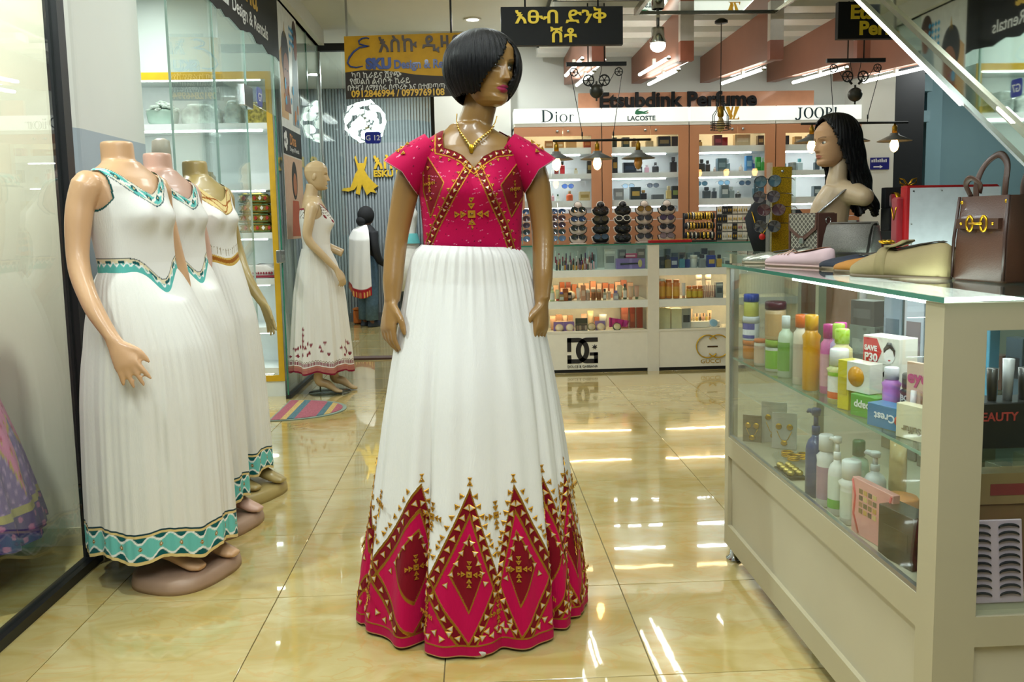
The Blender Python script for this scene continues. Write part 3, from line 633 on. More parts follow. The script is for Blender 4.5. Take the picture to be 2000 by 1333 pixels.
# ---- cap sleeves
def make_sleeve(s):
    nu, nv = 150, 70; V = []; C = []
    top = Vector((s*.118, .0, 1.553)); 
    u = np.linspace(0, 2*pi, nu, endpoint=False)
    for k in range(nv):
        t = k/(nv-1)
        c = Vector((s*(.112+.100*t), .0, 1.528-.062*t-.018*t*t)); wx = .050+.018*t; wy = .072+.012*t
        ax = Vector((s*.80, 0, -.60)).normalized(); e1 = Vector((0, 1, 0)); e2 = ax.cross(e1).normalized()
        if e2.z < 0: e2 = -e2
        for a in u:
            p = c+e1*(wy*cos(a))+e2*(wx*sin(a))
            if sin(a) > 0: p += Vector((s*.020, 0, -.016))*t*sin(a)*1.0
            if sin(a) < 0: p += Vector((0, 0, -.014))*t*(-sin(a))
            V.append(p)
    V = np.array(V); C = np.zeros((len(V), 4)); C[:, :3] = rgb(PINK)
    rng = np.random.RandomState(11); X, Y_, Z = V.T
    for k in range(40):
        i = rng.randint(len(V)); l = rng.uniform(.006, .018); d = V-V[i]; w = d @ np.array([s*.8, 0, -.6]); off = np.linalg.norm(d-np.outer(w, [s*.8, 0, -.6]), axis=1)
        paint = (off < .0007) & (w > 0) & (w < l); C[paint, :3] = rgb('#ef9cb8')
    for k in range(26):
        i = rng.randint(len(V)); C[np.linalg.norm(V-V[i], axis=1) < .0022, :3] = rgb('#4a0722')
    ring = np.arange(len(V)).reshape(nv, nu)[-1]; C[ring, :3] = rgb('#d9a9b4')
    o = color_mesh('sleeve', V, grid_faces(nv, nu), C, M_CLOTH, HERO); so = o.modifiers.new('thick', 'SOLIDIFY'); so.thickness = .003; so.offset = -1
    for dx, dz, dy, r in ((.195, 1.532, -.038, .3), (.212, 1.520, -.045, .9), (.225, 1.512, -.035, 1.6), (.207, 1.502, -.058, 2.2)):
        q = link('gilt_stud', GEM_G, o); q.matrix_local = frame_at(Vector((s*dx, dy-.012, dz+.004)), Vector((s*.35, -.75, .6)).normalized(), r) @ Matrix.Diagonal((1.15, 1.15, 1, 1))
    return o
make_sleeve(-1); make_sleeve(1)
# ---- skirt
SKZ = [0, .10, .20, .35, .50, .68, .85, 1.02, 1.12, 1.17, 1.195, 1.215]
SKW = [.378, .370, .358, .333, .312, .287, .258, .224, .203, .190, .176, .152]
UA = [-180, -100, -84, -62.6, -31, -21.8, -1.5, 12.7, 22.7, 44.8, 48, 60.5, 69.6, 85, 102, 180]
UU = [-9, -5, -4, -3, -2, -1, 0, 1, 2, 3, 4, 5, 6, 7, 8, 12]
SKT = soft(SKZ, SKW, .035)
def skirt_pt(deg, z, gold=0.0):
    a = np.radians(deg); W = ip(z, *SKT)+gold; h = np.clip((1.1-z)/1.1, 0, 1); wst = np.exp(-((z-1.2)/.16)**2)
    m = 0.0
    m = m-.20*h**1.1*np.exp(-((deg+27.5)/3.6)**2)+.045*h*np.exp(-((deg+8)/16)**2)
    m = m-.17*h**1.1*np.exp(-((deg-47.5)/3.4)**2)+.03*h*np.exp(-((deg-30)/12)**2)
    m = m-.075*h**1.2*np.exp(-((deg-15)/4.5)**2)-.11*h*np.exp(-((deg-64)/3.5)**2)-.05*h*np.exp(-((deg+50)/7)**2)
    m = m+.020*h*np.sin(np.radians(deg)*9+.7)*(np.abs(deg) > 70)*1.6
    m = m+.012*h**.5*np.sin(a*17+.6*np.sin(3*a))+.006*np.sin(a*29+1.3)*h**.3+.022*wst*np.sin(a*38+1.4*np.sin(5*a))*.6+.006*wst*np.sin(a*71)
    cx = ip(z, [0, .5, 1.2], [-.030, -.016, -.008]); r = W*(1+m)
    tilt = -.05*np.sin(a)*W*np.clip((z-1.05)/.15, 0, 1)*.9
    return cx+r*np.sin(a), -(.90-.16*sstep(z, .72, 1.25))*r*np.cos(a)+.005-.012*np.clip((z-1.1)/.1, 0, 1), z+tilt
M_SKIRT = attr_mat('white_gown_cloth', .8, .36, .05, .25, 260, (1, 1, .12))
def paint_skirt(deg, z):
    u = np.interp(deg, UA, UU); d = np.abs((u+1) % 2-1); C = np.zeros((deg.size, 4)); d = d.ravel(); z = z.ravel(); deg = deg.ravel(); u = u.ravel()
    C[:, :3] = rgb('#e9e7e2')
    top = .50-.265*d; low = .045+.19*d
    paint_set(C, z < top, PINK)
    do = (.50-z)/.265; dl = (z-.045)/.19
    up = (z < top+.006) & (z > .05)
    paint_set(C, up & (d > do-.29) & (d < do), DARK)
    paint_set(C, (z < .48) & (d > dl-.02) & (d < dl+.25) & (z < .24), DARK)
    for e in (0, -.29): paint_set(C, up & (np.abs(d-do-e) < .028), GOLDC, 1)
    for e in (0.0, .25): paint_set(C, (z < .25) & (np.abs(d-dl-e) < .028), GOLDC, 1)
    q = d/.46+np.abs(z-.252)/.112
    paint_set(C, q < 1, DARK); paint_set(C, np.abs(q-1) < .04, GOLDC, 1)
    paint_set(C, z < .042, '#b40548'); paint_set(C, np.abs(z-.042) < .0019, GOLDC, 1); paint_set(C, z < .013, '#b98a5a', .4)
    return C
def make_skirt(parent):
    deg = np.concatenate([np.linspace(-98, 98, 720), np.linspace(98, 262, 90)[1:-1]]); deg = np.where(deg > 180, deg-360, deg)
    z = np.concatenate([np.linspace(.010, .53, 250), np.linspace(.53, 1.215, 90)[1:]])
    D, Z = np.meshgrid(deg, z); C = paint_skirt(D.copy(), Z.copy()); g = (C[:, 3] > .5).reshape(D.shape)
    x, y, zz = skirt_pt(D, Z, np.where(g, .0018, 0)); V = np.stack([x, y, zz], -1).reshape(-1, 3)
    return color_mesh('skirt', V, grid_faces(len(z), len(deg)), C, M_SKIRT, parent)
skirt = make_skirt(HERO)
def skirt_at(deg, z):
    f = lambda a, b: Vector([float(q) for q in skirt_pt(np.array(float(a)), np.array(float(b)), .002)])
    p = f(deg, z); n = (f(deg+.5, z)-f(deg-.5, z)).cross(f(deg, z+.004)-f(deg, z-.004)).normalized()
    return p, n
def u2deg(u): return float(np.interp(u, UU, UA))
rs = random.Random(5)
for pk in range(-4, 8, 2):
    for s in (-1, 1):
        for k in range(9):
            z = .475-.030*k; d = (.50-z)/.265-.145
            if 0 < d < 1.0: stick(GEM, skirt, skirt_at(u2deg(pk+s*d), z), s*.45+rs.uniform(-.2, .2), 1.65)
            d2 = (.50-z)/.265-.47
            if .02 < d2 < .95 and k % 1 == 0 and z > .2: stick(GEM, skirt, skirt_at(u2deg(pk+s*d2), z-.012), s*.5+rs.uniform(-.4, .4), 1.4)
            d3 = (.50-z)/.265+.13
            if .1 < d3 < .98 and k % 1 == 0: stick(GEM_G, skirt, skirt_at(u2deg(pk+s*d3), z+.004), -s*.7+rs.uniform(-.3, .3), 1.3)
        for k in range(6):
            z = .065+.030*k; d = (z-.045)/.19+.125
            if d < 1.02: stick(GEM, skirt, skirt_at(u2deg(pk+s*d), z), s*2.6+rs.uniform(-.3, .3), 1.6)
    stick(CROSS, skirt, skirt_at(u2deg(pk), .252), 0, 1.05)
    stick(GEM_G, skirt, skirt_at(u2deg(pk), .515), 0, 1.3); stick(GEM_G, skirt, skirt_at(u2deg(pk), .53), pi, 1.0)
    stick(CROSS, skirt, skirt_at(u2deg(pk+1), .415), 0, 1.15); stick(CROSS, skirt, skirt_at(u2deg(pk+1), .128), 0, .95)
    stick(GEM_G, skirt, skirt_at(u2deg(pk+1), .315), pi, 1.0); stick(GEM_G, skirt, skirt_at(u2deg(pk+.75), .345), 2.8, .9); stick(GEM_G, skirt, skirt_at(u2deg(pk+1.25), .345), 3.4, .9)
    for k in range(8): stick(GEM, skirt, skirt_at(u2deg(pk+.42+.165*k), .066+.016*(k % 2)), pi+rs.uniform(-.6, .6), 1.7)
# foot just showing under the hem
fo = MB().use(0, True); limb(fo, [(-.02, -.18, .05), (-.012, -.26, .03), (-.01, -.32, .018), (-.01, -.345, .015)], [(.032, .03), (.036, .024), (.034, .016), (.02, .010)], 14); fo.build('foot', mat('#cfc6bb', .5), HERO)
MB().use(0, True).lathe([(.0, 0), (.16, 0), (.16, .008), (.0, .012)], 40, 0, -.02).build('base_plate', M_STEEL, HERO)
MB().use(0, True).tube([(0, .06, .01), (0, .06, 1.1)], .014, 10).build('support_pole', M_STEEL, HERO)
# ---- necklace
nk = thing('necklace', 'gold necklace with drop shaped centre on the brown mannequin', 'necklace', (-.006, 2.70, 0))
def chest_pt(x, z):
    p, n = bodice_at(x, min(z, 1.59)); return Vector((p.x, p.y+.004-.004, z))
L1 = [px(*q) for q in ((893, 218), (892, 232), (896, 248), (905, 262), (915, 276), (921, 286))]; R1 = [px(*q) for q in ((972, 222), (968, 236), (958, 252), (945, 262), (931, 274), (921, 286))]
def skin_y(x, z):
    rn = ip(z, [1.50, 1.53, 1.56, 1.58, 1.60, 1.66], [.098, .094, .086, .074, .062, .056]); return -rn*math.sqrt(max(.04, 1-min(.96, (x-.012)**2/.11**2)))-.002
for side in (L1, R1):
    pts = []
    for (x0, z0), (x1, z1) in zip(side[:-1], side[1:]):
        for k in range(6): t = k/6; pts.append((x0+(x1-x0)*t, z0+(z1-z0)*t))
    P3 = [Vector((x, skin_y(x, z), z)) for x, z in pts+[side[-1]]]
    MB().use(0, True).tube(P3, .0015, 8).build('chain', M_GOLD, nk)
    for k in range(8, len(P3), 2):
        t = (k-8)/(len(P3)-8); b = P3[k]; MB().use(0, True).ball((b.x, b.y-.003, b.z-.006*(.5+t)), (.0032+.002*t, .0022, .0045+.0035*t), 8, 6).build('bead', mat('#d9b566', .2, 1.0, var=.2, scale=90), nk)
b = Vector((L1[-1][0], skin_y(*L1[-1]), L1[-1][1]))
MB().use(0, True).ball((b.x, b.y-.003, b.z-.006), (.008, .004, .014), 12, 8).build('pendant', M_GOLD, nk)
# ================================================================ THE OTHER DRESS MANNEQUINS
def hem_band(C, d, z, z0, h, n, mirror=1):
    """turquoise woven border: cream edges, dark ground, waving aqua ribbon with white outline and gold lozenges"""
    t = (z-z0)/h; ph = d*n
    def P(mask, c, g=0): paint_set(C, mask, c, g)
    inb = (t >= 0) & (t <= 1); P(inb, '#0d5a5c')
    wv = .5+.17*np.sin(ph); P(inb & (np.abs(t-.5) < .30+.10*np.cos(ph)), '#eef1ea'); P(inb & (np.abs(t-.5) < .22+.10*np.cos(ph)), '#6fc4bb'); 
    P(inb & (np.abs(t-.5)/.16+np.abs(((ph/(2*pi)) % 1)-.5)/.16 < .62), '#a8772a', .8); P(inb & (np.abs(t-.5)/.16+np.abs(((ph/(2*pi)) % 1)-.5)/.16 < .25), '#f4ecd8')
    P(inb & (t < .10), '#e3c987'); P(inb & (t > .86) & (t < .95), '#e3c987'); P(inb & (t > .95), '#0d3a44')
def white_mannequin(name, label, loc, rz, skin, scale=.97, head=False, prof=None, ry=.85, rx=1.0, lean=.07, hem=.135, ax=.275, far=-.115, style='teal', arm='down', base=True, seed=0, group='white dresses on mannequins by the pillar', nfold=12):
    T = thing(name, label, 'mannequin', loc, rz, group, scale)
    SK = mat(skin, .38, coat=.2, var=.03, scale=6)
    def ln(V):
        V = np.asarray(V, float).copy(); V[..., 1] += lean*np.clip((V[..., 2]-.9)/.6, 0, 1.2); return V
    mb = MB().use(0, True)
    torso_rings(mb, [1.125, 1.15, 1.21, 1.25, 1.30, 1.34, 1.36, 1.38, 1.40, 1.42, 1.44, 1.465, 1.49, 1.51, 1.525, 1.54, 1.55, 1.56, 1.575, 1.59], bust=.036)
    top = 1.665 if not head else 1.69
    if head: limb(mb, [(0, .03, 1.50), (0, .018, 1.58), (0, .004, 1.64), (0, -.002, top)], [.064, .055, .050, .048], 24)
    else: mb.lathe([(.07, 1.50), (.062, 1.555), (.0575, 1.60), (.0565, top-.006), (.052, top)], 32, 0, .012, sy=1.06)
    for s in (-1, 1): mb.ball((s*.168, .005, 1.495), (.05, .052, .055), 18, 12)
    if arm == 'down':
        limb(mb, [(-.172, .005, 1.50), (-.204, .03, 1.40), (-.24, .035, 1.22), (-ax-.01, -.04, 1.08), (-ax-.012, -.115, .955)], [.052, .046, .038, .033, .025], 18)
        hand(mb, (-ax-.012, -.12, .95), (.10, -.42, -1), (.45, -.85, .25), 1.12, .14, .6, .22)
        limb(mb, [(.172, .005, 1.50), (.204, .03, 1.40), (.24, .035, 1.22), (ax-.02, far*.35, 1.08), (ax-.02, far, .955)], [.052, .046, .038, .033, .025], 18)
        hand(mb, (ax-.02, far-.005, .95), (-.10, -.42 if far < 0 else .1, -1), (-.45, -.85, .25), 1.12, -.14, -.6, .22)
    else:
        limb(mb, [(-.172, .005, 1.50), (-.195, .03, 1.40), (-.205, .05, 1.26), (-.20, -.05, 1.13), (-.19, -.145, 1.02)], [.048, .042, .036, .031, .024], 18)
        hand(mb, (-.19, -.15, 1.015), (.05, -.45, -1), (.7, -.7, 0), 1.05, .9, .9)
        limb(mb, [(.172, .005, 1.50), (.195, .03, 1.40), (.205, .03, 1.26), (.20, -.10, 1.18), (.19, -.20, 1.13)], [.048, .042, .036, .034, .034], 18)
    mb.v = [tuple(p) for p in ln(np.array(mb.v))]
    body_obj(mb, SK, T, .006)
    if head:
        hm = attr_mat('painted_'+name, .35, .3, 0, 0); hh = make_head(T, skin, skin, skin, skin, hm, (0, lean-.035, 1.758), 0, RAD(2), 1.0, paint=False)
    # bodice
    M1 = M_CLOTH_W; na, nz = 320, 160; a = np.linspace(-pi, pi, na, endpoint=False); z = np.linspace(1.06, 1.572, nz); A, Z = np.meshgrid(a, z)
    x, y, zz = torso_pt(A, Z, .010, bust=.036); V = np.stack([x, y, zz], -1).reshape(-1, 3); fr = (np.cos(A) > -.15).reshape(-1); X, Zv = V[:, 0], V[:, 2]; AA = A.reshape(-1)
    zn = np.where(fr, 1.468+.072*(np.abs(X)/.10)**1.4, 1.552) if style != 'red' else np.where(fr, 1.475+.05*(np.abs(X)/.12)**2, 1.50)
    wz = 1.188-.085*np.exp(-(AA/.42)**2) if style in ('teal',) else 1.185-.03*np.exp(-(AA/.5)**2)
    hole = (Zv > zn) | (Zv < wz-.012) | ((np.abs(X) > .143+.03*np.clip((1.45-Zv)/.05, 0, 1)) & (Zv > 1.405)); 
    C = np.zeros((len(V), 4)); C[:, :3] = rgb('#e9e6de'); P = lambda m, c, g=0: paint_set(C, m, c, g)
    if style == 'teal':
        t = (zn-Zv); band = (t < .052) & (np.abs(X) < .15); P(band, '#e8e2cf'); P(band & (np.abs(t-.026-.006*np.sin(X*75)) < .014), '#63bdb4'); P(band & (np.abs(t-.026+.006*np.sin(X*75)) < .005), '#f0efe6'); P(band & (np.abs(t-.050) < .003), '#12494e'); P(band & (t < .004), '#12494e'); P(band & (np.hypot(((X*22) % 1)-.5, (t-.026)*22) < .22), '#0e5557'); P(band & (np.hypot(((X*22) % 1)-.5, (t-.026)*22) < .08), '#d8c48a', .5)
        w = Zv-wz; b2 = (w < .045); P(b2, '#e8dcb8'); P(b2 & (w > .041), '#12323c'); P(b2 & (w < .026), '#62bcb2'); P(b2 & (np.abs(w-.022-.006*np.sin(AA*32)) < .004), '#f3f4ee'); P(b2 & (np.abs(w-.030) < .006) & (np.sin(AA*16) > .2), '#0e5557')
        arm_ = (np.abs(X) > .137+.03*np.clip((1.45-Zv)/.05, 0, 1)) & (Zv > 1.40) ; P(arm_, '#1d4f4b')
    elif style == 'gold':
        t = (zn-Zv); band = (t < .07) & (np.abs(X) < .13); P(band, '#d9c385'); P(band & (np.abs(t-.02-.012*np.sin(X*60)) < .004), '#9a5a1e'); P(band & (np.abs(t-.045-.012*np.sin(X*60+2)) < .004), '#9a5a1e'); P(band & (np.abs(t-.068) < .003), '#8d6a22')
        w = Zv-wz; P(w < .034, '#d0a951'); P((w > .008) & (w < .026), '#9c5d17'); P((w > .045) & (w < .08) & (np.abs(((AA*9) % 1)-.5) < .06), '#8d7a4a'); P((w > .07) & (w < .075) & (np.abs(((AA*9) % 1)-.5) < .2), '#8d7a4a')
    elif style == 'red':
        t = (zn-Zv); P(t < .016, '#8c2036'); P((t > .016) & (t < .085) & ((np.sin(X*190+t*60)*np.sin(t*230+X*50)) > .25), '#8d8178'); P((np.hypot((X % .05)-.025, t-.10) < .012) & fr, '#83202d')
    else:
        P(np.ones(len(V), bool), '#c95f8a')
    F = grid_faces(nz, na); F = F[~hole[F].any(1)]; used = np.unique(F); idx = np.full(len(V), -1); idx[used] = np.arange(len(used))
    o = color_mesh('bodice', ln(V[used]), idx[F], C[used], M1, T)
    # skirt
    SZ, SW = prof; rs = np.random.RandomState(seed); na, n1, n2 = 440, 70, 60
    z = np.concatenate([np.linspace(hem, hem+.15, n1), np.linspace(hem+.15, SZ[-1], n2)[1:]]); a = np.linspace(-pi, pi, na, endpoint=False); A, Z = np.meshgrid(a, z)
    W = np.interp(Z, *soft(SZ, SW, .04)); h = np.clip((SZ[-1]-Z)/SZ[-1], 0, 1); f = 0
    for k in range(4): f = f+rs.uniform(.3, 1)*np.sin(A*(nfold-5+k*4)+rs.uniform(0, 6)+.8*np.sin(A*3+k))
    f2 = sum(np.sin(A*q+rs.uniform(0, 6)) for q in (37, 53, 61))
    m = 1+.036*h**.9*f+.0035*h**.2*f2; cz = Z
    wz = 1.188-.085*np.exp(-(A/.42)**2) if style in ('teal',) else 1.185-.03*np.exp(-(A/.5)**2)
    cz = np.where(Z > SZ[-1]-.12, Z-(SZ[-1]-(wz-.004))*np.clip((Z-(SZ[-1]-.12))/.12, 0, 1), Z)
    cz = cz+.012*np.sin(A*7+1)*np.clip(1-(Z-hem)/.3, 0, 1)
    bl = 1-(1-np.clip((SZ[-1]-Z)/.40, 0, 1))**2; x = (1+(rx-1)*bl)*W*m*np.sin(A); y = -(.74+(ry-.74)*bl)*W*m*np.cos(A)
    V = np.stack([x, y, cz], -1).reshape(-1, 3); C = np.zeros((len(V), 4)); C[:, :3] = rgb('#e8e5dc'); zf = Z.reshape(-1); af = A.reshape(-1)
    if style in ('teal', 'gold'): hem_band(C, af, zf, hem, .112, 24)
    elif style == 'red':
        P = lambda mm, c, g=0: paint_set(C, mm, c, g)
        P(zf < hem+.055, '#a8545c'); P((zf < hem+.055) & (np.sin(zf*900) > .3), '#b98a6a'); P(zf < hem+.014, '#7d1430'); P((zf > hem+.065) & (zf < hem+.09) & (np.abs(((af*24) % 1)-.5) < .32), '#7d1430'); P(np.abs(zf-hem-.098-.004*np.sin(af*70)) < .003, '#8d7a66')
        for k in range(70):
            a0 = rs.uniform(-pi, pi); z0 = hem+.13+.13*rs.rand()**1.6; dd = np.hypot((af-a0)*.26, zf-z0); th = np.arctan2(zf-z0, (af-a0)*.26); P(dd < .015*(.55+.45*np.abs(np.cos(2*th))), '#7f1f2c')
        for k in range(4): 
            dd = np.hypot((af+2.2)*.26, zf-hem-.22-.045*k); th = np.arctan2(zf-hem-.22-.045*k, (af+2.2)*.26); P(dd < .018*(.55+.45*np.abs(np.cos(2*th))), '#7f1f2c')
    else:
        P = lambda mm, c, g=0: paint_set(C, mm, c, g); P(np.ones(len(V), bool), '#d7789c')
        arch = .26*np.abs(np.sin(af*5))**.7+hem+.16; P(zf < arch, '#7d5f92'); P(np.abs(zf-arch) < .010, '#c9a444', .7); P((zf < arch) & (np.sin(af*60)*np.sin(zf*120) > .5), '#b58fb4'); P((zf > arch) & (np.sin(af*45+1)*np.sin(zf*70) > .72), '#b8305c'); P((zf > arch) & (np.abs(np.sin(af*45+1)*np.sin(zf*70)-.68) < .05), '#c9a444', .6)
        P(zf < hem+.10, '#4f3470'); P((zf < hem+.10) & (np.sin(af*40)*np.sin(zf*90+1) > .6), '#b5668f'); P(np.abs(zf-hem-.115) < .014, '#b9a564', .4)
    F = grid_faces(len(z), na); o = color_mesh('skirt', ln(V), F, C, M_CLOTH_W, T)
    # legs, feet, base
    lb = MB().use(0, True)
    zb = .055 if base else .0
    for s, fy in ((-1, -.06 if base else 0), (1, -.10 if base else -.04)):
        if base: limb(lb, [(s*.07, .02, .6), (s*.07, .01+fy, .2), (s*.07, .02+fy, zb+.075), (s*.07, -.06+fy, zb+.05), (s*.072, -.14+fy, zb+.022), (s*.072, -.185+fy, zb+.016)], [.06, .038, (.034, .034), (.036, .03), (.040, .02), (.028, .012)], 14)
        else: limb(lb, [(s*.06, .02, .6), (s*.06, .03+fy*3, .25), (s*.06, .035+fy*3, .115), (s*.06, -.03+fy*3, .085), (s*.06, -.10+fy*3, .03), (s*.06, -.15+fy*3, .016)], [.055, .036, (.032, .036), (.034, .034), (.038, .02), (.026, .012)], 14)
    body_obj(lb, SK, T, .007, 'legs', 4)
    if base:
        rs_ = []
        for k, zz in ((1.0, 0), (1.0, .018), (.97, .045), (.88, .055), (.3, .058)):
            rs_.append([Vector((.20*k*(abs(cos(t))**.75)*math.copysign(1, cos(t)), -.11+.17*k*(abs(sin(t))**.75)*math.copysign(1, sin(t)), zz)) for t in [2*pi*q/48 for q in range(48)]])
        MB().use(0, True).loft(rs_).build('base', mat(base, .45, var=.03), T)
    else:
        MB().use(0, True).lathe([(0, 0), (.17, 0), (.17, .008), (0, .009)], 40, 0, -.05).build('base_plate', glass((.80, .84, .84)), T)
        MB().use(0, True).tube([(.06, .03, .008), (.06, .03, .14)], .006, 8).build('support_rod', M_CHROME, T)
    return T
M_CLOTH_W = attr_mat('white_cotton_cloth', .8, .35, .05, .25, 300, (1, 1, .15))
BELL = ([.13, .4, .7, .85, .98, 1.06, 1.12, 1.165, 1.19], [.305, .302, .292, .275, .248, .222, .198, .174, .156])
white_mannequin('dress_mannequin', 'headless peach mannequin in white dress with turquoise trim, nearest the camera by the pillar', (-1.20, 3.11, 0), RAD(68), '#d8ab80', .965, prof=BELL, ry=.93, rx=.82, far=.10, base='#a98a72', seed=1, lean=.075)
white_mannequin('dress_mannequin', 'headless pinkish mannequin in white dress with turquoise trim, middle of the three by the pillar', (-1.235, 3.60, 0), RAD(70), '#cfa690', .965, prof=BELL, ry=.80, rx=.62, ax=.205, far=.08, base='#a98a72', seed=2, lean=.075)
white_mannequin('dress_mannequin', 'headless olive mannequin in white dress with gold collar, farthest of the three by the pillar', (-1.225, 4.03, 0), RAD(66), '#a8935a', .965, prof=([.13, .4, .7, .9, 1.08, 1.16, 1.19], [.27, .262, .245, .22, .185, .168, .158]), ry=.85, rx=.72, ax=.215, style='gold', base='#a8935a', seed=3, lean=.075)
white_mannequin('dress_mannequin', 'bald beige mannequin in white dress with dark red border beside the striped doormat', (-1.20, 6.48, 0), RAD(98), '#c9ad83', .955, head=True, prof=([.2, .5, .8, 1.0, 1.12, 1.19], [.255, .235, .21, .185, .168, .158]), ry=.98, rx=.80, style='red', base=None, hem=.19, arm='bent', seed=4, lean=.02, group='dress mannequins along the glass')
white_mannequin('dress_mannequin', 'pink and purple embroidered dress behind the near left window', (-2.02, 2.93, 0), RAD(60), '#c9a68a', 1.0, prof=([.2, .5, .8, 1.0, 1.12, 1.19], [.46, .385, .29, .22, .17, .158]), ry=.95, rx=.95, style='pink', base='#a98a72', hem=.20, seed=5, lean=.0, group='dress mannequins along the glass')
lightbox = emit('#eef4ee', .55)
# ================================================================ PERFUME CABINETS, SIGNS, BACK COUNTER
CAB_X = [.381+.811*k for k in range(5)]; CY0, CY1 = 7.75, 8.12
cab_names = ['leftmost', 'second from left', 'third from left', 'rightmost']
M_SHELF = mat('#eef1ee', .35, var=.02); M_LEDW = emit('#f4fbff', 22); M_CABIN = mat('#eef2f0', .4, var=.02); M_PANE_C = glass((.97, .985, .98), .7)
SHZ = [(1.918, 1.975), (1.69, 1.738), (1.427, 1.489)]
for ci in range(4):
    x0, x1 = CAB_X[ci]+.004, CAB_X[ci+1]-.004; w0, w1 = x0+.088, x1-.094
    T = thing('perfume_cabinet', 'brown framed lit perfume cabinet, %s in the row' % cab_names[ci], 'cabinet', (0, 0, 0), group='perfume cabinets on the back wall')
    MB().box(x0, x1, CY1-.015, CY1, .0, 2.16).build('back_panel', M_CABIN, T)
    MB().box(x0, x0+.02, CY0+.02, CY1-.015, 0, 2.16).build('side_panel', M_CABIN, T); MB().box(x1-.02, x1, CY0+.02, CY1-.015, 0, 2.16).build('side_panel', M_CABIN, T)
    MB().box(x0, x1, CY0+.02, CY1, 2.14, 2.16).build('top_panel', M_CABIN, T)
    xm = (w0+w1)/2+.05
    for a, b in ((x0, xm-.002), (xm+.002, x1)):   # two sliding brown frames
        d = MB(); lft = a == x0
        d.box(a, b, CY0, CY0+.02, 2.078, 2.16).box(a, b, CY0, CY0+.02, 1.305, 1.372)
        d.box(a, w0, CY0, CY0+.02, 1.372, 2.078) if lft else d.box(w1, b, CY0, CY0+.02, 1.372, 2.078)
        dd = d.build('door_frame', M_BROWN, T)
        MB().box(w0 if lft else xm+.002, xm-.002 if lft else w1, CY0+.008, CY0+.013, 1.372, 2.078).build('door_pane', M_PANE_C, dd)
        MB().use(0, True).lathe([(.012, 0), (.012, .012), (.004, .014)], 12, T=Matrix.Translation((b-.05 if lft else a+.045, CY0, 2.12)) @ Matrix.Rotation(pi/2, 4, 'X')).build('lock', M_CHROME, dd)
    MB().box(x0, x1, CY0, CY0+.02, .0, 1.30).build('lower_door', M_BROWN, T)
    for k, (a, b) in enumerate(SHZ):
        s = MB().box(x0+.02, x1-.02, CY0+.05, CY1-.015, a, b).build('shelf', M_SHELF, T)
        MB().box(w0+.0, w1-.09, CY0+.13, CY0+.145, a-.010, a-.001).build('light_strip', M_LEDW, s)
    if ci == 2 or ci == 1: MB().box(w0, w1-.02, CY0+.185, CY1-.02, 1.590, 1.597).build('glass_shelf', M_PANE_C, T)
    MB().box(w0, w1, CY0+.18, CY0+.2, 2.118, 2.138).build('top_light', emit('#ffd9a0', 9.0), T)
    # white illuminated fascia box above
    FB = thing('fascia_sign', ['white box sign lettered in thin serif capitals at the left end', 'white box sign with small green crocodile above dark lettering', 'white box sign with overlapping yellow monogram', 'white box sign with bold serif lettering and exclamation mark'][ci], 'sign', (0, 0, 0), group='white box signs above the perfume cabinets')
    MB().box(x0, x1, CY0+.01, CY1, 2.165, 2.20).build('ledge', M_WHITE, FB); MB().box(x0+.004, x1-.004, CY0-.005, CY1-.1, 2.195, 2.325).build('sign_box', lightbox, FB)
    fy = CY0-.008; M_NAVY = mat('#14333b', .4)
    def ell(cx, cz, rx, rz, n=28, a0=0, a1=2*pi): return [(cx+rx*cos(a0+(a1-a0)*k/n), cz+rz*sin(a0+(a1-a0)*k/n)) for k in range(n+(0 if abs(a1-a0-2*pi) < 1e-6 else 1))]
    def ringlet(mbx, cx, cz, ro, ri, dx=0, n=32, a0=0, a1=2*pi, yy=fy):
        for k in range(n):
            t0, t1 = a0+(a1-a0)*k/n, a0+(a1-a0)*(k+1)/n
            mbx.prism([(cx+ro[0]*cos(t0), cz+ro[1]*sin(t0)), (cx+ro[0]*cos(t1), cz+ro[1]*sin(t1)), (cx+dx+ri[0]*cos(t1), cz+ri[1]*sin(t1)), (cx+dx+ri[0]*cos(t0), cz+ri[1]*sin(t0))], yy, yy+.004)
    def rect(mbx, a, b, c, d, yy=fy): mbx.box(a, b, yy, yy+.004, c, d)
    L = MB()
    if ci == 0:
        bx = x0+.25
        rect(L, bx+.012, bx+.03, 2.205, 2.312); rect(L, bx, bx+.042, 2.205, 2.209); rect(L, bx, bx+.042, 2.308, 2.312); ringlet(L, bx+.028, 2.2585, (.082, .0535), (.062, .0495), 0, 24, -pi/2, pi/2)
        L.build('letter_d', M_NAVY, FB); L = MB(); rect(L, bx+.135, bx+.146, 2.205, 2.27); rect(L, bx+.125, bx+.156, 2.205, 2.208); ringlet(L, bx+.140, 2.288, (.008, .008), (.0005, .0005)); L.build('letter_i', M_NAVY, FB)
        L = MB(); ringlet(L, bx+.205, 2.2385, (.036, .036), (.024, .033)); L.build('letter_o', M_NAVY, FB)
        L = MB(); rect(L, bx+.262, bx+.273, 2.205, 2.27); rect(L, bx+.252, bx+.283, 2.205, 2.208); ringlet(L, bx+.287, 2.25, (.018, .02), (.013, .016), 0, 10, .3, pi*.95); L.build('letter_r', M_NAVY, FB)
    elif ci == 1:
        text('LACOSTE', .058, M_NAVY, (x0+.23, fy, 2.208), FB, bold=.0012, sx=1.06)
        cr = [(0, .02), (.02, .01), (.045, .012), (.07, .018), (.105, .016), (.135, .022), (.138, .028), (.10, .030), (.125, .040), (.142, .054), (.118, .050), (.09, .042), (.07, .046), (.045, .050), (.03, .058), (.05, .066), (.075, .070), (.04, .072), (.018, .062), (.006, .045)]
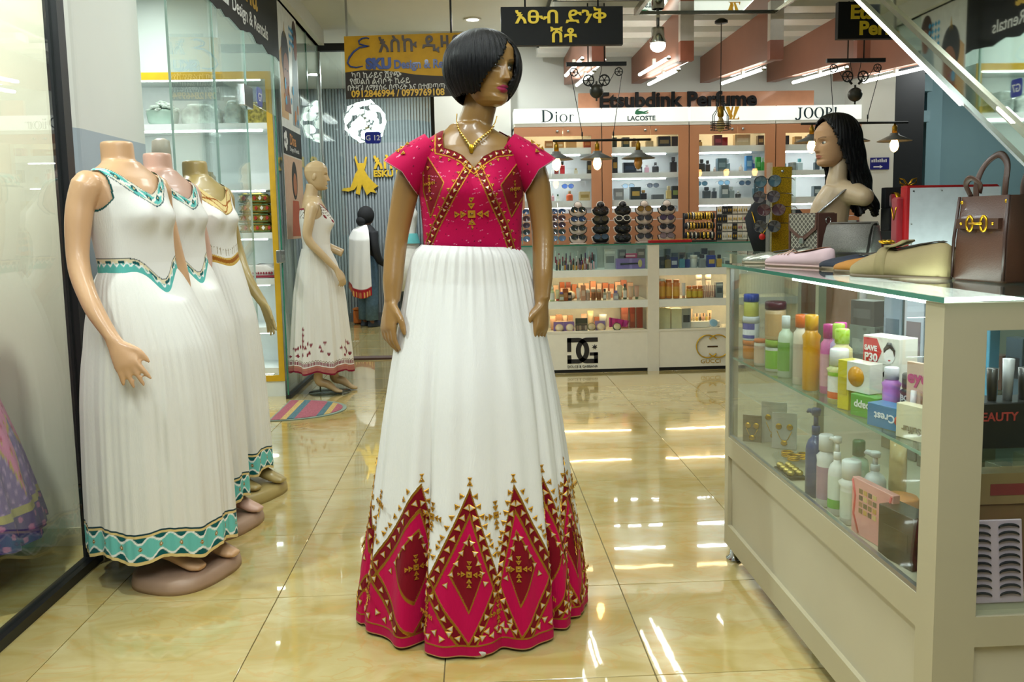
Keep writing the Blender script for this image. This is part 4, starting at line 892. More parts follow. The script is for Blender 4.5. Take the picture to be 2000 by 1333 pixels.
        MB().prism([(x0+.30+a*.92, 2.252+b*.86) for a, b in cr], fy, fy+.004).build('crocodile_emblem', mat('#1c7a52', .4), FB)
        MB().prism([(x0+.30+.108, 2.278), (x0+.30+.128, 2.2755), (x0+.30+.124, 2.2815)], fy-.001, fy+.001).build('crocodile_mouth', mat('#c23b2a', .4), FB)
    elif ci == 2:
        bx = x0+.33; My = mat('#d9a520', .35, coat=.3)
        L.prism([(bx, 2.322), (bx+.035, 2.322), (bx+.07, 2.235), (bx+.055, 2.205), (bx+.045, 2.205)], fy, fy+.004).prism([(bx+.09, 2.322), (bx+.13, 2.322), (bx+.128, 2.316), (bx+.08, 2.205), (bx+.068, 2.212)], fy-.004, fy).build('monogram_v', My, FB)
        MB().prism([(bx+.06, 2.322), (bx+.075, 2.322), (bx+.05, 2.213), (bx+.115, 2.213), (bx+.125, 2.235), (bx+.13, 2.205), (bx+.02, 2.205), (bx+.035, 2.213)], fy-.002, fy+.002).build('monogram_l', mat('#c58f1a', .35, coat=.3), FB)
    else:
        bx = x0+.17; z0 = 2.206
        L.prism([(bx+.03, z0+.1), (bx+.07, z0+.1), (bx+.07, z0+.094), (bx+.058, z0+.09), (bx+.058, z0+.01), (bx+.045, z0-.012), (bx+.01, z0-.014), (bx, z0), (bx+.012, z0+.01), (bx+.02, z0-.004), (bx+.034, z0), (bx+.042, z0+.012), (bx+.042, z0+.09), (bx+.03, z0+.094)], fy, fy+.004).build('letter_j', M_NAVY, FB)
        for k in range(2):
            L = MB(); ringlet(L, bx+.128+.1*k, z0+.05, (.046, .052), (.028, .047)); L.build('letter_o', M_NAVY, FB)
        L = MB(); rect(L, bx+.292, bx+.31, z0, z0+.1); rect(L, bx+.28, bx+.32, z0, z0+.004); rect(L, bx+.28, bx+.31, z0+.096, z0+.1); ringlet(L, bx+.31, z0+.072, (.04, .028), (.024, .023), 0, 20, -pi/2, pi/2); L.build('letter_p', M_NAVY, FB)
        L = MB(); L.prism([(bx+.372, z0+.1), (bx+.392, z0+.1), (bx+.385, z0+.028), (bx+.379, z0+.028)], fy, fy+.004); ringlet(L, bx+.382, z0+.008, (.010, .010), (.0005, .0005)); L.build('exclamation_mark', M_NAVY, FB)
# long brown name board
NB = thing('name_board', 'long brown board with raised black shop name above the cabinets', 'sign')
MB().rbox(.985, 3.19, 7.80, 7.84, 2.33, 2.468, r=.006, n=2).build('board', mat('#c98e6c', .4, coat=.15, var=.05), NB)
text('Etsubdink Perfume', .185, mat('#0c0f14', .5, spec=.25), (1.17, 7.775, 2.335), NB, ext=.012, bold=.006, sx=1.045)
# ---- hanging black boards and the yellow boutique board
def black_board(nm, lab, x0, x1, y, z0, z1, ht): 
    t = thing(nm, lab, 'sign'); MB().box(x0, x1, y, y+.04, z0, z1).build('board', M_BLKSIGN, t)
    for fx_ in (.2, .8): MB().use(0, True).tube([(x0+(x1-x0)*fx_, y+.02, z1), (x0+(x1-x0)*fx_, y+.02, ht)], .005, 6).build('hanger', M_BLACK, t)
    return t
t = black_board('hanging_sign', 'black hanging board with two lines of yellow Ethiopic script', .17, .826, 4.6, 2.236, 2.436, 3.12)
text('እፁብ ድንቅ', .092, M_LET_Y, (.49, 4.595, 2.350), t, bold=.0018, align='CENTER', sx=1.3); text('ሽቶ', .092, M_LET_Y, (.505, 4.595, 2.250), t, bold=.0018, align='CENTER', sx=1.25)
t = black_board('hanging_sign', 'black hanging board with yellow Latin letters half hidden by the staircase', 2.18, 2.84, 5.0, 2.338, 2.552, 2.86)
text('Etsubdink', .108, M_LET_Y, (2.25, 4.995, 2.455), t, bold=.004, sx=1.05); text('Perfume', .108, M_LET_Y, (2.305, 4.995, 2.362), t, bold=.004, sx=1.05)
t = thing('hanging_sign', 'yellow and dark brown boutique board with phone numbers hanging behind the wig', 'sign')
Y = 6.6
MB().prism([(-.958, 2.265), (-.10, 2.280), (-.05, 2.282), (-.05, 2.42), (-.30, 2.432), (-.42, 2.44), (-.55, 2.462), (-.72, 2.478), (-.84, 2.476), (-.957, 2.462)], Y, Y+.03).build('lower_panel', mat('#352c25', .5, spec=.3), t)
MB().prism([(-.957, 2.462), (-.84, 2.476), (-.72, 2.478), (-.55, 2.462), (-.42, 2.44), (-.30, 2.432), (-.05, 2.42), (-.05, 2.752), (-.956, 2.731)], Y+.0005, Y+.03).build('upper_panel', mat('#d9a312', .5, spec=.3), t)
for hx in (-.935, -.14): MB().box(hx-.008, hx+.008, Y+.01, Y+.026, 2.735, 3.10).build('hanger', M_STEEL if hx < -.5 else M_BLACK, t)
MBLUE = mat('#1d3f8f', .35, coat=.2); MBR = mat('#45311f', .4)
text('እስኩ ዲዛይን', .152, MBR, (-.70, Y-.004, 2.612), t, bold=.0025, ext=.006, sx=1.0, roll=.015)
text('SKU', .105, MBLUE, (-.795, Y-.004, 2.488), t, bold=.007, ext=.005, sx=1.0, roll=.015); text('Design & Rentals', .088, MBLUE, (-.585, Y-.004, 2.488), t, bold=.003, ext=.003, sx=.86, roll=.01)
bigE = [(-.765, 2.712), (-.785, 2.718), (-.82, 2.712), (-.845, 2.694), (-.838, 2.672), (-.80, 2.66), (-.765, 2.656), (-.79, 2.652), (-.84, 2.645), (-.885, 2.615), (-.92, 2.572), (-.935, 2.532), (-.915, 2.505), (-.87, 2.497), (-.82, 2.507)]
bE = MB(); bE.use(0, True).tube([(a, Y-.006, b) for a, b in bigE], [.009, .011, .012, .013, .012, .010, .007, .010, .013, .015, .015, .014, .013, .011, .007], 8, flat=.5).build('letter_e', MBLUE, t)
for s, zz, x_, szz in (('ካባ ኪራይና ሽያጭ', 2.418, -.91, .058), ('የመልስ ልብሶች ኪራይ', 2.372, -.925, .058), ('በትዛዝ ለማያሰሩ በጥሪት እና በተመጣጣኝ ዋጋ', 2.326, -.945, .052)):
    text(s, szz, mat('#d9d6cc', .5), (x_, Y-.004, zz), t, ext=.001, bold=.0008, sx=.98, roll=.012)
text('0912846994 / 0979769108', .070, mat('#e9b51a', .4), (-.915, Y-.004, 2.276), t, ext=.001, bold=.0022, sx=.94, roll=.012)
# ---- back counter
BX0, BX1 = .30, 2.80; BY0, BY1 = 7.05, 7.42
M_CTR = mat('#e2ddcd', .4, var=.02); BC = thing('glass_counter', 'white and glass cosmetics counter below the perfume cabinets', 'counter')
MB().rbox(BX0, BX1, BY0-.012, BY1, 1.088, 1.100, r=.004, n=2).build('glass_top', glass((.86, .96, .92), 1.0), BC)
MB().box(BX0, BX1, BY0-.0125, BY0-.0115, 1.088, 1.100).build('glass_edge', M_EDGE, BC)
for a, b in ((BX0, BX0+.03), (1.468, 1.565), (BX1-.03, BX1)): MB().box(a, b, BY0-.006, BY0+.05, .0, 1.088).build('post', M_CTR, BC)
for a, b in ((BX0+.03, 1.468), (1.565, BX1-.03)):
    MB().box(a, b, BY0, BY0+.02, .03, .345).build('front_panel', mat('#e8e3d3', .4, var=.02), BC); MB().box(a, b, BY0-.004, BY0+.024, .345, .362).build('sill', M_CTR, BC)
    MB().box(a, b, BY0+.02, BY1, .335, .350).build('shelf', M_CTR, BC)
    for z0, z1 in ((.823, .882), (.555, .618)):
        s = MB().box(a, b, BY0, BY1, z0, z1).build('shelf', mat('#e6e8e0', .4, var=.02), BC)
        MB().box(a+.1, b-.12, BY0+.15, BY0+.16, z0-.008, z0-.001).build('light_strip', emit('#ffdcaa', 30) , s)
    MB().box(a, b, BY0+.002, BY0+.007, .362, 1.088).build('front_pane', glass((.95, .985, .97), .8), BC)
MB().box(BX0, BX1, BY1-.012, BY1, .0, 1.088).build('back_panel', mat('#cfd0c6', .35, coat=.2), BC)
MB().box(BX0, BX0+.012, BY0+.05, BY1-.012, 0, 1.088).build('side_panel', M_CTR, BC); MB().box(BX1-.012, BX1, BY0+.05, BY1-.012, 0, 1.088).build('side_panel', M_CTR, BC)
MB().box(BX0, BX1, BY0+.03, BY1, .0, .03).build('plinth', M_BLACK, BC)
# emblems on the counter front
fy = BY0-.004; MD = mat('#1a171a', .4)
t = thing('counter_emblem', 'black interlocked letter emblem with small star on the counter front', 'emblem')
L = MB(); ex0, ex1, ez0, ez1 = .772, 1.036, .083, .305; ew = ex1-ex0; eh = ez1-ez0; th = .042
for m in (0, 1):   # two facing letter shapes crossing in the middle
    f = (lambda a: ex0+a*ew) if not m else (lambda a: ex1-a*ew)
    for a0, a1, z0, z1 in (((0, .13, 0, .33), (0, .13, .46, 1.0)) if not m else ((0, .13, 0, .42), (0, .13, .99, 1.0))):
        xa, xb = sorted((f(a0), f(a1))); L.box(xa, xb, fy, fy+.003, ez0+z0*eh, ez0+z1*eh)
    for zc0, zc1 in ((0, .17), (.83, 1.0)):
        xa, xb = sorted((f(0), f(.36))); L.box(xa, xb, fy, fy+.003, ez0+zc0*eh, ez0+zc1*eh)
    cx = f(.36); sg = 1 if not m else -1
    for k in range(20):
        t0, t1 = -pi/2+pi*k/20, -pi/2+pi*(k+1)/20
        q = [(cx+sg*.36*ew*cos(t0), ez0+eh/2+eh/2*sin(t0)), (cx+sg*.36*ew*cos(t1), ez0+eh/2+eh/2*sin(t1)), (cx+sg*.20*ew*cos(t1), ez0+eh/2+.33*eh*sin(t1)), (cx+sg*.20*ew*cos(t0), ez0+eh/2+.33*eh*sin(t0))]
        L.prism(q, fy, fy+.003)
xa = ex1-.27*ew; L.box(xa, ex1, fy, fy+.003, ez0+.30*eh, ez0+.42*eh); L.build('letters', MD, t)
MB().prism([(ex1-.028+(.026 if k % 2 == 0 else .011)*sin(k*pi/7), .222+(.026 if k % 2 == 0 else .011)*cos(k*pi/7)) for k in range(14)], fy, fy+.003).build('star', MD, t)
text('DOLCE & GABBANA', .031, MD, (.772, fy, .046), t, ext=.001, sx=.93)
t = thing('counter_emblem', 'gold interlocking round emblem on the counter front beside the near counter', 'emblem'); MG = mat('#cfa62a', .35, .5)
for s, cx in ((-1, 1.985), (1, 2.075)):
    pts = [(cx+s*.098*cos(q)*-1 if False else cx+(.098 if s > 0 else -.098)*-cos(q), fy, .205+.098*sin(q)) for q in [RAD(20)+RAD(320)*k/30 for k in range(31)]]
    MB().use(0, True).tube([(cx-s*.098*cos(RAD(140)+RAD(-280)*k/30+pi), fy-.009, .205+.098*sin(RAD(140)+RAD(-280)*k/30)) for k in range(31)], .010, 8, flat=.5).build('ring_letter', MG, t)
    MB().box(min(cx, cx+s*-.045), max(cx, cx+s*-.045), fy-.002, fy+.002, .195, .207).build('letter_bar', mat('#4a3216', .35, .3), t)
text('GUCCI', .046, MG, (1.925, fy, .058), t, ext=.001, sx=1.25)
# ---- hanging lamps
M_IRON = mat('#17191a', .45, .4); M_BRASS = mat('#a67c1f', .35, .8); M_SHADE = mat('#6c6d68', .5, .3)
def wheel(mbx, c, r):
    n = 20; mbx.tube([(c[0]+r*cos(2*pi*k/n), c[1], c[2]+r*sin(2*pi*k/n)) for k in range(n)], r*.14, 6, closed=True); mbx.ball(c, (r*.25, r*.2, r*.25), 10, 6)
    for k in range(6): mbx.tube([(c[0], c[1], c[2]), (c[0]+r*cos(k*pi/3), c[1], c[2]+r*sin(k*pi/3))], r*.09, 5)
def shade_lamp(T, x, y, z, lit):
    MB().use(0, True).lathe([(.018, -.075), (.018, -.02), (.012, -.015), (.006, 0)], 14, x, y, z).build('lamp_holder', M_BRASS, T)
    MB().use(0, True).lathe([(.03, -.07), (.035, -.085), (.125, -.128), (.122, -.130), (.03, -.092)], 36, x, y, z, caps=False).build('shade', M_SHADE, T)
    b = MB().use(0, True).lathe([(.012, -.09), (.016, -.11), (.030, -.145), (.032, -.165), (.022, -.195), (.006, -.208), (.001, -.209)], 20, x, y, z)
    b.build('bulb', emit('#ffbe70', 20.0) if lit else mat('#c98f3f', .08, coat=.8, trans=.4), T)
def pulley(lab, xc, y, zt, zl, xl0, xl1, shades, lit, zball):
    T = thing('pulley_lamp', lab, 'lamp', group='pulley lamps above the counter'); w = .22
    MB().box(xc-w, xc+w, y-.012, y+.012, zt-.014, zt+.014).build('ceiling_bar', M_IRON, T)
    MB().use(0, True).tube([(xc-.06, y, zt), (xc-.06, y, 2.86)], .005, 6).tube([(xc+.06, y, zt), (xc+.06, y, 2.86)], .005, 6).build('drop_rod', M_IRON, T)
    for s in (-1, 1):
        m = MB().use(0, True); wheel(m, (xc+s*(w-.055), y, zt-.055), .028); m.build('small_wheel', M_IRON, T)
        m = MB().use(0, True); wheel(m, (xc+s*.058, y, zt-.115), .038); m.tube([(xc+s*.052, y, zt-.14), (xc+s*.025, y, zt-.17)], .009, 8); m.build('large_wheel', M_IRON, T)
        MB().use(0, True).tube([(xc+s*.04, y, zt-.012), (xc+s*.035, y, zt-.05), (xc+s*.022, y, zt-.095)], .0025, 5).tube([(xc+s*(w-.083), y, zt-.055), (xc+s*.09, y, zt-.135)], .0025, 5).build('short_cord', M_IRON, T)
        xe = xl0+(xl1-xl0)*(.30 if s < 0 else .62) if True else 0
        MB().use(0, True).tube([(xc+s*(w-.03), y, zt-.05), (xe, y, zl+.05), (xe, y, zl)], .0028, 5).build('long_cord', M_IRON, T)
        MB().use(0, True).tube([(xe, y, zl+.03), (xe, y, zl+.06)], .006, 6).build('cord_clip', M_IRON, T)
    MB().use(0, True).ball((xc, y, zball), (.052, .052, .052), 24, 16).tube([(xc, y, zball+.05), (xc, y, zball+.07)], .008, 8).tube([(xc, y, zball-.05), (xc, y, zball-.072)], .007, 8).build('counterweight_ball', mat('#3c3c36', .4, .5, var=.2, scale=30), T)
    MB().use(0, True).tube([(xl0, y, zl), (xl1, y, zl)], .009, 8).build('lamp_bar', M_IRON, T)
    for x, l in zip(shades, lit): shade_lamp(T, x, y, zl-.008, l)
pulley('black pulley lamp with ball weight and three shades right of the red gown', .917, 6.2, 2.43, 1.884, .592, 1.314, (.618, .918, 1.222), (1, 1, 0), 2.238)
pulley('black pulley lamp with ball weight and lit bulbs behind the long haired head', 2.842, 6.2, 2.436, 1.982, 2.44, 3.25, (2.522, 2.83, 3.15), (1, 1, 1), 2.19)
T = thing('cage_pendant', 'black wire cage pendant lamp hanging on a thin cord between the pulley lamps', 'lamp', (1.717, 5.8, 0))
MB().use(0, True).lathe([(.044, 2.62), (.044, 2.635), (.02, 2.65)], 20).build('canopy', M_IRON, T); MB().use(0, True).tube([(0, 0, 2.62), (0, 0, 2.06)], .003, 6).build('cord', M_IRON, T)
MB().use(0, True).lathe([(.022, 2.06), (.022, 2.0), (.016, 1.99)], 14).build('lamp_holder', M_BRASS, T)
m = MB().use(0, True)
for k in range(4):
    c, s = cos(k*pi/2+.4), sin(k*pi/2+.4); m.tube([(c*.03, s*.03, 2.09), (c*.034, s*.034, 2.04), (c*.068, s*.068, 2.0), (c*.068, s*.068, 1.905)], .0028, 6)
for zz, r in ((2.09, .03), (1.955, .068), (1.94, .068), (1.925, .068), (1.905, .068)): m.tube([(r*cos(2*pi*k/24), r*sin(2*pi*k/24), zz) for k in range(24)], .0028, 5, closed=True)
m.build('cage', M_IRON, T); MB().use(0, True).lathe([(.012, 1.99), (.03, 1.94), (.03, 1.915), (.012, 1.89), (.001, 1.888)], 16).build('bulb', mat('#d8b878', .08, coat=.8, trans=.4), T)
# spot lamp in the slatted ceiling
T = thing('spot_lamp', 'bright chrome collared spot lamp under the slatted ceiling beside the second beam', 'lamp', (1.352, 6.12, .025))
MB().use(0, True).lathe([(.05, 2.84), (.05, 2.82), (.02, 2.80), (.014, 2.76)], 20, z=-.05).build('mount', M_WHITE, T); MB().use(0, True).lathe([(.045, 2.70), (.048, 2.63), (.06, 2.60), (.058, 2.59), (.04, 2.63), (.038, 2.70)], 24, z=-.06).build('collar', M_CHROME, T)
MB().use(0, True).ball((.0, 0, 2.515), (.055, .055, .045), 24, 12).build('bulb', emit('#fffdf2', 14), T); MB().use(0, True).tube([(0, 0, 2.77), (0, 0, 2.63)], .012, 8).build('stem', M_STEEL, T)
# ================================================================ GOODS
_mc = {}
def cached(key, fn):
    if key not in _mc: _mc[key] = fn()
    return _mc[key]
def put(name, label, cat, parts, loc, rz=0, group=None, lie=None):
    """parts: list of (part name, mesh); first is the body"""
    T = thing(name, label, cat, loc, rz, group)
    if lie is not None: T.rotation_euler = lie
    for n, me in parts: link(n, me, T)
    return T
def gm(col): return mat(col, .32, coat=.3, var=.05, scale=30)
def q3(*a): return tuple(round(v, 3) if isinstance(v, float) else v for v in a)
def k_box(w, d, h, col, lab=None, lab2=None):
    P = [('carton', cached(('box',)+q3(w, d, h, col), lambda: MB().rbox(-w/2, w/2, -d/2, d/2, 0, h, r=min(.0015, w*.1), n=1).data('carton', gm(col))))]
    if lab: P.append(('label_panel', cached(('boxl',)+q3(w, d, h, lab), lambda: MB().box(-w*.36, w*.36, -d/2-.0012, -d/2-.0002, h*.30, h*.66).data('label_panel', gm(lab)))))
    if lab2: P.append(('label_strip', cached(('boxs',)+q3(w, d, h, lab2), lambda: MB().box(-w*.44, w*.44, -d/2-.0012, -d/2-.0002, h*.78, h*.90).data('label_strip', gm(lab2)))))
    return P
def k_bottle(w, h, col, cap, lab=None, rnd=True, neck=.45, capw=.62, caph=.2, d=None, clear=False, waist=0):
    r = w/2; d = d or w; bh = h*(1-caph); n = 20
    m = glass(rgb(col), .8) if clear else gm(col)
    if rnd:
        bd = lambda: MB().use(0, True).lathe([(r*.86, 0), (r, h*.015), (r, bh*.45), (r*(1-waist), bh*.6), (r, bh*.75), (r*.97, bh*.80), (r*(neck+.35), bh*.90), (r*neck, bh*.96), (r*neck, bh)], n).data('bottle_body', m)
        cp = lambda: MB().use(0, True).lathe([(r*capw, 0), (r*capw, h*caph*.92), (r*capw*.85, h*caph)], n, z=bh).data('cap', gm(cap))
    else:
        bd = lambda: MB().rbox(-r, r, -d/2, d/2, 0, bh*.93, r=min(r, d/2)*.25, n=3).rbox(-r*neck, r*neck, -min(r, d/2)*neck, min(r, d/2)*neck, bh*.93, bh, r=r*neck*.3, n=2).data('bottle_body', m)
        cp = lambda: MB().rbox(-r*capw, r*capw, -min(r, d/2)*capw, min(r, d/2)*capw, bh, h, r=min(r, d/2)*capw*.3, n=3).data('cap', gm(cap))
    P = [('bottle_body', cached(('bo', rnd, clear, waist)+q3(w, h, col, neck, capw, caph, d), bd)), ('cap', cached(('bc', rnd)+q3(w, h, cap, capw, caph, d), cp))]
    if lab:
        if rnd: lf = lambda: MB().use(0, True).loft([[Vector((r*1.012*sin(a), -r*1.012*cos(a), z)) for a in [-1.35+2.7*k/14 for k in range(15)]] for z in (bh*.14, bh*.40, bh*.46, bh*.72)], closed=False).data('label_wrap', gm(lab))
        else: lf = lambda: MB().box(-r*.72, r*.72, -d/2-.0012, -d/2-.0002, bh*.2, bh*.62).data('label_wrap', gm(lab))
        if waist == 0: P.append(('label_wrap', cached(('bl', rnd)+q3(w, h, lab, caph, d), lf)))
    return P
def k_jar(w, h, col, lid, lab=None, lf=.26):
    r = w/2; bh = h*(1-lf)
    P = [('jar_body', cached(('jb',)+q3(w, h, col, lf), lambda: MB().use(0, True).lathe([(r*.9, 0), (r*.97, h*.03), (r*.97, bh*.92), (r*.88, bh)], 24).data('jar_body', gm(col)))),
         ('lid', cached(('jl',)+q3(w, h, lid, lf), lambda: MB().use(0, True).lathe([(r, 0), (r, h*lf*.85), (r*.92, h*lf)], 24, z=bh).data('lid', gm(lid))))]
    if lab: P.append(('label_wrap', cached(('jw',)+q3(w, h, lab, lf), lambda: MB().use(0, True).loft([[Vector((r*.982*sin(a), -r*.982*cos(a), z)) for a in [-1.4+2.8*k/14 for k in range(15)]] for z in (bh*.12, bh*.85)], closed=False).data('label_wrap', gm(lab)))))
    return P
def k_tube(w, h, col, cap, lab=None):
    r = w/2
    P = [('tube_body', cached(('tb',)+q3(w, h, col), lambda: MB().use(0, True).loft([[Vector((x_*cos(2*pi*k/16), y_*sin(2*pi*k/16), z)) for k in range(16)] for x_, y_, z in ((r*.75, r*.75, h*.16), (r*.85, r*.75, h*.3), (r*.95, r*.5, h*.65), (r, r*.06, h))]).data('tube_body', gm(col)))),
         ('cap', cached(('tc',)+q3(w, h, cap), lambda: MB().use(0, True).lathe([(r*.7, 0), (r*.7, h*.16)], 16).data('cap', gm(cap))))]
    if lab: P.append(('label_panel', cached(('tl',)+q3(w, h, lab), lambda: MB().box(-r*.5, r*.5, -r*.78, -r*.74, h*.34, h*.6).data('label_panel', gm(lab)))))
    return P
def k_lip(h, col, cap, w=.016):
    r = w/2; return [('case', cached(('lc',)+q3(h, col, w), lambda: MB().use(0, True).lathe([(r, 0), (r, h*.5), (r*.8, h*.52)], 10).data('case', gm(col)))), ('cap', cached(('lp',)+q3(h, cap, w), lambda: MB().use(0, True).lathe([(r*.75, h*.5), (r*.75, h*.97), (r*.5, h)], 10).data('cap', gm(cap))))]
def k_glasses(w, lens, frame, arms=True, white=False):
    r = w*.21
    def lensf(s): return lambda: MB().use(0, True).loft([[Vector((s*w*.26+r*k*cos(a)*(1.12), .004*(1-k), r*k*.86*sin(a)*(1.0 if sin(a) > 0 else 1.08))) for a in [2*pi*q/20 for q in range(20)]] for k in (1, .6, .02)], caps=False).data('lens', mat(lens, .06, coat=1.0, var=.1, scale=12))
    def fr():
        m = MB().use(0, True)
        for s in (-1, 1): m.tube([(s*w*.26+r*1.12*cos(a), -.001, r*.86*sin(a)*(1.0 if sin(a) > 0 else 1.08)) for a in [2*pi*q/20 for q in range(20)]], w*(.022 if white else .013), 6, closed=True)
        m.tube([(-w*.06, -.002, r*.25), (0, -.005, r*.36), (w*.06, -.002, r*.25)], w*.014, 6)
        if arms:
            for s in (-1, 1): m.tube([(s*w*.48, 0, r*.45), (s*w*.5, .02, r*.45), (s*w*.47, w*.72, r*.40), (s*w*.46, w*.85, r*.1)], w*.012, 5)
        return m.data('frame', mat(frame, .25, coat=.5))
    return [('frame', cached(('gf', arms, white)+q3(w, frame), fr)), ('lens', cached(('gl', -1)+q3(w, lens), lensf(-1))), ('lens', cached(('gl', 1)+q3(w, lens), lensf(1)))]
COLN = {}
def cname(c):
    r, g, b = [int(c[i:i+2], 16) for i in (1, 3, 5)]; mx, mn = max(r, g, b), min(r, g, b)
    if mx-mn < 26: return 'black' if mx < 70 else 'grey' if mx < 185 else 'white'
    if r == mx: 
        if g > r*.82: return 'yellow' if b < r*.55 else 'cream'
        if b > r*.62: return 'pink'
        if g > r*.60: return 'orange' if b < r*.35 else 'beige'
        if g > r*.40: return 'orange' if r > 170 else 'brown'
        return 'red' if r > 90 else 'dark brown'
    if g == mx: return 'green' if b < g*.8 else 'teal'
    return ('purple' if r > g*1.12 else 'blue') if mx > 75 else 'navy'
# ---- perfume cabinets: (pixel-free) x, width, height, kind, colours
def cx_(p): return 2.436+(p-1430)*.00481
rowz = [1.977, 1.740, 1.491]; rown = ['top', 'middle', 'bottom']; K = .00484
CABG = {  # cabinet -> row -> [(x of photo column, w px, h px, kind, body, cap/label)]
 0: [[(1072, 16, 14, 'b', '#c98a3a', '#e8c890'), (1092, 18, 12, 'b', '#d9a45a', '#f0dcb0'), (1116, 20, 13, 'b', '#e0b878', None), (1146, 14, 15, 'b', '#b8431f', '#d98a4a')],
     [(1086, 8, 14, 's', '#7a2a30', '#222222'), (1098, 9, 25, 's', '#b81e2c', '#181818'), (1125, 7, 11, 's', '#d9d2b8', '#b89a50'), (1150, 9, 24, 'b', '#1d1c1c', '#a58a4a')],
     [(1078, 7, 15, 'r', '#d9a0a8', '#e8e0e0'), (1088, 6, 13, 's', '#dfe6dc', '#2f6b4a'), (1111, 13, 19, 'r', '#c9541d', '#b99a6a'), (1140, 21, 17, 'b', '#cdb98a', '#a58a4a')]],
 1: [[(1200, 8, 19, 'b', '#1c2a20', None), (1222, 14, 19, 'b', '#1f3a2c', '#b09a50'), (1240, 10, 18, 's', '#a9823a', '#3a2a14'), (1268, 15, 17, 's', '#c9b890', '#e0d8c0'), (1297, 24, 20, 'b', '#1a1a1c', '#8a7a4a'), (1319, 12, 20, 'b', '#202226', None)],
     [(1200, 10, 31, 'b', '#1b1714', '#b08a3a'), (1229, 24, 20, 'b', '#1a2230', '#2c3a52'), (1248, 13, 12, 'b', '#2b2d33', '#c9c9c9'), (1263, 8, 15, 's', '#d9a9bc', '#e8d9e0'), (1281, 13, 20, 'r', '#26282b', '#5a5c60'), (1317, 13, 30, 's', '#17181a', '#3a3c40')],
     [(1207, 18, 22, 'b', '#8c9092', '#c5c9c9'), (1240, 20, 24, 'b', '#1e2a26', '#c9a54a'), (1256, 12, 18, 's', '#141414', '#b08a3a'), (1284, 22, 9, 'b', '#54585a', None), (1306, 10, 25, 's', '#c9b06a', '#e0d0a0'), (1318, 13, 25, 'b', '#1c2420', '#8a9a4a')]],
 2: [[(1368, 7, 12, 's', '#c9a24a', '#8a6a2a'), (1403, 16, 21, 'b', '#6b1420', '#a03a48'), (1418, 11, 17, 'b', '#a31a26', None), (1450, 30, 21, 'b', '#d9c79a', '#efe2c0'), (1488, 12, 19, 'b', '#4a3a26', '#c9b070')],
     [(1371, 12, 24, 's', '#24292b', '#2f3436'), (1384, 9, 22, 's', '#221a18', '#17171a'), (1400, 6, 10, 'r', '#d9bfa8', '#e8d8c8'), (1410, 18, 25, 'b', '#466a76', '#7a9aa4'), (1424, 8, 24, 's', '#86a8b0', '#c0d0d4'), (1452, 8, 14, 'r', '#e0cdb8', '#efe6da'), (1464, 12, 29, 'b', '#2b7fb8', '#8ac0e0'), (1473, 8, 22, 's', '#1f57c4', '#8aa8e8'), (1486, 9, 27, 'b', '#2fae3c', '#8ae08a'), (1493, 6, 25, 's', '#4cc04a', '#c0f0b8')],
     [(1381, 15, 22, 's', '#3a4a50', '#2c3a40'), (1396, 9, 20, 's', '#2f3d46', '#8a989c'), (1416, 15, 25, 'b', '#5d7072', '#c9d2d0'), (1430, 11, 22, 's', '#8a9a98', '#c0c8c4'), (1444, 11, 13, 'r', '#3a3a30', '#d8d8c8'), (1478, 9, 27, 's', '#1f4a58', '#2a5a68'), (1489, 10, 29, 'b', '#2f6a80', None)]],
 3: [[(1540, 7, 18, 'b', '#2a211a', None), (1562, 14, 16, 'b', '#d9b878', '#efe0b8'), (1590, 16, 18, 'b', '#8a5a3a', '#c9a078'), (1625, 14, 19, 's', '#c9a860', '#3a2a18'), (1648, 12, 17, 'b', '#2c2420', None)],
     [(1535, 7, 20, 's', '#3a8a92', '#d9a070'), (1553, 12, 15, 'b', '#2a3438', '#5a686c'), (1569, 11, 23, 's', '#b8c8c8', '#4a8a8c'), (1600, 10, 22, 's', '#384a50', '#8a9a9c'), (1640, 14, 24, 'b', '#6a3a4a', '#c09aa8')],
     [(1540, 10, 22, 's', '#2f5a60', '#8ab0b0'), (1600, 14, 20, 'b', '#4a5a60', '#b8c4c4'), (1645, 10, 24, 's', '#2a3038', '#8a8a8a')]]}
cabp = ['leftmost cabinet', 'second cabinet from left', 'third cabinet from left', 'rightmost cabinet']
for ci, rows in CABG.items():
    for ri, row in enumerate(rows):
        for k, (p, w, h, kd, c, c2) in enumerate(row):
            x, w, h = cx_(p), w*K, h*K; kind = {'b': 'perfume_box', 's': 'perfume_bottle', 'r': 'round_perfume_bottle'}[kd]
            lab = '%s %s, %s from left, %s shelf of %s' % (cname(c), kind.replace('_', ' '), ORD[k], rown[ri], cabp[ci])
            pr = k_box(w, min(.07, w), h, c, c2) if kd == 'b' else k_bottle(w, h, c, c2 or '#222222', None, kd == 'r', .4, .55 if kd == 's' else .4, .28, min(w, .045))
            put(kind, lab, 'box' if kd == 'b' else 'bottle', pr, (x, (7.895+.02*((k*7) % 3-1)) if ri < 2 else 7.872, rowz[ri]), 0, 'perfumes in the back cabinets')
for k, (p, z, c, cab) in enumerate(((1110, 1.632, '#3a5a9a', 0), (1230, 1.624, '#8aa0b0', 1), (1279, 1.626, '#4a5058', 1), (1376, 1.635, '#2a4650', 2), (1421, 1.64, '#5a7a8c', 2), (1463, 1.635, '#2a3c4c', 2))):
    nm = ['blue lensed aviators', 'pale lensed round sunglasses', 'dark gradient sunglasses', 'broad dark sunglasses', 'blue grey aviators', 'dark wide aviators'][k]
    put('sunglasses', '%s on the little glass shelf of the %s' % (nm, cabp[cab]), 'sunglasses', k_glasses(.115, c, '#3a3a3c'), (cx_(p), 7.955, z), 0, 'sunglasses in the back cabinets')
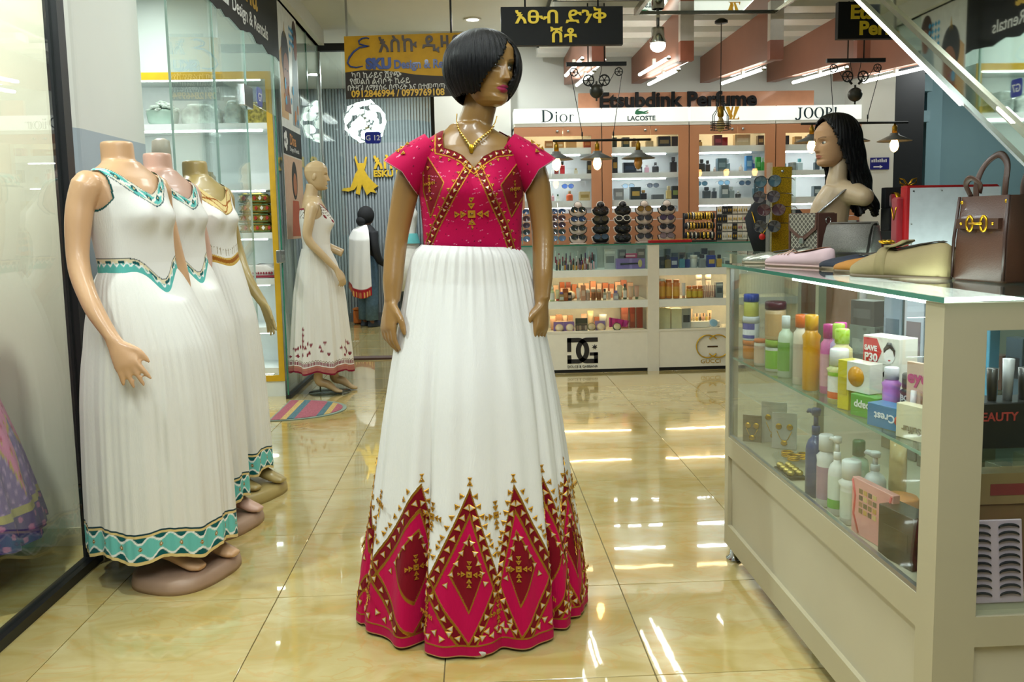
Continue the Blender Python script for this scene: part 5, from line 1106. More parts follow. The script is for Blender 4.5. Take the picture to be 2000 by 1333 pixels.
# ---- back counter goods
def bx_(p): return .752+(p-1100)*.00438
def bgood(kind, lab, p, w, h, z, dy, c, c2=None, c3=None, cat=None, **kw):
    x = bx_(p); w *= .00442; h *= .00442; y = 7.14+dy; g = 'cosmetics in the back counter'
    if kind == 'box': P = k_box(w, min(w, .06), h, c, c2, c3); cat = cat or 'box'; n = 'cosmetic_box'
    elif kind == 'bottle': P = k_bottle(w, h, c, c2, c3, **kw); cat = 'bottle'; n = 'cosmetic_bottle'
    elif kind == 'jar': P = k_jar(w, h, c, c2, c3); cat = 'jar'; n = 'cosmetic_jar'
    elif kind == 'tube': P = k_tube(w, h, c, c2, c3); cat = 'tube'; n = 'cosmetic_tube'
    elif kind == 'lip': P = k_lip(h, c, c2, max(.013, w)); cat = 'lip gloss'; n = 'lip_gloss'
    elif kind == 'card': P = k_box(w, .006, h, c, c2, c3); cat = 'card'; n = 'blister_card'
    T = put(n, lab, cat, P, (x, y, z), 0, g); return T
rr = random.Random(21)
lipc = ['#c9a0a0', '#8a4a52', '#d9c0b0', '#3a3a40', '#b03a50', '#c98a2a', '#4aa0b0', '#7a5a9a', '#d0d0d0', '#a02a3a', '#e0b0b8', '#2a2a30']
for row, (dy, n) in enumerate(((.0, 13), (.09, 12), (.17, 11))):
    for k in range(n):
        p = 1088+ (66 if row == 0 else 74)*k/(n-1)+rr.uniform(-1.2, 1.2); c = rr.choice(lipc); c2 = rr.choice(['#1d1d20', '#d8d4cc', '#b9a9a0', '#8a2a40', '#303038', '#5a4a6a'])
        bgood('lip', '%s lip gloss, %s cap, %s from left, %s row of top counter shelf' % (cname(c), cname(c2), ORD[k], ['front', 'middle', 'rear'][row]), p, 3.6, rr.uniform(15, 24)+6*row, .883, dy-.05, c, c2)
bgood('card', 'pale grey blister card standing beside the purple set in the back counter', 1194, 22, 38, .883, .02, '#b9bdb8', '#7a7f7c', '#d8dcd8')
bgood('card', 'pale blue card behind the lip glosses in the back counter', 1161, 22, 42, .883, .13, '#b8c8cc', '#8a9aa0')
T = bgood('box', 'purple brush gift set box in the back counter', 1233, 56, 20, .883, .0, '#8a72b8', None); 
MB().use(0, True).ball((.08, -.034, .045), (.018, .006, .034), 14, 10).build('brush_head', mat('#c9b87a', .7), T); MB().use(0, True).tube([(.06, -.034, .045), (-.09, -.034, .042)], [.006, .009], 8).build('brush_handle', M_BLACK, T); MB().box(-.012, .012, -.0325, -.031, 0, .088).build('ribbon', mat('#a48fd0', .4), T)
for k, (p, w, h, c, c2, z) in enumerate(((1217, 14, 17, '#5a5c60', '#8a8c90', .974), (1233, 26, 9, '#b03a6a', '#e8c0d0', .974), (1254, 15, 18, '#6a6058', '#a89a90', .974))):
    bgood('box', ['dark grey carton on the purple set', 'pink and white small carton on the purple set', 'brownish photo carton on the purple set'][k], p, w, h, z, .01, c, c2)
for k, (p, w, h, kd, c, c2, l) in enumerate(((1297, 15, 22, 'box', '#1d2226', '#4a4a42', 'black mini perfume carton'), (1305, 12, 25, 'sb', '#7a6a3a', '#17171a', 'amber mini perfume bottle with black cap'), (1318, 14, 21, 'box', '#1c2a6a', '#c0c8d8', 'dark blue mini perfume carton'), (1333, 11, 26, 'sb', '#4a8aa0', '#16161a', 'teal mini perfume bottle with black cap'), (1344, 10, 16, 'box', '#1f3a8a', None, 'low blue carton'), (1358, 14, 24, 'cyl', '#d8dcd8', '#e4e6e2', 'white cylinder pack'), (1373, 13, 26, 'sb', '#8a9094', '#2a2a30', 'grey mini perfume bottle'), (1392, 15, 23, 'box', '#1f3494', '#c9a84a', 'royal blue carton with gold label'), (1407, 10, 24, 'sb', '#c9a040', '#1a1a1c', 'gold mini perfume bottle'), (1424, 15, 18, 'box', '#c4ccc8', '#5a6a6a', 'pale mini carton'))):
    lab = l+', top shelf, right bay of back counter'
    if kd == 'box': bgood('box', lab, p, w, h, .883, -.02, c, c2)
    elif kd == 'cyl': bgood('jar', lab, p, w, h, .883, -.02, c, c2)
    else: bgood('bottle', lab, p, w, h, .883, -.04, c, c2, None, rnd=False, caph=.3)
# middle shelf
mid = [(1078, 10, 28, 'bottle', '#c9d09a', '#e8e8dc'), (1089, 8, 22, 'tube', '#e0d8a8', '#d03030'), (1096, 10, 18, 'sb', '#b08a5a', '#7a6aa8'), (1104, 10, 24, 'box', '#a0522a', '#c98a5a'), (1112, 9, 16, 'box', '#3a3230', '#c9a890'), (1131, 9, 24, 'tube', '#d8cfc0', '#a8a098'), (1139, 9, 30, 'box', '#c98a6a', '#e0b8a0'), (1148, 11, 20, 'jar', '#c9a08a', '#e8dcd0'), (1159, 9, 22, 'cyl', '#b0703a', '#c9a890'), (1170, 9, 22, 'cyl', '#b87a40', '#d0b098'), (1181, 7, 22, 'sb', '#a89a80', '#17171a'), (1191, 8, 16, 'jar', '#d9c0a8', '#c9b098'), (1203, 10, 18, 'sb', '#b0a0a8', '#7a6aa8'), (1212, 11, 28, 'tube', '#e0c9a0', '#c9a070'), (1223, 8, 30, 'bottle', '#4a5a40', '#2a2a24'), (1233, 10, 26, 'tube', '#e0b898', '#c98a6a'), (1246, 9, 26, 'tube', '#d8a890', '#3a5a3a')]
for k, (p, w, h, kd, c, c2) in enumerate(mid):
    lab = '%s %s, %s from left on middle shelf of back counter' % (cname(c), {'sb': 'square bottle', 'cyl': 'foundation stick'}.get(kd, kd), ORD[k])
    if kd == 'sb': bgood('bottle', lab, p, w, h, .619, -.03, c, c2, '#d8d4cc', rnd=False, caph=.25)
    elif kd == 'cyl': bgood('jar', lab, p, w, h, .619, -.03, c, c2, '#8a4a20')
    else: bgood(kd, lab, p, w, h, .619, .02*(k % 3)-.02, c, c2, '#efe8dc' if kd in ('bottle',) else None)
for k in range(13):
    c = rr.choice(['#c98a6a', '#d9a888', '#a0522a', '#e0c4a0', '#b06a4a', '#8a4a3a', '#d8b498']); bgood('box', '%s carton, %s from left in rear row, middle shelf of back counter' % (cname(c), ORD[k]), 1090+12.5*k, 9+rr.uniform(0, 3), rr.uniform(26, 36), .619, .19, c, rr.choice(['#efe0cc', '#e0c0a8', None]))
for k in range(8):
    c = rr.choice(['#8a9a9c', '#5a6a70', '#3a3c44', '#c0c8c8', '#7a6a5a']); bgood('box', '%s carton, %s from left in rear row, top shelf right bay of back counter' % (cname(c), ORD[k]), 1300+15*k, 11, rr.uniform(24, 38), .883, .16, c, '#d8dcd8')
for k in range(9):
    c = rr.choice(['#e0c4a0', '#b8906a', '#d8b898', '#c9a07a']); bgood('tube', '%s tube, %s from left at rear of lowest shelf, right bay of back counter' % (cname(c), ORD[k]), 1298+13*k, 9, rr.uniform(24, 34), .352, .17, c, '#8a6a4a')
def compact(lab, p, z, w, c, pan, tray=None, dy=-.03):
    r = w*.00442/2; T = thing('face_powder', lab, 'compact', (bx_(p), 7.14+dy, z), 0, 'cosmetics in the back counter'); t = Matrix.Translation((0, 0, r*.95)) @ Matrix.Rotation(RAD(62), 4, 'X')
    MB().use(0, True).lathe([(r*.96, -.008), (r, 0), (r*.96, .008)], 24, T=t).build('case', gm(c), T); MB().use(0, True).lathe([(r*.78, .0085), (r*.76, .0095)], 24, T=t).build('powder_pan', gm(pan), T)
    if tray: MB().box(-r*1.25, r*1.25, -.012, .05, .0, .004).box(-r*1.25, r*1.25, .05, .054, 0, r*2.3).build('tray', gm(tray), T)
compact('round gold rimmed mirror among the foundation bottles', 1116, .619, 20, '#b08a4a', '#d8cfc4', None, .03)
compact('beige powder in purple tray, leftmost on the lowest shelf of the back counter', 1091, .352, 16, '#d8b890', '#e8cfae', '#8a72b0')
compact('beige powder in purple tray beside the black eyeshadow palette', 1112, .352, 16, '#e0c0a0', '#efd9c0', '#8a72b0')
compact('beige powder compact right of the black eyeshadow palette', 1155, .352, 17, '#8a7a4a', '#d9bb94')
compact('beige powder in purple tray left of the magenta foil pack', 1173, .352, 16, '#d8b890', '#e8cfae', '#8a72b0')
compact('dark green compact with cream pan under the magenta foil pack', 1204, .352, 17, '#3a4030', '#e0c898', None, -.06)
T = thing('eyeshadow_palette', 'open black eyeshadow palette on the lowest shelf of the back counter', 'palette', (bx_(1135), 7.11, .352), 0, 'cosmetics in the back counter')
MB().box(-.052, .052, 0, .008, .0, .062).build('lower_case', M_BLACK, T); MB().box(-.052, .052, .004, .010, .064, .115).build('mirror_lid', mat('#20201e', .08, coat=1), T)
for k in range(4): MB().box(-.045+.024*k, -.025+.024*k, -.002, 0, .012, .052).build('colour_pan', gm(['#8a6a5a', '#a88a70', '#6a5048', '#b89a88'][k]), T)
T = thing('foil_pack', 'crumpled shiny magenta foil pack in the back counter', 'pack', (bx_(1214), 7.20, .352), .1, 'cosmetics in the back counter'); m = MB()
for k in range(7): m.mesh([(-.085+.022*k, .0+.02*(k % 2), .02), (-.063+.022*k, .02-.02*(k % 2), .02), (-.060+.024*k, .02-.02*(k % 2), .10-.005*k), (-.085+.024*k, .0+.02*(k % 2), .105-.005*k)], [(0, 1, 2, 3)])
o = m.build('foil', mat('#c81aa0', .12, .6, coat=.5), T); o.modifiers.new('thick', 'SOLIDIFY').thickness = .01
low = [(1082, 12, 28, 'tube', '#d9a888', '#c98a6a', .12), (1094, 12, 30, 'box', '#c99878', '#e0c0a8', .14), (1106, 11, 28, 'tube', '#d8b498', '#c08a68', .13), (1117, 10, 28, 'box', '#b88a6a', '#d8b898', .14), (1104, 14, 18, 'box', '#e8cfae', None, .06), (1092, 12, 18, 'box', '#e0c4a0', None, .06), (1145, 11, 30, 'tube', '#c99a80', '#a87a60', .14), (1158, 12, 36, 'tube', '#d8c098', '#b0905a', .14), (1170, 10, 24, 'box', '#b06a4a', '#d8a890', .13), (1181, 15, 30, 'tube', '#e8e4d8', '#e0dcc8', .07), (1227, 14, 42, 'box', '#8a4a3a', '#b0705a', .15), (1243, 10, 42, 'box', '#7a2a20', '#a04a30', .15), (1257, 11, 42, 'box', '#8a2a20', None, .13)]
for k, (p, w, h, kd, c, c2, dy) in enumerate(low): bgood(kd, '%s %s, %s pack at rear of lowest back counter shelf' % (cname(c), 'carton' if kd == 'box' else 'cream tube', ORD[k]), p, w, h, .352, dy, c, c2)
# right bay, middle and low shelves
for k, p in enumerate((1295, 1309, 1323)): bgood('bottle', 'orange sunscreen bottle, %s of three tall ones in the back counter' % ORD[k], p, 13, 37+2*(k == 0), .619, -.03+.02*(k == 1), '#e0821a', '#e07a14' if k else '#e8e0d0', '#e8a83a', rnd=True, neck=.8, capw=.9, caph=.12)
bgood('tube', 'white slim tube beside the orange sunscreens', 1338, 8, 30, .619, -.02, '#e8e4dc', '#d08a60')
for k, p in enumerate((1349, 1360, 1371)): bgood('bottle', 'small yellow bottle with orange top, %s of three in the back counter' % ORD[k], p, 11, 24, .619, -.02, '#e8a020', '#e07a10', '#e8c040', rnd=True, neck=.7, capw=.85, caph=.22)
for k in range(6): bgood('lip', 'rose gold lipstick, %s of six in a row in the back counter' % ORD[k], 1379+4.2*k, 3.4, 24, .619, -.01, '#c99a8a', '#d8b0a0')
bgood('box', 'grey striped lash carton at the right of the back counter', 1408, 14, 30, .619, -.02, '#8a9090', '#4a5050', '#d8dcdc'); bgood('jar', 'cream lidded jar behind the small yellow bottles', 1377, 12, 44, .619, .12, '#d8d0c0', '#efe8d8'); bgood('jar', 'tall cream lidded jar at the right end of the back counter', 1396, 12, 44, .619, .12, '#d8d0c0', '#efe8d8')
bgood('box', 'wide cream carton on the lowest shelf of the right bay', 1301, 24, 41, .352, .03, '#e8dcae', None); bgood('box', 'second cream carton on the lowest shelf of the right bay', 1325, 20, 40, .352, .02, '#e8deb4', None); bgood('card', 'grey card with dark brush on the lowest shelf of the right bay', 1345, 18, 40, .352, .0, '#a8aaa4', '#3a3a3c')
for k in range(7): bgood('bottle', 'tiny nail polish, %s of seven on the white step in the back counter' % ORD[k], 1358+6.5*k, 4, 15, .352+.055, .08, ['#d8a83a', '#c9b890', '#e0c060', '#3a3a34', '#d9a890', '#e8d060', '#c08a50'][k], '#e8e0d0' if k % 2 else '#2a2a28', rnd=True, caph=.45, capw=.5)
compact('round white and yellow tin at the right end of the lowest shelf', 1398, .352, 20, '#e8e8e4', '#8ab8d8', None, -.02)
T = thing('display_step', 'small white step under the nail polishes in the back counter', 'display step', (bx_(1384), 7.23, .352)); MB().rbox(-.14, .14, -.05, .05, 0, .052, r=.004).build('step', M_WHITE, T)
# ---- things standing on the back counter
def gl_(p): return .898+(p-1130)*.00446
lensets = [['#1d2628', '#202a2c', '#1f3a64', '#1e2826'], ['#3a5068', '#1a1a1a', '#4a4028', '#2a1a14'], ['#1c1c1f', '#141414', '#1c1c1c', '#181616'], ['#3a3a44', '#241f26', '#34343e', '#8a6a2a'], ['#8a7a80', '#2a2a34', '#4a3a58', '#1f1f24']]
standn = ['first', 'second', 'third', 'fourth', 'fifth']
for si, p in enumerate((1130, 1174, 1217, 1259, 1303)):
    x = gl_(p); dark = si in (1, 2); cF = '#16161a' if dark else '#e0cfc4'; cE = '#e8ddd4' if dark else '#1b1b1e'
    T = thing('sunglasses_stand', 'tiered %s face shaped sunglasses stand, %s from the left on the back counter' % ('black' if dark else 'pale', standn[si]), 'display stand', (x, 7.22, 1.101), 0, 'sunglasses stands on the back counter')
    MB().rbox(-.07, .07, -.03, .06, 0, .008, r=.01).build('base', gm(cF), T); MB().box(-.008, .008, .03, .036, .008, .30).build('spine', gm(cE), T)
    for k in range(5):
        z = .045+.078*k if k < 4 else .335; w, h = (.082, .05) if k < 4 else (.036, .036)
        m = MB().use(0, True)
        def fc(s, yy): 
            if k == 4: return [Vector((w*s*cos(2*pi*q/24), yy, z-.005+h*s*sin(2*pi*q/24))) for q in range(24)]
            return [Vector((w*s*cos(a)*(1 if sin(a) > 0 else .95), yy, z+h*s*(sin(a)*(.55 if sin(a) > 0 else 1.0)) + (.012*abs(cos(a))**3 if sin(a) > -.2 else 0))) for a in [2*pi*q/28 for q in range(28)]]
        m.loft([fc(1, -.004+.0), fc(1, .004)]); o = m.build('face_plate_rim', gm(cE), T); MB().use(0, True).loft([fc(.9, -.007), fc(.9, -.003)]).build('face_plate', gm(cF), T)
    for k in range(4):
        wh = si == 2 and k == 2
        put('sunglasses', '%s sunglasses, %s from top on the %s face shaped stand' % ('white framed' if wh else cname(lensets[si][3-k] if False else lensets[si][k]), ORD[3-k], standn[si]), 'sunglasses', k_glasses(.128, lensets[si][k] if True else 0, '#e8e4dc' if wh else ('#141414' if si < 3 else '#2a2428'), True, wh), (x, 7.20, 1.101+.062+.078*k), 0, 'sunglasses on the back counter stands')
T = thing('sunglasses_stand', 'clear acrylic sunglasses stand beside the brown arm', 'display stand', (gl_(1091), 7.22, 1.101)); MB().box(-.07, .07, -.03, .05, 0, .006).build('base', M_PANE_C, T); MB().use(0, True).tube([(0, .02, .006), (0, .02, .36)], .005, 8).build('pole', M_CHROME, T)
T2 = thing('sunglasses_stand', 'clear acrylic sunglasses stand seen between gown and brown arm', 'display stand', (gl_(1022), 7.22, 1.101)); MB().box(-.07, .07, -.03, .05, 0, .006).build('base', M_PANE_C, T2); MB().use(0, True).tube([(0, .02, .006), (0, .02, .36)], .005, 8).build('pole', M_CHROME, T2)
for k, c in enumerate(('#5a7aa0', '#2a3a40', '#3a2a40', '#4a2a34', '#2a4a7a')):
    for tn, p, yy in (('beside the brown arm', 1091, 7.20), ('between gown and arm', 1022, 7.20)):
        MB().box(gl_(p)-.05, gl_(p)+.05, yy+.015, yy+.019, 1.125+.058*k, 1.130+.058*k).build('acrylic_arm', M_PANE_C, None).parent = None if False else None
        o = bpy.data.objects[-1] if False else None
        put('sunglasses', '%s mirrored aviators, %s from bottom on the clear stand %s' % (cname(c), ORD[k], tn), 'sunglasses', k_glasses(.13, c, '#6a6a6c'), (gl_(p), yy, 1.155+.058*k), 0, 'sunglasses on the clear stands')
for o in [o for o in bpy.data.objects if o.name.split('.')[0] == 'acrylic_arm']:
    s = T if abs(o.data.vertices[0].co.x-T.location.x) < .2 else T2; o.parent = s; o.matrix_parent_inverse = Matrix.Translation(-Vector(s.location))
T = thing('jewellery_tray', 'low red velvet tray of gold rings on the back counter edge', 'tray', (1.67, 7.10, 1.101)); MB().rbox(-.185, .185, -.03, .03, 0, .022, r=.004).build('tray', mat('#b3121e', .7), T)
for k in range(22): MB().use(0, True).tube([(-.17+.0162*k+.006*cos(a), -.005, .024+.006*sin(a)) for a in [2*pi*q/10 for q in range(10)]], .0016, 5, closed=True).build('ring', M_GOLD, T)
# bracelet T-bars
T = thing('bracelet_stand', 'black three bar bracelet stand full of gold bangles on the back counter', 'display stand', (1.955, 7.22, 1.101)); MK = mat('#1c1c20', .7)
MB().rbox(-.14, .14, -.04, .06, 0, .012, r=.004).build('base', MK, T)
for s in (-1, 1): MB().box(s*.128-.008, s*.128+.008, .02, .035, .012, .25).build('upright', MK, T)
for k in range(3): MB().use(0, True).tube([(-.13, -.01, .055+.083*k), (.13, -.01, .055+.083*k)], .026, 16).build('bar', MK, T)
bang = MB().use(0, True).tube([(0, .031*cos(a), .031*sin(a)) for a in [2*pi*q/20 for q in range(20)]], .0032, 6, closed=True).data('bangle', M_GOLD); bangw = MB().use(0, True).lathe([(.033, -.009), (.036, -.007), (.036, .007), (.033, .009)], 20, T=Matrix.Rotation(pi/2, 4, 'Y'), caps=False).data('bangle', mat('#d8b450', .25, .9)); bangs = MB().use(0, True).lathe([(.033, -.007), (.036, -.006), (.036, .006), (.033, .007)], 20, T=Matrix.Rotation(pi/2, 4, 'Y'), caps=False).data('bangle', mat('#c9c4b8', .25, .9))
for k in range(3):
    n = [10, 9, 7][2-k]; tn = ['lowest', 'middle', 'top'][k]
    for q in range(n):
        kd = rr.choice((0, 0, 0, 1, 2)); put('bangle', '%s bangle, %s from left on the %s bar of the bracelet stand' % (['thin gold', 'broad gold', 'silver'][kd], ORD[q], tn), 'bangle', [('band', [bang, bangw, bangs][kd])], (1.955-.105+.21*q/(n-1), 7.21, 1.156+.083*k), 0, 'bangles on the bracelet stand')
# earring boards
for bi, (x0, w, h, dz) in enumerate(((2.113, .272, .30, 0), (2.39, .155, .26, 0))):
    T = thing('earring_rack', ['black wire rack of earring cards on the back counter', 'narrow rack of pale earring cards right of the wire rack'][bi], 'display rack', (x0+w/2, 7.24, 1.101)); m = MB().use(0, True)
    m.tube([(-w/2, 0, 0), (-w/2, 0, h), (w/2, 0, h), (w/2, 0, 0)], .004, 6); 
    for k in range(4): m.tube([(-w/2, 0, .03+k*h/4), (w/2, 0, .03+k*h/4)], .003, 5)
    m.build('frame', M_IRON, T); MB().box(-w/2, w/2, .004, .008, 0, h).build('back_board', mat('#b8b4aa' if bi == 0 else '#d8d2c8', .6), T)
    nc = 6 if bi == 0 else 3
    for k in range(4):
        for q in range(nc):
            x = x0+w*(q+.5)/nc; z = 1.101+.012+k*h/4; c = rr.choice(['#e0dcd0', '#d8d4c8', '#e8e2d8', '#1f1f22' if bi == 0 else '#e0d8d0', '#cfc8b8']); ec = rr.choice(['#c9a02c', '#d8b03a', '#b8902a', '#c0b8a8', '#b84a6a' if rr.random() < .3 else '#c9a02c'])
            TT = thing('earring_card', '%s card, %s earrings, %s from left, %s row up, %s rack' % (cname(c), 'gold' if ec[1] in 'cdb' else 'silver', ORD[q], ORD[k], ['wire', 'narrow'][bi]), 'earrings', (x, 7.225, z), 0, 'earring cards on the back counter')
            MB().box(-w/nc*.45, w/nc*.45, 0, .003, 0, h/4*.86).build('card', gm(c), TT)
            for s in (-1, 1): MB().use(0, True).ball((s*w/nc*.2, -.003, h/4*.40), (w/nc*.11, .003, h/4*.2), 10, 6).build('earring', mat(ec, .3, .8), TT)
# ================================================================ NEAR COUNTER AT RIGHT
RC = thing('glass_counter', 'cream framed glass counter full of cosmetics in the right foreground', 'counter'); M_RC = mat('#b4ab8c', .42, var=.03, scale=4); M_RC2 = mat('#bdb59a', .42, var=.03, scale=4); M_CPANE = glass((.95, .98, .97), .75); M_ALU = mat('#b8bab4', .3, .9)
cx0, cx1, cy0, cy1 = .927, 1.76, 1.605, 3.045
MB().box(cx0, cx0+.035, cy1-.04, cy1, .06, 1.108).build('post', M_RC, RC); MB().box(cx0, cx0+.088, cy0, cy0+.07, .06, 1.108).build('post', M_RC, RC); MB().box(cx1-.04, cx1, cy0, cy0+.05, .06, 1.108).build('post', M_RC, RC); MB().box(cx1-.04, cx1, cy1-.04, cy1, .06, 1.108).build('post', M_RC, RC)
MB().box(cx0, cx0+.03, cy0+.07, cy1-.04, .406, .478).build('middle_rail', M_RC, RC); MB().box(cx0, cx0+.03, cy0+.07, cy1-.04, .06, .14).build('bottom_rail', M_RC, RC); MB().box(cx0+.014, cx0+.024, cy0+.07, cy1-.04, .14, .406).build('side_panel', M_RC2, RC)
MB().box(cx0+.088, cx1-.04, cy0, cy0+.03, 1.052, 1.108).build('top_rail', M_RC, RC); MB().box(cx0+.088, cx1-.04, cy0, cy0+.03, .39, .455).build('middle_rail', M_RC, RC); MB().box(cx0+.088, cx1-.04, cy0+.012, cy0+.024, .06, .39).build('front_panel', M_RC2, RC)
MB().box(cx0+.004, cx0+.009, cy0+.07, cy1-.04, .478, 1.105).build('side_pane', M_CPANE, RC); MB().box(cx0+.088, cx1-.04, cy0+.006, cy0+.011, .455, 1.052).build('front_pane', M_CPANE, RC); MB().box(cx0+.035, cx1-.04, cy1-.012, cy1-.007, .478, 1.105).build('end_pane', M_CPANE, RC)
MB().box(cx0+.001, cx0+.013, cy1-.052, cy1-.04, .478, 1.105).build('corner_strip', M_ALU, RC); MB().box(cx0+.002, cx0+.013, cy0+.07, cy1-.04, .478, .490).build('pane_channel', M_ALU, RC)
MB().rbox(cx0-.008, cx1, cy0-.01, cy1+.03, 1.110, 1.121, r=.004, n=2).build('glass_top', glass((.90, .965, .94), 1.2), RC); MB().box(cx0-.0085, cx0-.0075, cy0-.01, cy1+.03, 1.110, 1.121).build('glass_edge', M_EDGE, RC)
MB().box(cx0+.012, cx1-.2, cy0+.03, cy1-.03, .774, .781).build('glass_shelf', glass((.86, .95, .91), 1.0), RC); MB().box(cx0+.011, cx0+.0125, cy0+.07, cy1-.04, .774, .781).build('shelf_edge', mat('#6f9a86', .2, coat=.5), RC)
MB().box(cx0+.024, cx1-.04, cy0+.03, cy1-.012, .455, .469).build('floor_shelf', M_RC2, RC); MB().box(cx1-.05, cx1-.04, cy0+.05, cy1-.04, .14, 1.105).build('back_door', mat('#7d857b', .3, coat=.3), RC)
MB().box(cx0+.16, cx0+.24, cy0+.05, cy1-.5, 1.094, 1.104).build('light_strip', emit('#f8fff8', 9.0), RC)
MB().box(cx0+.02, cx0+.05, cy0+.08, cy0+.85, 1.098, 1.1065).build('light_strip', emit('#f8fff8', 5.0), RC)
for fx_, fy_ in ((cx0+.03, cy1-.03), (cx1-.03, cy1-.03), (cx0+.03, cy0+.04), (cx1-.03, cy0+.04)): MB().use(0, True).lathe([(.03, 0), (.031, .008), (.018, .016), (.014, .06)], 20, fx_, fy_).build('foot', M_CHROME, RC)
# second counter behind, carrying bags and the wig head
SCN = thing('glass_counter', 'second glass counter behind, under the handbags and the wig head', 'counter')
MB().rbox(1.30, 2.55, 3.13, 4.30, 1.108, 1.120, r=.004, n=2).build('glass_top', glass((.88, .96, .93), 1.0), SCN); MB().box(1.32, 2.53, 3.15, 4.28, 0, .42).build('base_cabinet', M_RC2, SCN)
for a, b in ((1.32, 3.15), (2.50, 3.15), (1.32, 4.25), (2.50, 4.25)): MB().box(a, a+.03, b, b+.03, .42, 1.108).build('post', M_RC, SCN)
MB().box(1.345, 2.50, 3.155, 3.16, .42, 1.108).build('front_pane', M_CPANE, SCN); MB().box(1.325, 1.33, 3.18, 4.25, .42, 1.108).build('side_pane', M_CPANE, SCN); MB().box(1.5, 2.4, 3.19, 3.22, 1.085, 1.10).build('light_strip', emit('#f8fff8', 10.0), SCN); MB().box(1.33, 2.52, 3.17, 4.27, .76, .768).build('glass_shelf', M_PANE_C, SCN)  # strip under this glass top is added to brighten the white case lid
# ---- goods on the glass shelf of the near counter
G = 'bottles and packs in the near glass counter'; Z = .782
def ng(name, label, cat, parts, x, y, z=Z, rz=-1.2): return put(name, label, cat, parts, (x, y, z), rz, G)
def flat_text(T, s, size, col, x, y, z, bold=.0006, sx=1, roll=0): return text(s, size, mat(col, .45), (x, y, z), T, ext=.0003, bold=bold, sx=sx, rz=0, roll=roll)
X0 = .980
ng('cream_jar', 'orange jar at the bottom of the leftmost stack in the near counter', 'jar', k_jar(.058, .067, '#d98a3a', '#d9782a'), X0+.01, 2.95)
T = ng('hair_cream_jar', 'white jar with purple lettered label stacked under the blue lidded jar', 'jar', k_jar(.060, .086, '#e6e6e8', '#e4e4e6', '#efeff4'), X0+.01, 2.95, Z+.067)
MB().use(0, True).loft([[Vector((.0297*sin(a), -.0297*cos(a), z)) for a in [-1.3+2.6*k/12 for k in range(13)]] for z in (.008, .020)], closed=False).build('purple_band', gm('#3a3f9a'), T); MB().use(0, True).loft([[Vector((.0297*sin(a), -.0297*cos(a), z)) for a in [-1.3+2.6*k/12 for k in range(13)]] for z in (.040, .062)], closed=False).build('purple_band', gm('#4a4aa8'), T)
ng('petroleum_jelly_jar', 'yellow jelly jar with blue lid on top of the leftmost stack', 'jar', k_jar(.054, .080, '#dcd46a', '#1f3fae', None, .34), X0+.01, 2.95, Z+.154)
ng('cream_jar', 'small white and orange tub beside the orange jar', 'jar', k_jar(.046, .092, '#e6dcc8', '#e2731f', '#e8c8a8', .12), X0-.006, 2.80)
ng('gel_jar', 'white and green gel jar under the brown lidded jar', 'jar', k_jar(.060, .105, '#dfe3d0', '#9cc23a', '#8cc63a', .22), X0+.002, 2.69)
ng('body_butter_jar', 'beige jar with dark red lid on top of the gel jar', 'jar', k_jar(.068, .125, '#d9b88a', '#5a1a26', '#c9a06a', .2), X0+.004, 2.69, Z+.106)
ng('green_label_bottle', 'lime green labelled jar behind the brown lidded jar', 'bottle', k_bottle(.034, .183, '#9cc83a', '#b8d84a', '#e8eecc'), X0+.05, 2.79)
ng('shampoo_bottle', 'clear green bottle with white cap beside the brown lidded jar', 'bottle', k_bottle(.048, .196, '#c8d8bc', '#e8eeee', '#7aa84a', True, .5, .55, .2), X0-.004, 2.575)
ng('shampoo_bottle', 'olive yellow bottle with pale blue cap behind the clear green bottle', 'bottle', k_bottle(.040, .206, '#b0aa28', '#b8c4dc', '#c8c040', True, .5, .6, .18), X0+.035, 2.52)
ng('shampoo_bottle', 'cream bottle with orange cap', 'bottle', k_bottle(.044, .213, '#e4d8c0', '#e8701c', '#c8b8a0', True, .6, .75, .18), X0-.004, 2.455)
ng('shampoo_bottle', 'tall amber yellow bottle with purple tipped cap', 'bottle', k_bottle(.048, .222, '#e2a012', '#e6ac18', None, True, .75, .78, .2), X0-.008, 2.365)
ng('shampoo_bottle', 'pink bottle with magenta cap behind the amber yellow bottle', 'bottle', k_bottle(.042, .200, '#d870a8', '#c42a8c', '#d8a0a8', True, .6, .68, .2), X0+.02, 2.315)
ng('shampoo_bottle', 'lilac bottle with lime cap left of the large lime labelled bottle', 'bottle', k_bottle(.046, .206, '#b8a0d0', '#a4cc2a', '#8ac828', True, .6, .72, .2), X0+.03, 2.27)
ng('shampoo_bottle', 'large pale yellow bottle with lime cap and lime label', 'bottle', k_bottle(.058, .197, '#e4d89a', '#a8d030', '#8cc828', True, .6, .68, .2), X0+.02, 2.225)
ng('shampoo_bottle', 'magenta bottle standing behind the white roll on bottle', 'bottle', k_bottle(.052, .185, '#c83aa0', '#cc2a98', '#d870b8', True, .6, .72, .24), 1.10, 2.46)
T = ng('lotion_bottle', 'white capped flat bottle with orange band before the lime labelled bottle', 'bottle', k_bottle(.056, .150, '#dcdc98', '#eeeeee', '#f0ece4', True, .8, .88, .3), X0-.006, 2.182)
MB().use(0, True).loft([[Vector((.0287*sin(a), -.0287*cos(a), z)) for a in [-1.3+2.6*k/12 for k in range(13)]] for z in (.016, .034)], closed=False).build('orange_band', gm('#e2641e'), T); MB().use(0, True).loft([[Vector((.0287*sin(a), -.0287*cos(a), z)) for a in [-1.3+2.6*k/12 for k in range(13)]] for z in (.078, .092)], closed=False).build('green_band', gm('#98c83a'), T)
ng('soap_carton', 'narrow bright yellow carton beside the round sun carton', 'box', k_box(.038, .05, .130, '#d8c81c', '#c8b418'), X0-.004, 2.118)
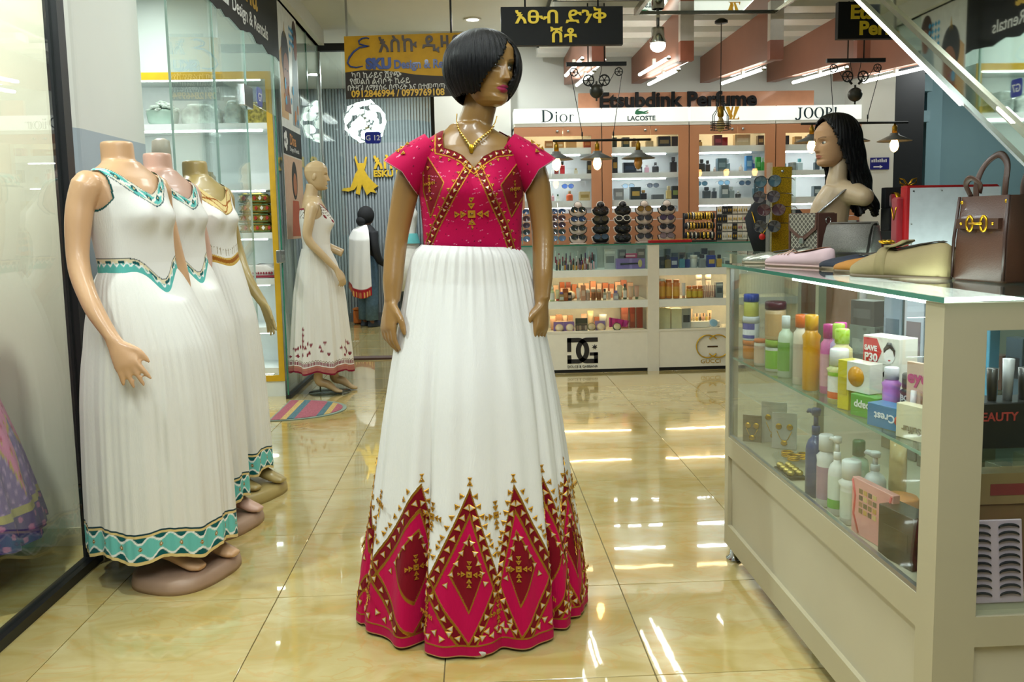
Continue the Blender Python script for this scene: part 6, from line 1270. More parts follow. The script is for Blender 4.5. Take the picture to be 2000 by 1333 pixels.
T = ng('soap_carton', 'white carton printed with an orange sun disc', 'box', k_box(.075, .045, .076, '#e8e4d8', None), X0+.006, 2.06, Z+.056); MB().use(0, True).lathe([(.026, 0), (.026, .0008)], 28, T=Matrix.Translation((-.006, -.0228, .040)) @ Matrix.Rotation(pi/2, 4, 'X')).build('sun_disc', gm('#e8a012'), T)
T = ng('soap_carton', 'flat green carton with upside down white lettering', 'box', k_box(.085, .05, .055, '#5aa838', None), X0+.006, 2.022); flat_text(T, 'Soapp', .026, '#f0f4e8', .034, -.0262, .036, roll=pi)
T = ng('toothpaste_carton', 'flat blue carton with upside down white and red lettering', 'box', k_box(.105, .05, .055, '#2f7fae', None), X0+.002, 1.905); flat_text(T, 'Crest', .026, '#e8f0f4', .03, -.0262, .036, roll=pi); MB().use(0, True).lathe([(.012, 0), (.012, .0008)], 20, T=Matrix.Translation((.040, -.0255, .026)) @ Matrix.Rotation(pi/2, 4, 'X')).build('red_dot', gm('#d84a2a'), T)
T = ng('soap_carton', 'tall white three bar carton with red arrow reading save', 'box', k_box(.115, .065, .195, '#ebe6da', None), X0+.078, 2.075)
MB().prism([(-.054, .125), (-.012, .125), (.004, .158), (-.012, .190), (-.054, .190)], -.0340, -.0328).build('red_arrow', gm('#c81e1e'), T); flat_text(T, 'SAVE', .018, '#f4f0ec', -.050, -.0346, .158, .0008); flat_text(T, 'P30', .028, '#f4f0ec', -.050, -.0346, .131, .001)
for k in range(3):
    MB().use(0, True).loft([[Vector((.028+.017*s*cos(a), -.0331-.0003, .150-.062*k+.020*s*sin(a))) for a in [2*pi*q/18 for q in range(18)]] for s in (1, .05)], caps=False).build('face_print', gm('#f4f0ec'), T)
    MB().use(0, True).prism([(.012, .155-.062*k), (.010, .166-.062*k), (.018, .176-.062*k), (.022, .184-.062*k), (.034, .184-.062*k), (.038, .176-.062*k), (.046, .166-.062*k), (.044, .150-.062*k), (.040, .163-.062*k), (.030, .170-.062*k), (.018, .163-.062*k)], -.0342, -.0336).build('hair_print', gm('#1a1a1a'), T)
    MB().box(.026, .032, -.0342, -.0336, .137-.062*k, .140-.062*k).build('lip_print', gm('#c8202a'), T); MB().box(-.056, .056, -.0334, -.0328, .126-.064*k, .1268-.064*k).build('fold_line', gm('#9a948a'), T)
T = ng('lotion_tube', 'violet tube with white cap beside the white three bar carton', 'tube', k_bottle(.040, .135, '#c880d8', '#e8e4ec', '#cc88dc', True, .8, .85, .22), X0+.03, 1.968); 
T = ng('hair_wax_bottle', 'black bottle with white block letters', 'bottle', k_bottle(.040, .126, '#2c241c', '#2a221e', None, True, .9, .97, .28), X0+.055, 1.925)
for k, s in enumerate(('BO', 'LD', 'FY')): flat_text(T, s, .018, '#e0dcd0', -.012, -.0205, .062-.017*k, .0006)
T = ng('eye_care_card', 'pink blister card with magenta lettering at the end of the shelf', 'card', k_box(.072, .012, .165, '#d9b8a4', None), X0+.035, 1.842, Z+.0); flat_text(T, 'eye', .040, '#c4247c', -.032, -.0072, .118, .0016); MB().use(0, True).tube([(-.015, -.008, .02), (-.012, -.008, .10)], .007, 8).build('applicator', gm('#e8e0e4'), T); MB().use(0, True).tube([(.012, -.008, .03), (.014, -.008, .10)], .006, 8).build('brush', gm('#7a4a2a'), T)
T = ng('soap_pack', 'cream pack with upside down brown lettering at the shelf edge', 'pack', k_box(.078, .03, .078, '#e4dcba', None), X0+.0, 1.80); flat_text(T, 'Sulfur', .022, '#8a7a5a', .03, -.0162, .03, roll=pi)
# behind: things near the back doors of the counter
for k, (x, y, w, d, h, c, c2, lab) in enumerate(((1.40, 2.95, .05, .05, .238, '#c9a0a8', '#e0c4c8', 'pale pink pump bottle at the rear of the near counter'), )): put('lotion_bottle', lab, 'bottle', k_bottle(w, h, c, '#e8dce0', c2, True, .5, .5, .3), (x, y, Z), -1.2, G)
for k, (x, y, w, d, h, c, c2, lab) in enumerate(((1.33, 2.76, .11, .06, .135, '#7a8a80', '#a8b4a8', 'grey green carton at the rear of the near counter'), (1.33, 2.76, .10, .06, .085, '#2a2c2c', '#54585a', 'dark carton on top of the grey green carton'), (1.34, 2.58, .07, .05, .27, '#9aa8b8', '#6a7888', 'tall grey blue pack at the rear of the near counter'), (1.33, 2.44, .07, .04, .28, '#b0b8c4', '#7a6a70', 'tall pale grey pack with pink print at the rear'), (1.34, 2.30, .07, .04, .28, '#8ab0c8', '#3a6a90', 'tall light blue pack at the rear of the near counter'), (1.36, 2.16, .06, .04, .27, '#5a9ab8', '#e0e8ec', 'tall blue pack at the right rear of the near counter'))):
    put('rear_carton', lab, 'box', k_box(w, d, h, c, c2), (x, y, Z+(.135 if k == 1 else 0)), -1.2, G)
# small clutter filling the rear half of the shelf and the lower shelf
_r = random.Random(77)
for k in range(14):
    y = 1.80+.085*k; c = _r.choice(['#5a6a66', '#8a6a60', '#3c4044', '#a89a88', '#6a7a88', '#8a4a50', '#b0a8a0']); c2 = _r.choice(['#c8c0b4', '#4a4a50', '#a8606a', '#8a9a9c'])
    put('rear_carton', '%s carton, %s from the near end in the rear row of the counter shelf' % (cname(c), ORD[k]), 'box', k_box(.055, .035, .10+.03*(k % 3), c, c2), (1.50, y, Z), -1.35, G)
for k in range(9):
    y = 1.85+.12*k; c = _r.choice(['#8a7a5a', '#6a6450', '#a89a78', '#5a5648']); put('rear_carton', '%s box, %s from the near end at the rear of the lower counter shelf' % (cname(c), ORD[k]), 'box', k_box(.08, .05, .12+.03*(k % 3), c, '#b8b098'), (1.46, y, .470), -1.35, G)
# lower shelf
Z2 = .470
for k, (x, y, w, h, c, lab) in enumerate(((1.00, 2.955, .067, .10, '#6a5c44', 'brown card with yellow studs at the left end of the lower shelf'), (1.075, 2.94, .09, .150, '#c8c4b4', 'large pale jewellery card at the left end of the lower shelf'), (1.08, 2.85, .085, .130, '#d0ccc0', 'pale jewellery card with gold pendants before the larger card'))):
    T = put('jewellery_card', lab, 'card', k_box(w, .004, h, c, None), (x, y, Z2), -.5, G)
    for s in (-1, 1): MB().use(0, True).ball((s*w*.22, -.005, h*.62), (.011, .004, .011), 12, 8).build('earring', M_GOLD, T)
    MB().use(0, True).tube([(-w*.3, -.004, h*.5), (-w*.15, -.004, h*.28), (0, -.004, h*.2), (w*.15, -.004, h*.28), (w*.3, -.004, h*.5)], .0012, 5).ball((0, -.005, h*.17), (.012, .004, .010), 10, 6).build('pendant_chain', M_GOLD, T)
T = thing('jewellery_dish', 'shallow glass dish of gold jewellery on the lower shelf', 'dish', (1.06, 2.70, Z2), 0); MB().use(0, True).lathe([(.05, 0), (.075, .014), (.073, .016), (.048, .004)], 28, caps=False).build('dish', M_PANE_C, T)
for k in range(9): MB().use(0, True).tube([(.03*cos(k*2.1)+.018*cos(a), .03*sin(k*2.1)+.018*sin(a), .010+.002*k) for a in [2*pi*q/16 for q in range(16)]], .003, 6, closed=True).build('bangle', M_GOLD, T)
T = thing('jewellery_dish', 'black tray of round gold beads behind the glass on the lower shelf', 'dish', (.985, 2.55, Z2), 0); MB().rbox(-.03, .03, -.06, .06, 0, .012, r=.004).build('tray', M_BLACK, T)
for k in range(8): MB().use(0, True).ball((-.014+.028*(k % 2), -.045+.03*(k//2), .020), (.012, .013, .010), 12, 8).build('bead', mat('#c9b060', .3, .8), T)
def pump(lab, x, y, w, h, c, cc, l=None):
    T = put('pump_bottle', lab, 'bottle', k_bottle(w, h*.8, c, cc, l, True, .4, .42, .12), (x, y, Z2), -1.2, G)
    MB().use(0, True).tube([(0, 0, h*.8), (0, 0, h*.93)], w*.12, 8).tube([(0, 0, h*.95), (-w*.5, 0, h*.955), (-w*.62, 0, h*.93)], [w*.16, w*.12, w*.07], 8).lathe([(w*.22, h*.92), (w*.25, h*.98), (w*.2, h)], 14).build('pump_head', gm(cc), T); return T
pump('tall dark blue pump bottle on the lower shelf', .982, 2.345, .056, .262, '#2a3f78', '#24386e')
ng('lotion_bottle', 'white lotion bottle with broad cap and purple foot on the lower shelf', 'bottle', k_bottle(.050, .205, '#e6e2da', '#eceae4', '#b0889a', True, .7, .82, .22), .978, 2.262, Z2)
T = pump('white pump bottle with red and green label on the lower shelf', .978, 2.190, .046, .218, '#e8e6de', '#ecebe6', '#e0e4d4'); MB().use(0, True).loft([[Vector((.0237*sin(a), -.0237*cos(a), z)) for a in [-1.3+2.6*k/12 for k in range(13)]] for z in (.02, .045)], closed=False).build('green_band', gm('#5ab03a'), T)
ng('lotion_bottle', 'white bottle with leaf label beside the pink palette on the lower shelf', 'bottle', k_bottle(.054, .172, '#e6e6dc', '#e8eae6', '#d4d8c4', True, .85, .92, .28), .985, 2.118, Z2)
ng('lotion_bottle', 'pale green bottle with dark green cap on the lower shelf', 'bottle', k_bottle(.058, .175, '#a8c8b0', '#2f6a40', '#c0d4c0', True, .5, .6, .25), 1.09, 2.30, Z2)
pump('white pump bottle at the right on the lower shelf', 1.075, 2.17, .058, .178, '#e2e4e4', '#e8eaea')
put('cosmetic_tube', 'tan standing tube at the rear of the lower shelf', 'tube', k_tube(.06, .18, '#c8a878', '#a88858'), (1.18, 2.25, Z2), -1.2, G)
put('cream_jar', 'flat orange tub with white printed lid on the lower shelf', 'jar', k_jar(.088, .09, '#d98a3a', '#e08a40', None, .4), (1.09, 2.06, Z2), -1.2, G)
T = ng('eyeshadow_palette', 'large pink palette box leaning behind the lower glass', 'box', k_box(.165, .02, .145, '#e8a098', None), .985, 1.985, Z2, -1.42)
for k in range(16): MB().box(-.05+.019*(k % 4), -.036+.019*(k % 4), -.0112, -.0102, .06+.017*(k//4), .072+.017*(k//4)).build('colour_pan', gm(['#8a6a3a', '#c89a4a', '#5a4430', '#d8b878', '#a87a50', '#6a5a3a'][k % 6]), T)
for s in (-1, 1): MB().use(0, True).tube([(s*.078, -.0105, .14), (s*.066, -.0105, .10), (s*.072, -.0105, .05), (s*.05, -.0105, .005)], .003, 6).build('red_swirl', gm('#d84048'), T)
put('dark_carton', 'dark olive carton with gold script next to the pink palette', 'box', k_box(.115, .06, .125, '#2f2c20', '#3c3828', None), (1.0, 1.862, Z2), -1.35, G)
# front bay seen through the end glass at the right picture edge
T = thing('lash_tray', 'clear tray with two columns of black false eyelashes at the right edge', 'tray', (1.075, 1.632, .470)); T.rotation_euler = (RAD(-6), 0, 0); MB().rbox(-.062, .062, 0, .006, 0, .175, r=.003, n=1).build('card', mat('#cdb4bc', .4, coat=.3), T); MB().box(-.066, .066, -.003, .009, 0, .006).build('tray_lip', M_PANE_C, T)
for c_ in range(2):
    for k in range(10): MB().use(0, True).tube([(-.032+.062*c_+.022*cos(a), -.003, .016+.0158*k+.007*sin(a)) for a in [pi*q/8 for q in range(9)]], [.0012, .002, .0026, .003, .003, .003, .0026, .002, .0012], 5).build('lash', mat('#15141a', .8), T)
T = thing('makeup_display', 'black display box with red and white lettering behind the end glass', 'display', (1.16, 1.70, .782)); MB().rbox(-.15, .10, 0, .08, 0, .10, r=.004).build('box', mat('#14181a', .4), T); text('A BEAUTY', .026, mat('#b8403a', .5), (-.13, -.002, .062), T, ext=.0004, bold=.0006)
for k in range(6): MB().use(0, True).tube([(-.12+.035*k, .03, .10), (-.12+.035*k, .03, .17+.02*(k % 2))], [.009, .012], 10).build('brush', gm(['#17171a', '#c8a848', '#2a2a2c', '#b8bcc0', '#17171a', '#8a7a4a'][k]), T)
put('pouch', 'beige zipped pouch with red stripe behind the end glass', 'pouch', k_box(.16, .05, .07, '#a8865a', '#9a3a3a'), (1.17, 1.75, .650), 0, G); put('pink_carton', 'bright pink carton beside the lash tray', 'box', k_box(.07, .03, .13, '#d8406a', '#e890a0'), (1.20, 1.66, .470), 0, G); put('support_carton', 'brown carton under the beige pouch behind the end glass', 'box', k_box(.18, .06, .178, '#8a6a44', None), (1.17, 1.76, .470), 0, G)
# ---- shoes on the near counter: toe along local +x
def shoe(name, label, col, heel, toe, w=.078, h=.085, sole='#6a5a44', style='loafer', inner='#3a2f26', tex=None):
    hx, hy = heel; tx, ty = toe; L = math.hypot(tx-hx, ty-hy); T = thing(name, label, 'shoe', (hx, hy, 1.1215), math.atan2(ty-hy, tx-hx), 'shoes on the near glass counter'); M_ = tex or mat(col, .75, var=.05, bump=.1, bscale=600)
    def sect(s): 
        wd = w/2*np.interp(s, [0, .06, .25, .5, .72, .88, .97, 1.0], [.30, .62, .74, .80, 1.0, .80, .42, .06]); return float(wd)
    hp = [.80, .90, .82, .66, .72, .50, .28, .16] if style != 'flat' else [.75, .8, .66, .50, .56, .42, .26, .14]
    rs = []
    for k in range(25):
        s = k/24; wd = sect(s); ht = h*float(np.interp(s, [0, .06, .25, .5, .58, .8, .95, 1.0], hp)); q = []
        for j in range(20):
            a = 2*pi*j/20; ca, sa = cos(a), sin(a); q.append(Vector((s*L, wd*math.copysign(abs(ca)**.75, ca), .006+(ht*max(0, sa)**.7 if sa > 0 else 0))))
        rs.append(q)
    MB().use(0, True).loft(rs).build('upper', M_, T)
    MB().use(0, True).loft([[Vector((s*L, sect(s)*1.04*c, z)) for s, c in [(k/16, 1) for k in range(17)]+[(k/16, -1) for k in range(16, -1, -1)]] for z in (0, .008)]).build('sole', mat(sole, .6), T)
    op = [(.04+.50*t, f) for t, f in [(k/10, 1) for k in range(11)]+[(k/10, -1) for k in range(10, -1, -1)]]
    def hh(s): return .0075+h*float(np.interp(s, [0, .06, .25, .5, .58, .8, .95, 1.0], hp))
    MB().use(0, True).loft([[Vector((s*L, f*sect(s)*.62*math.sin(pi*min(1, max(0.03, (s-.03)/.54)))**.4, hh(s)+dz)) for s, f in op] for dz in (0, .0015)]).build('opening', mat(inner, .8), T)
    return T, L, hh, sect
T, L, hh, sc_ = shoe('loafer', 'taupe suede loafer with gold chain link beside the brown tote', '#8d7d56', (1.185, 2.035), (1.035, 2.262), .088, .100)
MB().use(0, True).loft([[Vector((L*s, sc_(s)*1.03*cos(a)*1.0, .006+hh(s)*1.03*max(0, sin(a))**.7)) for a in [pi*q/14 for q in range(15)]] for s in (.56, .60, .66)], closed=False).build('strap', mat('#85764f', .75), T).modifiers.new('t', 'SOLIDIFY').thickness = .004
MB().use(0, True).loft([[Vector((L*s, .030*c, hh(s)+.006+.014*(1-(s-.40)/.18))) for c in (-1, -.5, 0, .5, 1)] for s in (.40, .46, .52, .58)], closed=False).build('tongue', mat('#8d7d56', .75), T).modifiers.new('t', 'SOLIDIFY').thickness = .005
for k in range(3): MB().use(0, True).tube([(L*.615+.011*cos(a)*(1 if k % 2 else .7), -.018+.018*k+.013*sin(a), hh(.615)+.018+.003*cos(a)) for a in [2*pi*q/16 for q in range(16)]], .0028, 7, closed=True).build('chain_link', M_GOLD, T)
shoe('loafer', 'second taupe loafer half hidden behind the first', '#8a7a55', (1.33, 2.09), (1.205, 2.315), .085, .09)
shoe('flat_shoe', 'tan brown flat shoe between the navy and taupe shoes', '#a8712a', (1.22, 2.28), (1.075, 2.46), .08, .07, style='flat')
shoe('flat_shoe', 'navy flat shoe between the pink and tan shoes', '#1c2230', (1.30, 2.445), (1.10, 2.625), .09, .072, style='flat')
T, L, hh, sc_ = shoe('flat_shoe', 'pale pink lace shoe with thin laces in front of the monogram bag', '#d9bcc0', (1.145, 2.63), (1.03, 2.91), .085, .075, sole='#c8a8a0', inner='#a8745a', style='flat')
for k in range(4): MB().use(0, True).tube([(L*(.56+.05*k), -sc_(.6)*.8, hh(.58)*.8), (L*(.58+.05*k), 0, hh(.58)+.008-.006*k), (L*(.56+.05*k), sc_(.6)*.8, hh(.58)*.8)], .0022, 6).build('lace', mat('#c9a894', .8), T)
m_gl = mat('#aeb0a2', .25, .6, var=.5, scale=500); shoe('flat_shoe', 'silver glitter flat shoe at the far corner of the near counter', '#a9aaa0', (1.20, 2.93), (.985, 3.045), .08, .066, sole='#a89a80', tex=m_gl, style='flat')
# ---- brown tote
T = thing('tote_bag', 'brown leather tote with gold horse bit clasp at the right edge', 'bag', (1.303, 1.975, 1.1215), RAD(-80)); M_LE = mat('#44291c', .42, coat=.1, var=.05, bump=.08, bscale=300); w, d, h = .165, .20, .205
rs = []
for z, kx, ky, r in ((0, .98, .96, .012), (.006, 1.0, 1.0, .012), (h*.5, .98, .96, .012), (h, .93, .86, .010)):
    q = []
    for sx, sy, a0 in ((1, 1, 0), (-1, 1, pi/2), (-1, -1, pi), (1, -1, 1.5*pi)):
        for k in range(5): a = a0+pi/2*k/4; q.append(Vector((sx*(w/2*kx-r)+r*cos(a), sy*(d/2*ky-r)+r*sin(a), z)))
    rs.append(q)
MB().use(0, True).loft(rs).build('bag_body', M_LE, T)
for sx in (-1, 1): MB().use(0, True).tube([(sx*w/2*.99, -d/2*.99, .006), (sx*w/2*.97, -d/2*.97, h*.5), (sx*w/2*.93, -d/2*.87, h)], .004, 8).build('edge_piping', mat('#36211a', .4), T)
for yy in (-d*.34, d*.34): hb = MB().use(0, True); limb(hb, [(-.042, yy, h-.02), (-.045, yy, h+.03), (-.034, yy+.012, h+.075), (0, yy+.02, h+.098), (.034, yy+.012, h+.075), (.045, yy, h+.03), (.042, yy, h-.02)], [(.009, .004)]*7, 8); hb.build('handle', M_LE, T)
MB().box(-.066, .066, -d/2-.004, -d/2+.012, h*.62, h*.74).build('clasp_strap', mat('#3c2419', .42), T); o = MB().use(0, True)
for s in (-1, 1): o.tube([(s*.022+.010*cos(a), -d/2-.004, h*.68+.018*sin(a)) for a in [2*pi*q/18 for q in range(18)]], .0032, 8, closed=True)
o.tube([(-.020, -d/2-.006, h*.68), (.020, -d/2-.006, h*.68)], .0032, 8).ball((-.05, -d/2-.004, h*.68), (.004, .003, .004), 8, 6).ball((.05, -d/2-.004, h*.68), (.004, .003, .004), 8, 6).build('horse_bit', M_GOLD, T)
for s in (-1, 1): MB().use(0, True).ball((s*w*.42, -d/2*.86, h-.014), (.005, .004, .005), 10, 6).build('rivet', M_GOLD, T)
hb = MB().use(0, True); limb(hb, [(-.07, -d*.3, h), (-.075, -d*.36, h+.03), (-.05, -d*.4, h+.045), (-.03, -d*.36, h+.03), (-.04, -d*.32, h+.01)], [(.008, .003)]*5, 8); hb.build('shoulder_strap', M_LE, T); MB().use(0, True).tube([(w/2+.002, .0+.016*cos(a), h*.82+.016*sin(a)) for a in [2*pi*q/16 for q in range(16)]], .003, 8, closed=True).build('ring', M_GOLD, T)
# ---- monogram bag, silver purse
mm, nt, b = nodes_of('monogram_canvas'); tc = nt.nodes.new('ShaderNodeTexCoord'); mp = nt.nodes.new('ShaderNodeMapping'); mp.inputs['Rotation'].default_value = (0, RAD(45), 0); mp.inputs['Scale'].default_value = (62, 62, 62); ck = nt.nodes.new('ShaderNodeTexBrick'); ck.inputs['Scale'].default_value = 1; ck.inputs['Mortar Size'].default_value = .12; ck.offset = 0; ck.inputs['Brick Width'].default_value = 1; ck.inputs['Row Height'].default_value = 1
sp = nt.nodes.new('ShaderNodeSeparateXYZ'); cb = nt.nodes.new('ShaderNodeCombineXYZ'); nt.links.new(tc.outputs['Object'], mp.inputs[0]); nt.links.new(mp.outputs[0], sp.inputs[0]); nt.links.new(sp.outputs[0], cb.inputs[0]); nt.links.new(sp.outputs[2], cb.inputs[1]); nt.links.new(cb.outputs[0], ck.inputs['Vector'])
ck.inputs['Color1'].default_value = (*rgb('#57534a'), 1); ck.inputs['Color2'].default_value = (*rgb('#4a473f'), 1); ck.inputs['Mortar'].default_value = (*rgb('#a8a394'), 1); nt.links.new(ck.outputs[0], b.inputs['Base Color']); b.inputs['Roughness'].default_value = .5
T = thing('handbag', 'grey monogram flap bag with brown leather trim', 'bag', (1.475, 3.60, 1.1205), RAD(-67)); w, d, h = .165, .105, .185; MB().rbox(-w/2, w/2, -d/2, d/2, 0, h*.97, r=.016, n=4, c=.004).build('bag_body', mm, T)
for s in (-1, 1): MB().rbox(s*w/2-.004, s*w/2+.004, -d/2-.002, d/2+.002, 0, h*.98, r=.003, n=2).build('gusset', mat('#5a3d34', .45), T)
MB().prism([(-w*.49, h*.99), (w*.49, h*.99), (w*.49, h*.62), (.014, h*.38), (-.014, h*.38), (-w*.49, h*.62)], -d/2-.008, -d/2-.002).build('flap_trim', mat('#5f4238', .45), T); MB().prism([(-w*.46, h*.985), (w*.46, h*.985), (w*.43, h*.68), (.006, h*.46), (-.006, h*.46), (-w*.43, h*.68)], -d/2-.0095, -d/2-.008).build('flap', mm, T)
MB().rbox(-w*.49, w*.49, -d/2-.008, d/2, h*.955, h*1.0, r=.012, n=4, c=.008).build('flap_top', mat('#5f4238', .45), T); MB().rbox(-.011, .011, -d/2-.014, -d/2-.006, h*.28, h*.42, r=.003).build('clasp', M_CHROME, T); MB().use(0, True).tube([(w/2+.006, .014*cos(a), h*.82+.014*sin(a)) for a in [2*pi*q/14 for q in range(14)]], .0025, 7, closed=True).build('ring', M_CHROME, T); MB().box(w/2+.003, w/2+.007, -.012, .012, h*.55, h*.8).build('strap_tab', mat('#4f342c', .45), T)
T = thing('handbag', 'sparkling pewter grey evening purse right of the monogram bag', 'bag', (1.545, 3.36, 1.1205), RAD(-57)); M_PW = mat('#77746e', .6, .35, var=.35, scale=400); w, d, h = .20, .125, .140
MB().use(0, True).loft([[Vector((x, kx*d/2*c, z)) for x, c, z in [(-w/2, -1, 0), (w/2, -1, 0), (w/2, 1, 0), (-w/2, 1, 0)]] for kx in ()] or [[Vector((sx*w/2*k, sy*d/2*kd, z)) for sx, sy in ((-1, -1), (1, -1), (1, 1), (-1, 1))] for z, k, kd in ((0, 1, 1), (.02, 1.02, 1.02), (h*.6, .97, .7), (h*.95, .92, .42), (h, .9, .34))]).build('bag_body', mat('#2a2826', .3, coat=.4), T)
MB().use(0, True).loft([[Vector((sx*w/2*.99, y, z)) for sx in (-1, 1)] for y, z in ((-d*.50, .012), (-d*.51, h*.3), (-d*.42, h*.62), (-d*.26, h*.93), (-d*.1, h*1.02), (d*.12, h*1.03), (d*.2, h*.95))], closed=False).build('flap', M_PW, T).modifiers.new('t', 'SOLIDIFY').thickness = .006
MB().use(0, True).loft([[Vector((w/2+.002, y*k, z)) for y, z in ((-d*.42, .01), (d*.42, .01), (d*.18, h*.92), (-d*.18, h*.92))] for k in (1,)]+[[Vector((w/2+.006, y, z)) for y, z in ((-d*.3, .015), (d*.3, .015), (d*.1, h*.85), (-d*.1, h*.85))]]).build('gusset', mat('#5a5854', .45, .5, var=.3, scale=300), T); MB().rbox(-.02, .02, -.008, .014, h*1.02, h*1.08, r=.003).build('clasp', M_STEEL, T)
# ---- wig head bust
WH = thing('wig_head', 'pale mannequin head in profile with long black wig and silver strap', 'mannequin head', (1.672, 3.87, -.066), 0, None, 1.06); SK2 = '#c59a72'; M_H2 = attr_mat('painted_wig_head', .42, .3, 0, 0)
make_head(WH, SK2, '#b5705c', '#4a3020', '#a87a5c', M_H2, (.0, 0, 1.600), RAD(-80), RAD(3), .88, eye='#4a5a5a'); m = MB().use(0, True)
limb(m, [(.040, .01, 1.56), (.030, .0, 1.48), (.022, 0, 1.42), (.03, 0, 1.37)], [.040, .040, .045, .060], 20)
for s in (-1, 1): limb(m, [(.03, 0, 1.385), (.07, s*.07, 1.375), (.09, s*.112, 1.36)], [.058, .050, .042], 16); m.ball((.092, s*.116, 1.359), (.041, .041, .041), 16, 10)
limb(m, [(.03, 0, 1.39), (-.005, 0, 1.30), (-.005, 0, 1.20), (.0, 0, 1.1215)], [(.07, .06), (.085, .06), (.08, .055), (.075, .055)], 20)
body_obj(m, mat('#cdb491', .42, coat=.15, var=.02), WH, .004, 'bust')
MB().use(0, True).tube([(.10, -.06, 1.412), (.06, -.075, 1.415), (.015, -.08, 1.385), (-.04, -.07, 1.335), (-.085, -.05, 1.29)], [(.012, .003)]*5, 8).build('silver_strap', mat('#b8bcc4', .25, .9), WH)
def long_wig(parent):
    na, nz = 400, 140; a = np.linspace(-pi, pi, na, endpoint=False); v = np.linspace(0, 1, nz); A, V_ = np.meshgrid(a, v); deg = np.degrees(A)
    cap = np.clip(V_/.38, 0, 1); drop = np.clip((V_-.38)/.62, 0, 1); T_ = cap*pi/2
    st = .0022*np.sin(A*80+3*np.sin(6*A)+6*drop)+.0016*np.sin(A*37+1.7*np.sin(5*A)-9*drop); wv = .008*np.sin(drop*16+A*2)*drop
    rx = .086+.030*drop+st+wv; ry = np.where(np.cos(A) < 0, .112+.034*drop, .088)+st+wv
    x = rx*np.sin(T_)**.8*np.sin(A)*1.0; y = -ry*np.sin(T_)**.8*np.cos(A)+.008+.045*drop*(np.cos(A) < .3); z = .108*np.cos(T_)-drop*(.325+.02*np.sin(A*9)); x = x*(1-.12*np.sin(pi*drop))
    lim = np.interp(z, [-.4, -.14, -.08, .0, .05, .075, .09], [96, 88, 76, 66, 50, 30, 0]); hole = np.abs(deg) < lim
    V = np.stack([x, y, z], -1).reshape(-1, 3); F = grid_faces(nz, na); H = hole.reshape(-1); F = F[~H[F].any(1)]; used = np.unique(F); idx = np.full(len(V), -1); idx[used] = np.arange(len(used)); C = np.zeros((len(used), 4)); C[:, :3] = rgb('#0b0b0d')
    o = color_mesh('wig', V[used], idx[F], C, M_HAIR, parent); s = o.modifiers.new('thick', 'SOLIDIFY'); s.thickness = .012; s.offset = -1; return o
lw_ = long_wig(WH); lw_.location = (.004, 0, 1.612); lw_.rotation_euler = (0, 0, RAD(-80)); lw_.scale = (.98, .98, .98)
# ---- sunglasses tower with gold glitter column
T = thing('sunglasses_tower', 'clear tower with gold glitter core left of the wig head', 'display stand', (1.422, 3.84, 1.1205)); MB().box(-.045, .045, -.012, .012, 0, .40).build('glitter_core', mat('#b8921a', .35, .7, var=.6, scale=260), T); MB().box(-.062, -.048, -.02, .02, 0, .42).box(.048, .062, -.02, .02, 0, .42).build('acrylic_side', glass((.86, .90, .88), 1.2), T); MB().rbox(-.08, .08, -.06, .06, -.0, .008, r=.01).build('base', M_PANE_C, T); MB().use(0, True).lathe([(.007, 0), (.007, .004)], 10, T=Matrix.Translation((0, -.014, .38)) @ Matrix.Rotation(pi/2, 4, 'X')).build('screw', M_CHROME, T)
for k, (x, y, z, c, f, rz, lab) in enumerate(((1.345, 3.80, 1.455, '#2a4650', '#17171a', -52, 'square teal lensed sunglasses uppermost on the glitter tower'), (1.34, 3.80, 1.385, '#2a2026', '#2a2428', -52, 'brown lensed sunglasses second from top on the glitter tower'), (1.36, 3.79, 1.325, '#3a1216', '#3a1a14', -48, 'dark red sunglasses third from top on the glitter tower'), (1.345, 3.80, 1.25, '#17171a', '#17171a', -52, 'black sunglasses lowest on the glitter tower'))):
    put('sunglasses', lab, 'sunglasses', k_glasses(.14, c, f), (x, y, z), RAD(rz), 'sunglasses on the glitter tower')
# jewellery busts and stepped display
M_VEL = mat('#a01020', .85, sheen=.4); M_VELK = mat('#17181c', .8)
for k, (x, y, s) in enumerate(((1.45, 4.17, 1.0), (1.63, 4.20, .8))):
    T = thing('necklace_bust', ['black necklace bust with red pendant left of the glitter tower', 'small black necklace bust behind the wig head'][k], 'bust', (x, y, 1.1205), -.3); MB().use(0, True).loft([[Vector((w_*s*sx, yy*s+.01, z*s)) for sx in (-1, -.6, 0, .6, 1)]+[Vector((w_*s*sx, yy*s+.03, z*s)) for sx in (1, .6, 0, -.6, -1)] for w_, yy, z in ((.04, -.01, 0), (.07, -.03, .09), (.085, -.01, .17), (.05, .02, .235), (.03, .03, .26))]).build('bust_form', M_VELK, T)
    MB().use(0, True).tube([(-.05*s, .005, .2*s), (-.03*s, -.02, .13*s), (0, -.035*s, .085*s), (.03*s, -.02, .13*s), (.05*s, .005, .2*s)], .003, 6).build('chain', M_GOLD, T); MB().use(0, True).ball((0, -.04*s, .075*s), (.016, .006, .016), 12, 8).build('pendant', mat('#c8201c', .3), T)
T = thing('stepped_display', 'black stepped jewellery display behind the wig', 'display stand', (1.985, 3.72, 1.1205)); MB().rbox(-.11, .09, -.04, .08, 0, .10, r=.004).rbox(-.11, .09, .0, .08, .10, .20, r=.004).rbox(-.11, .09, .04, .08, .20, .295, r=.004).build('steps', M_VELK, T)
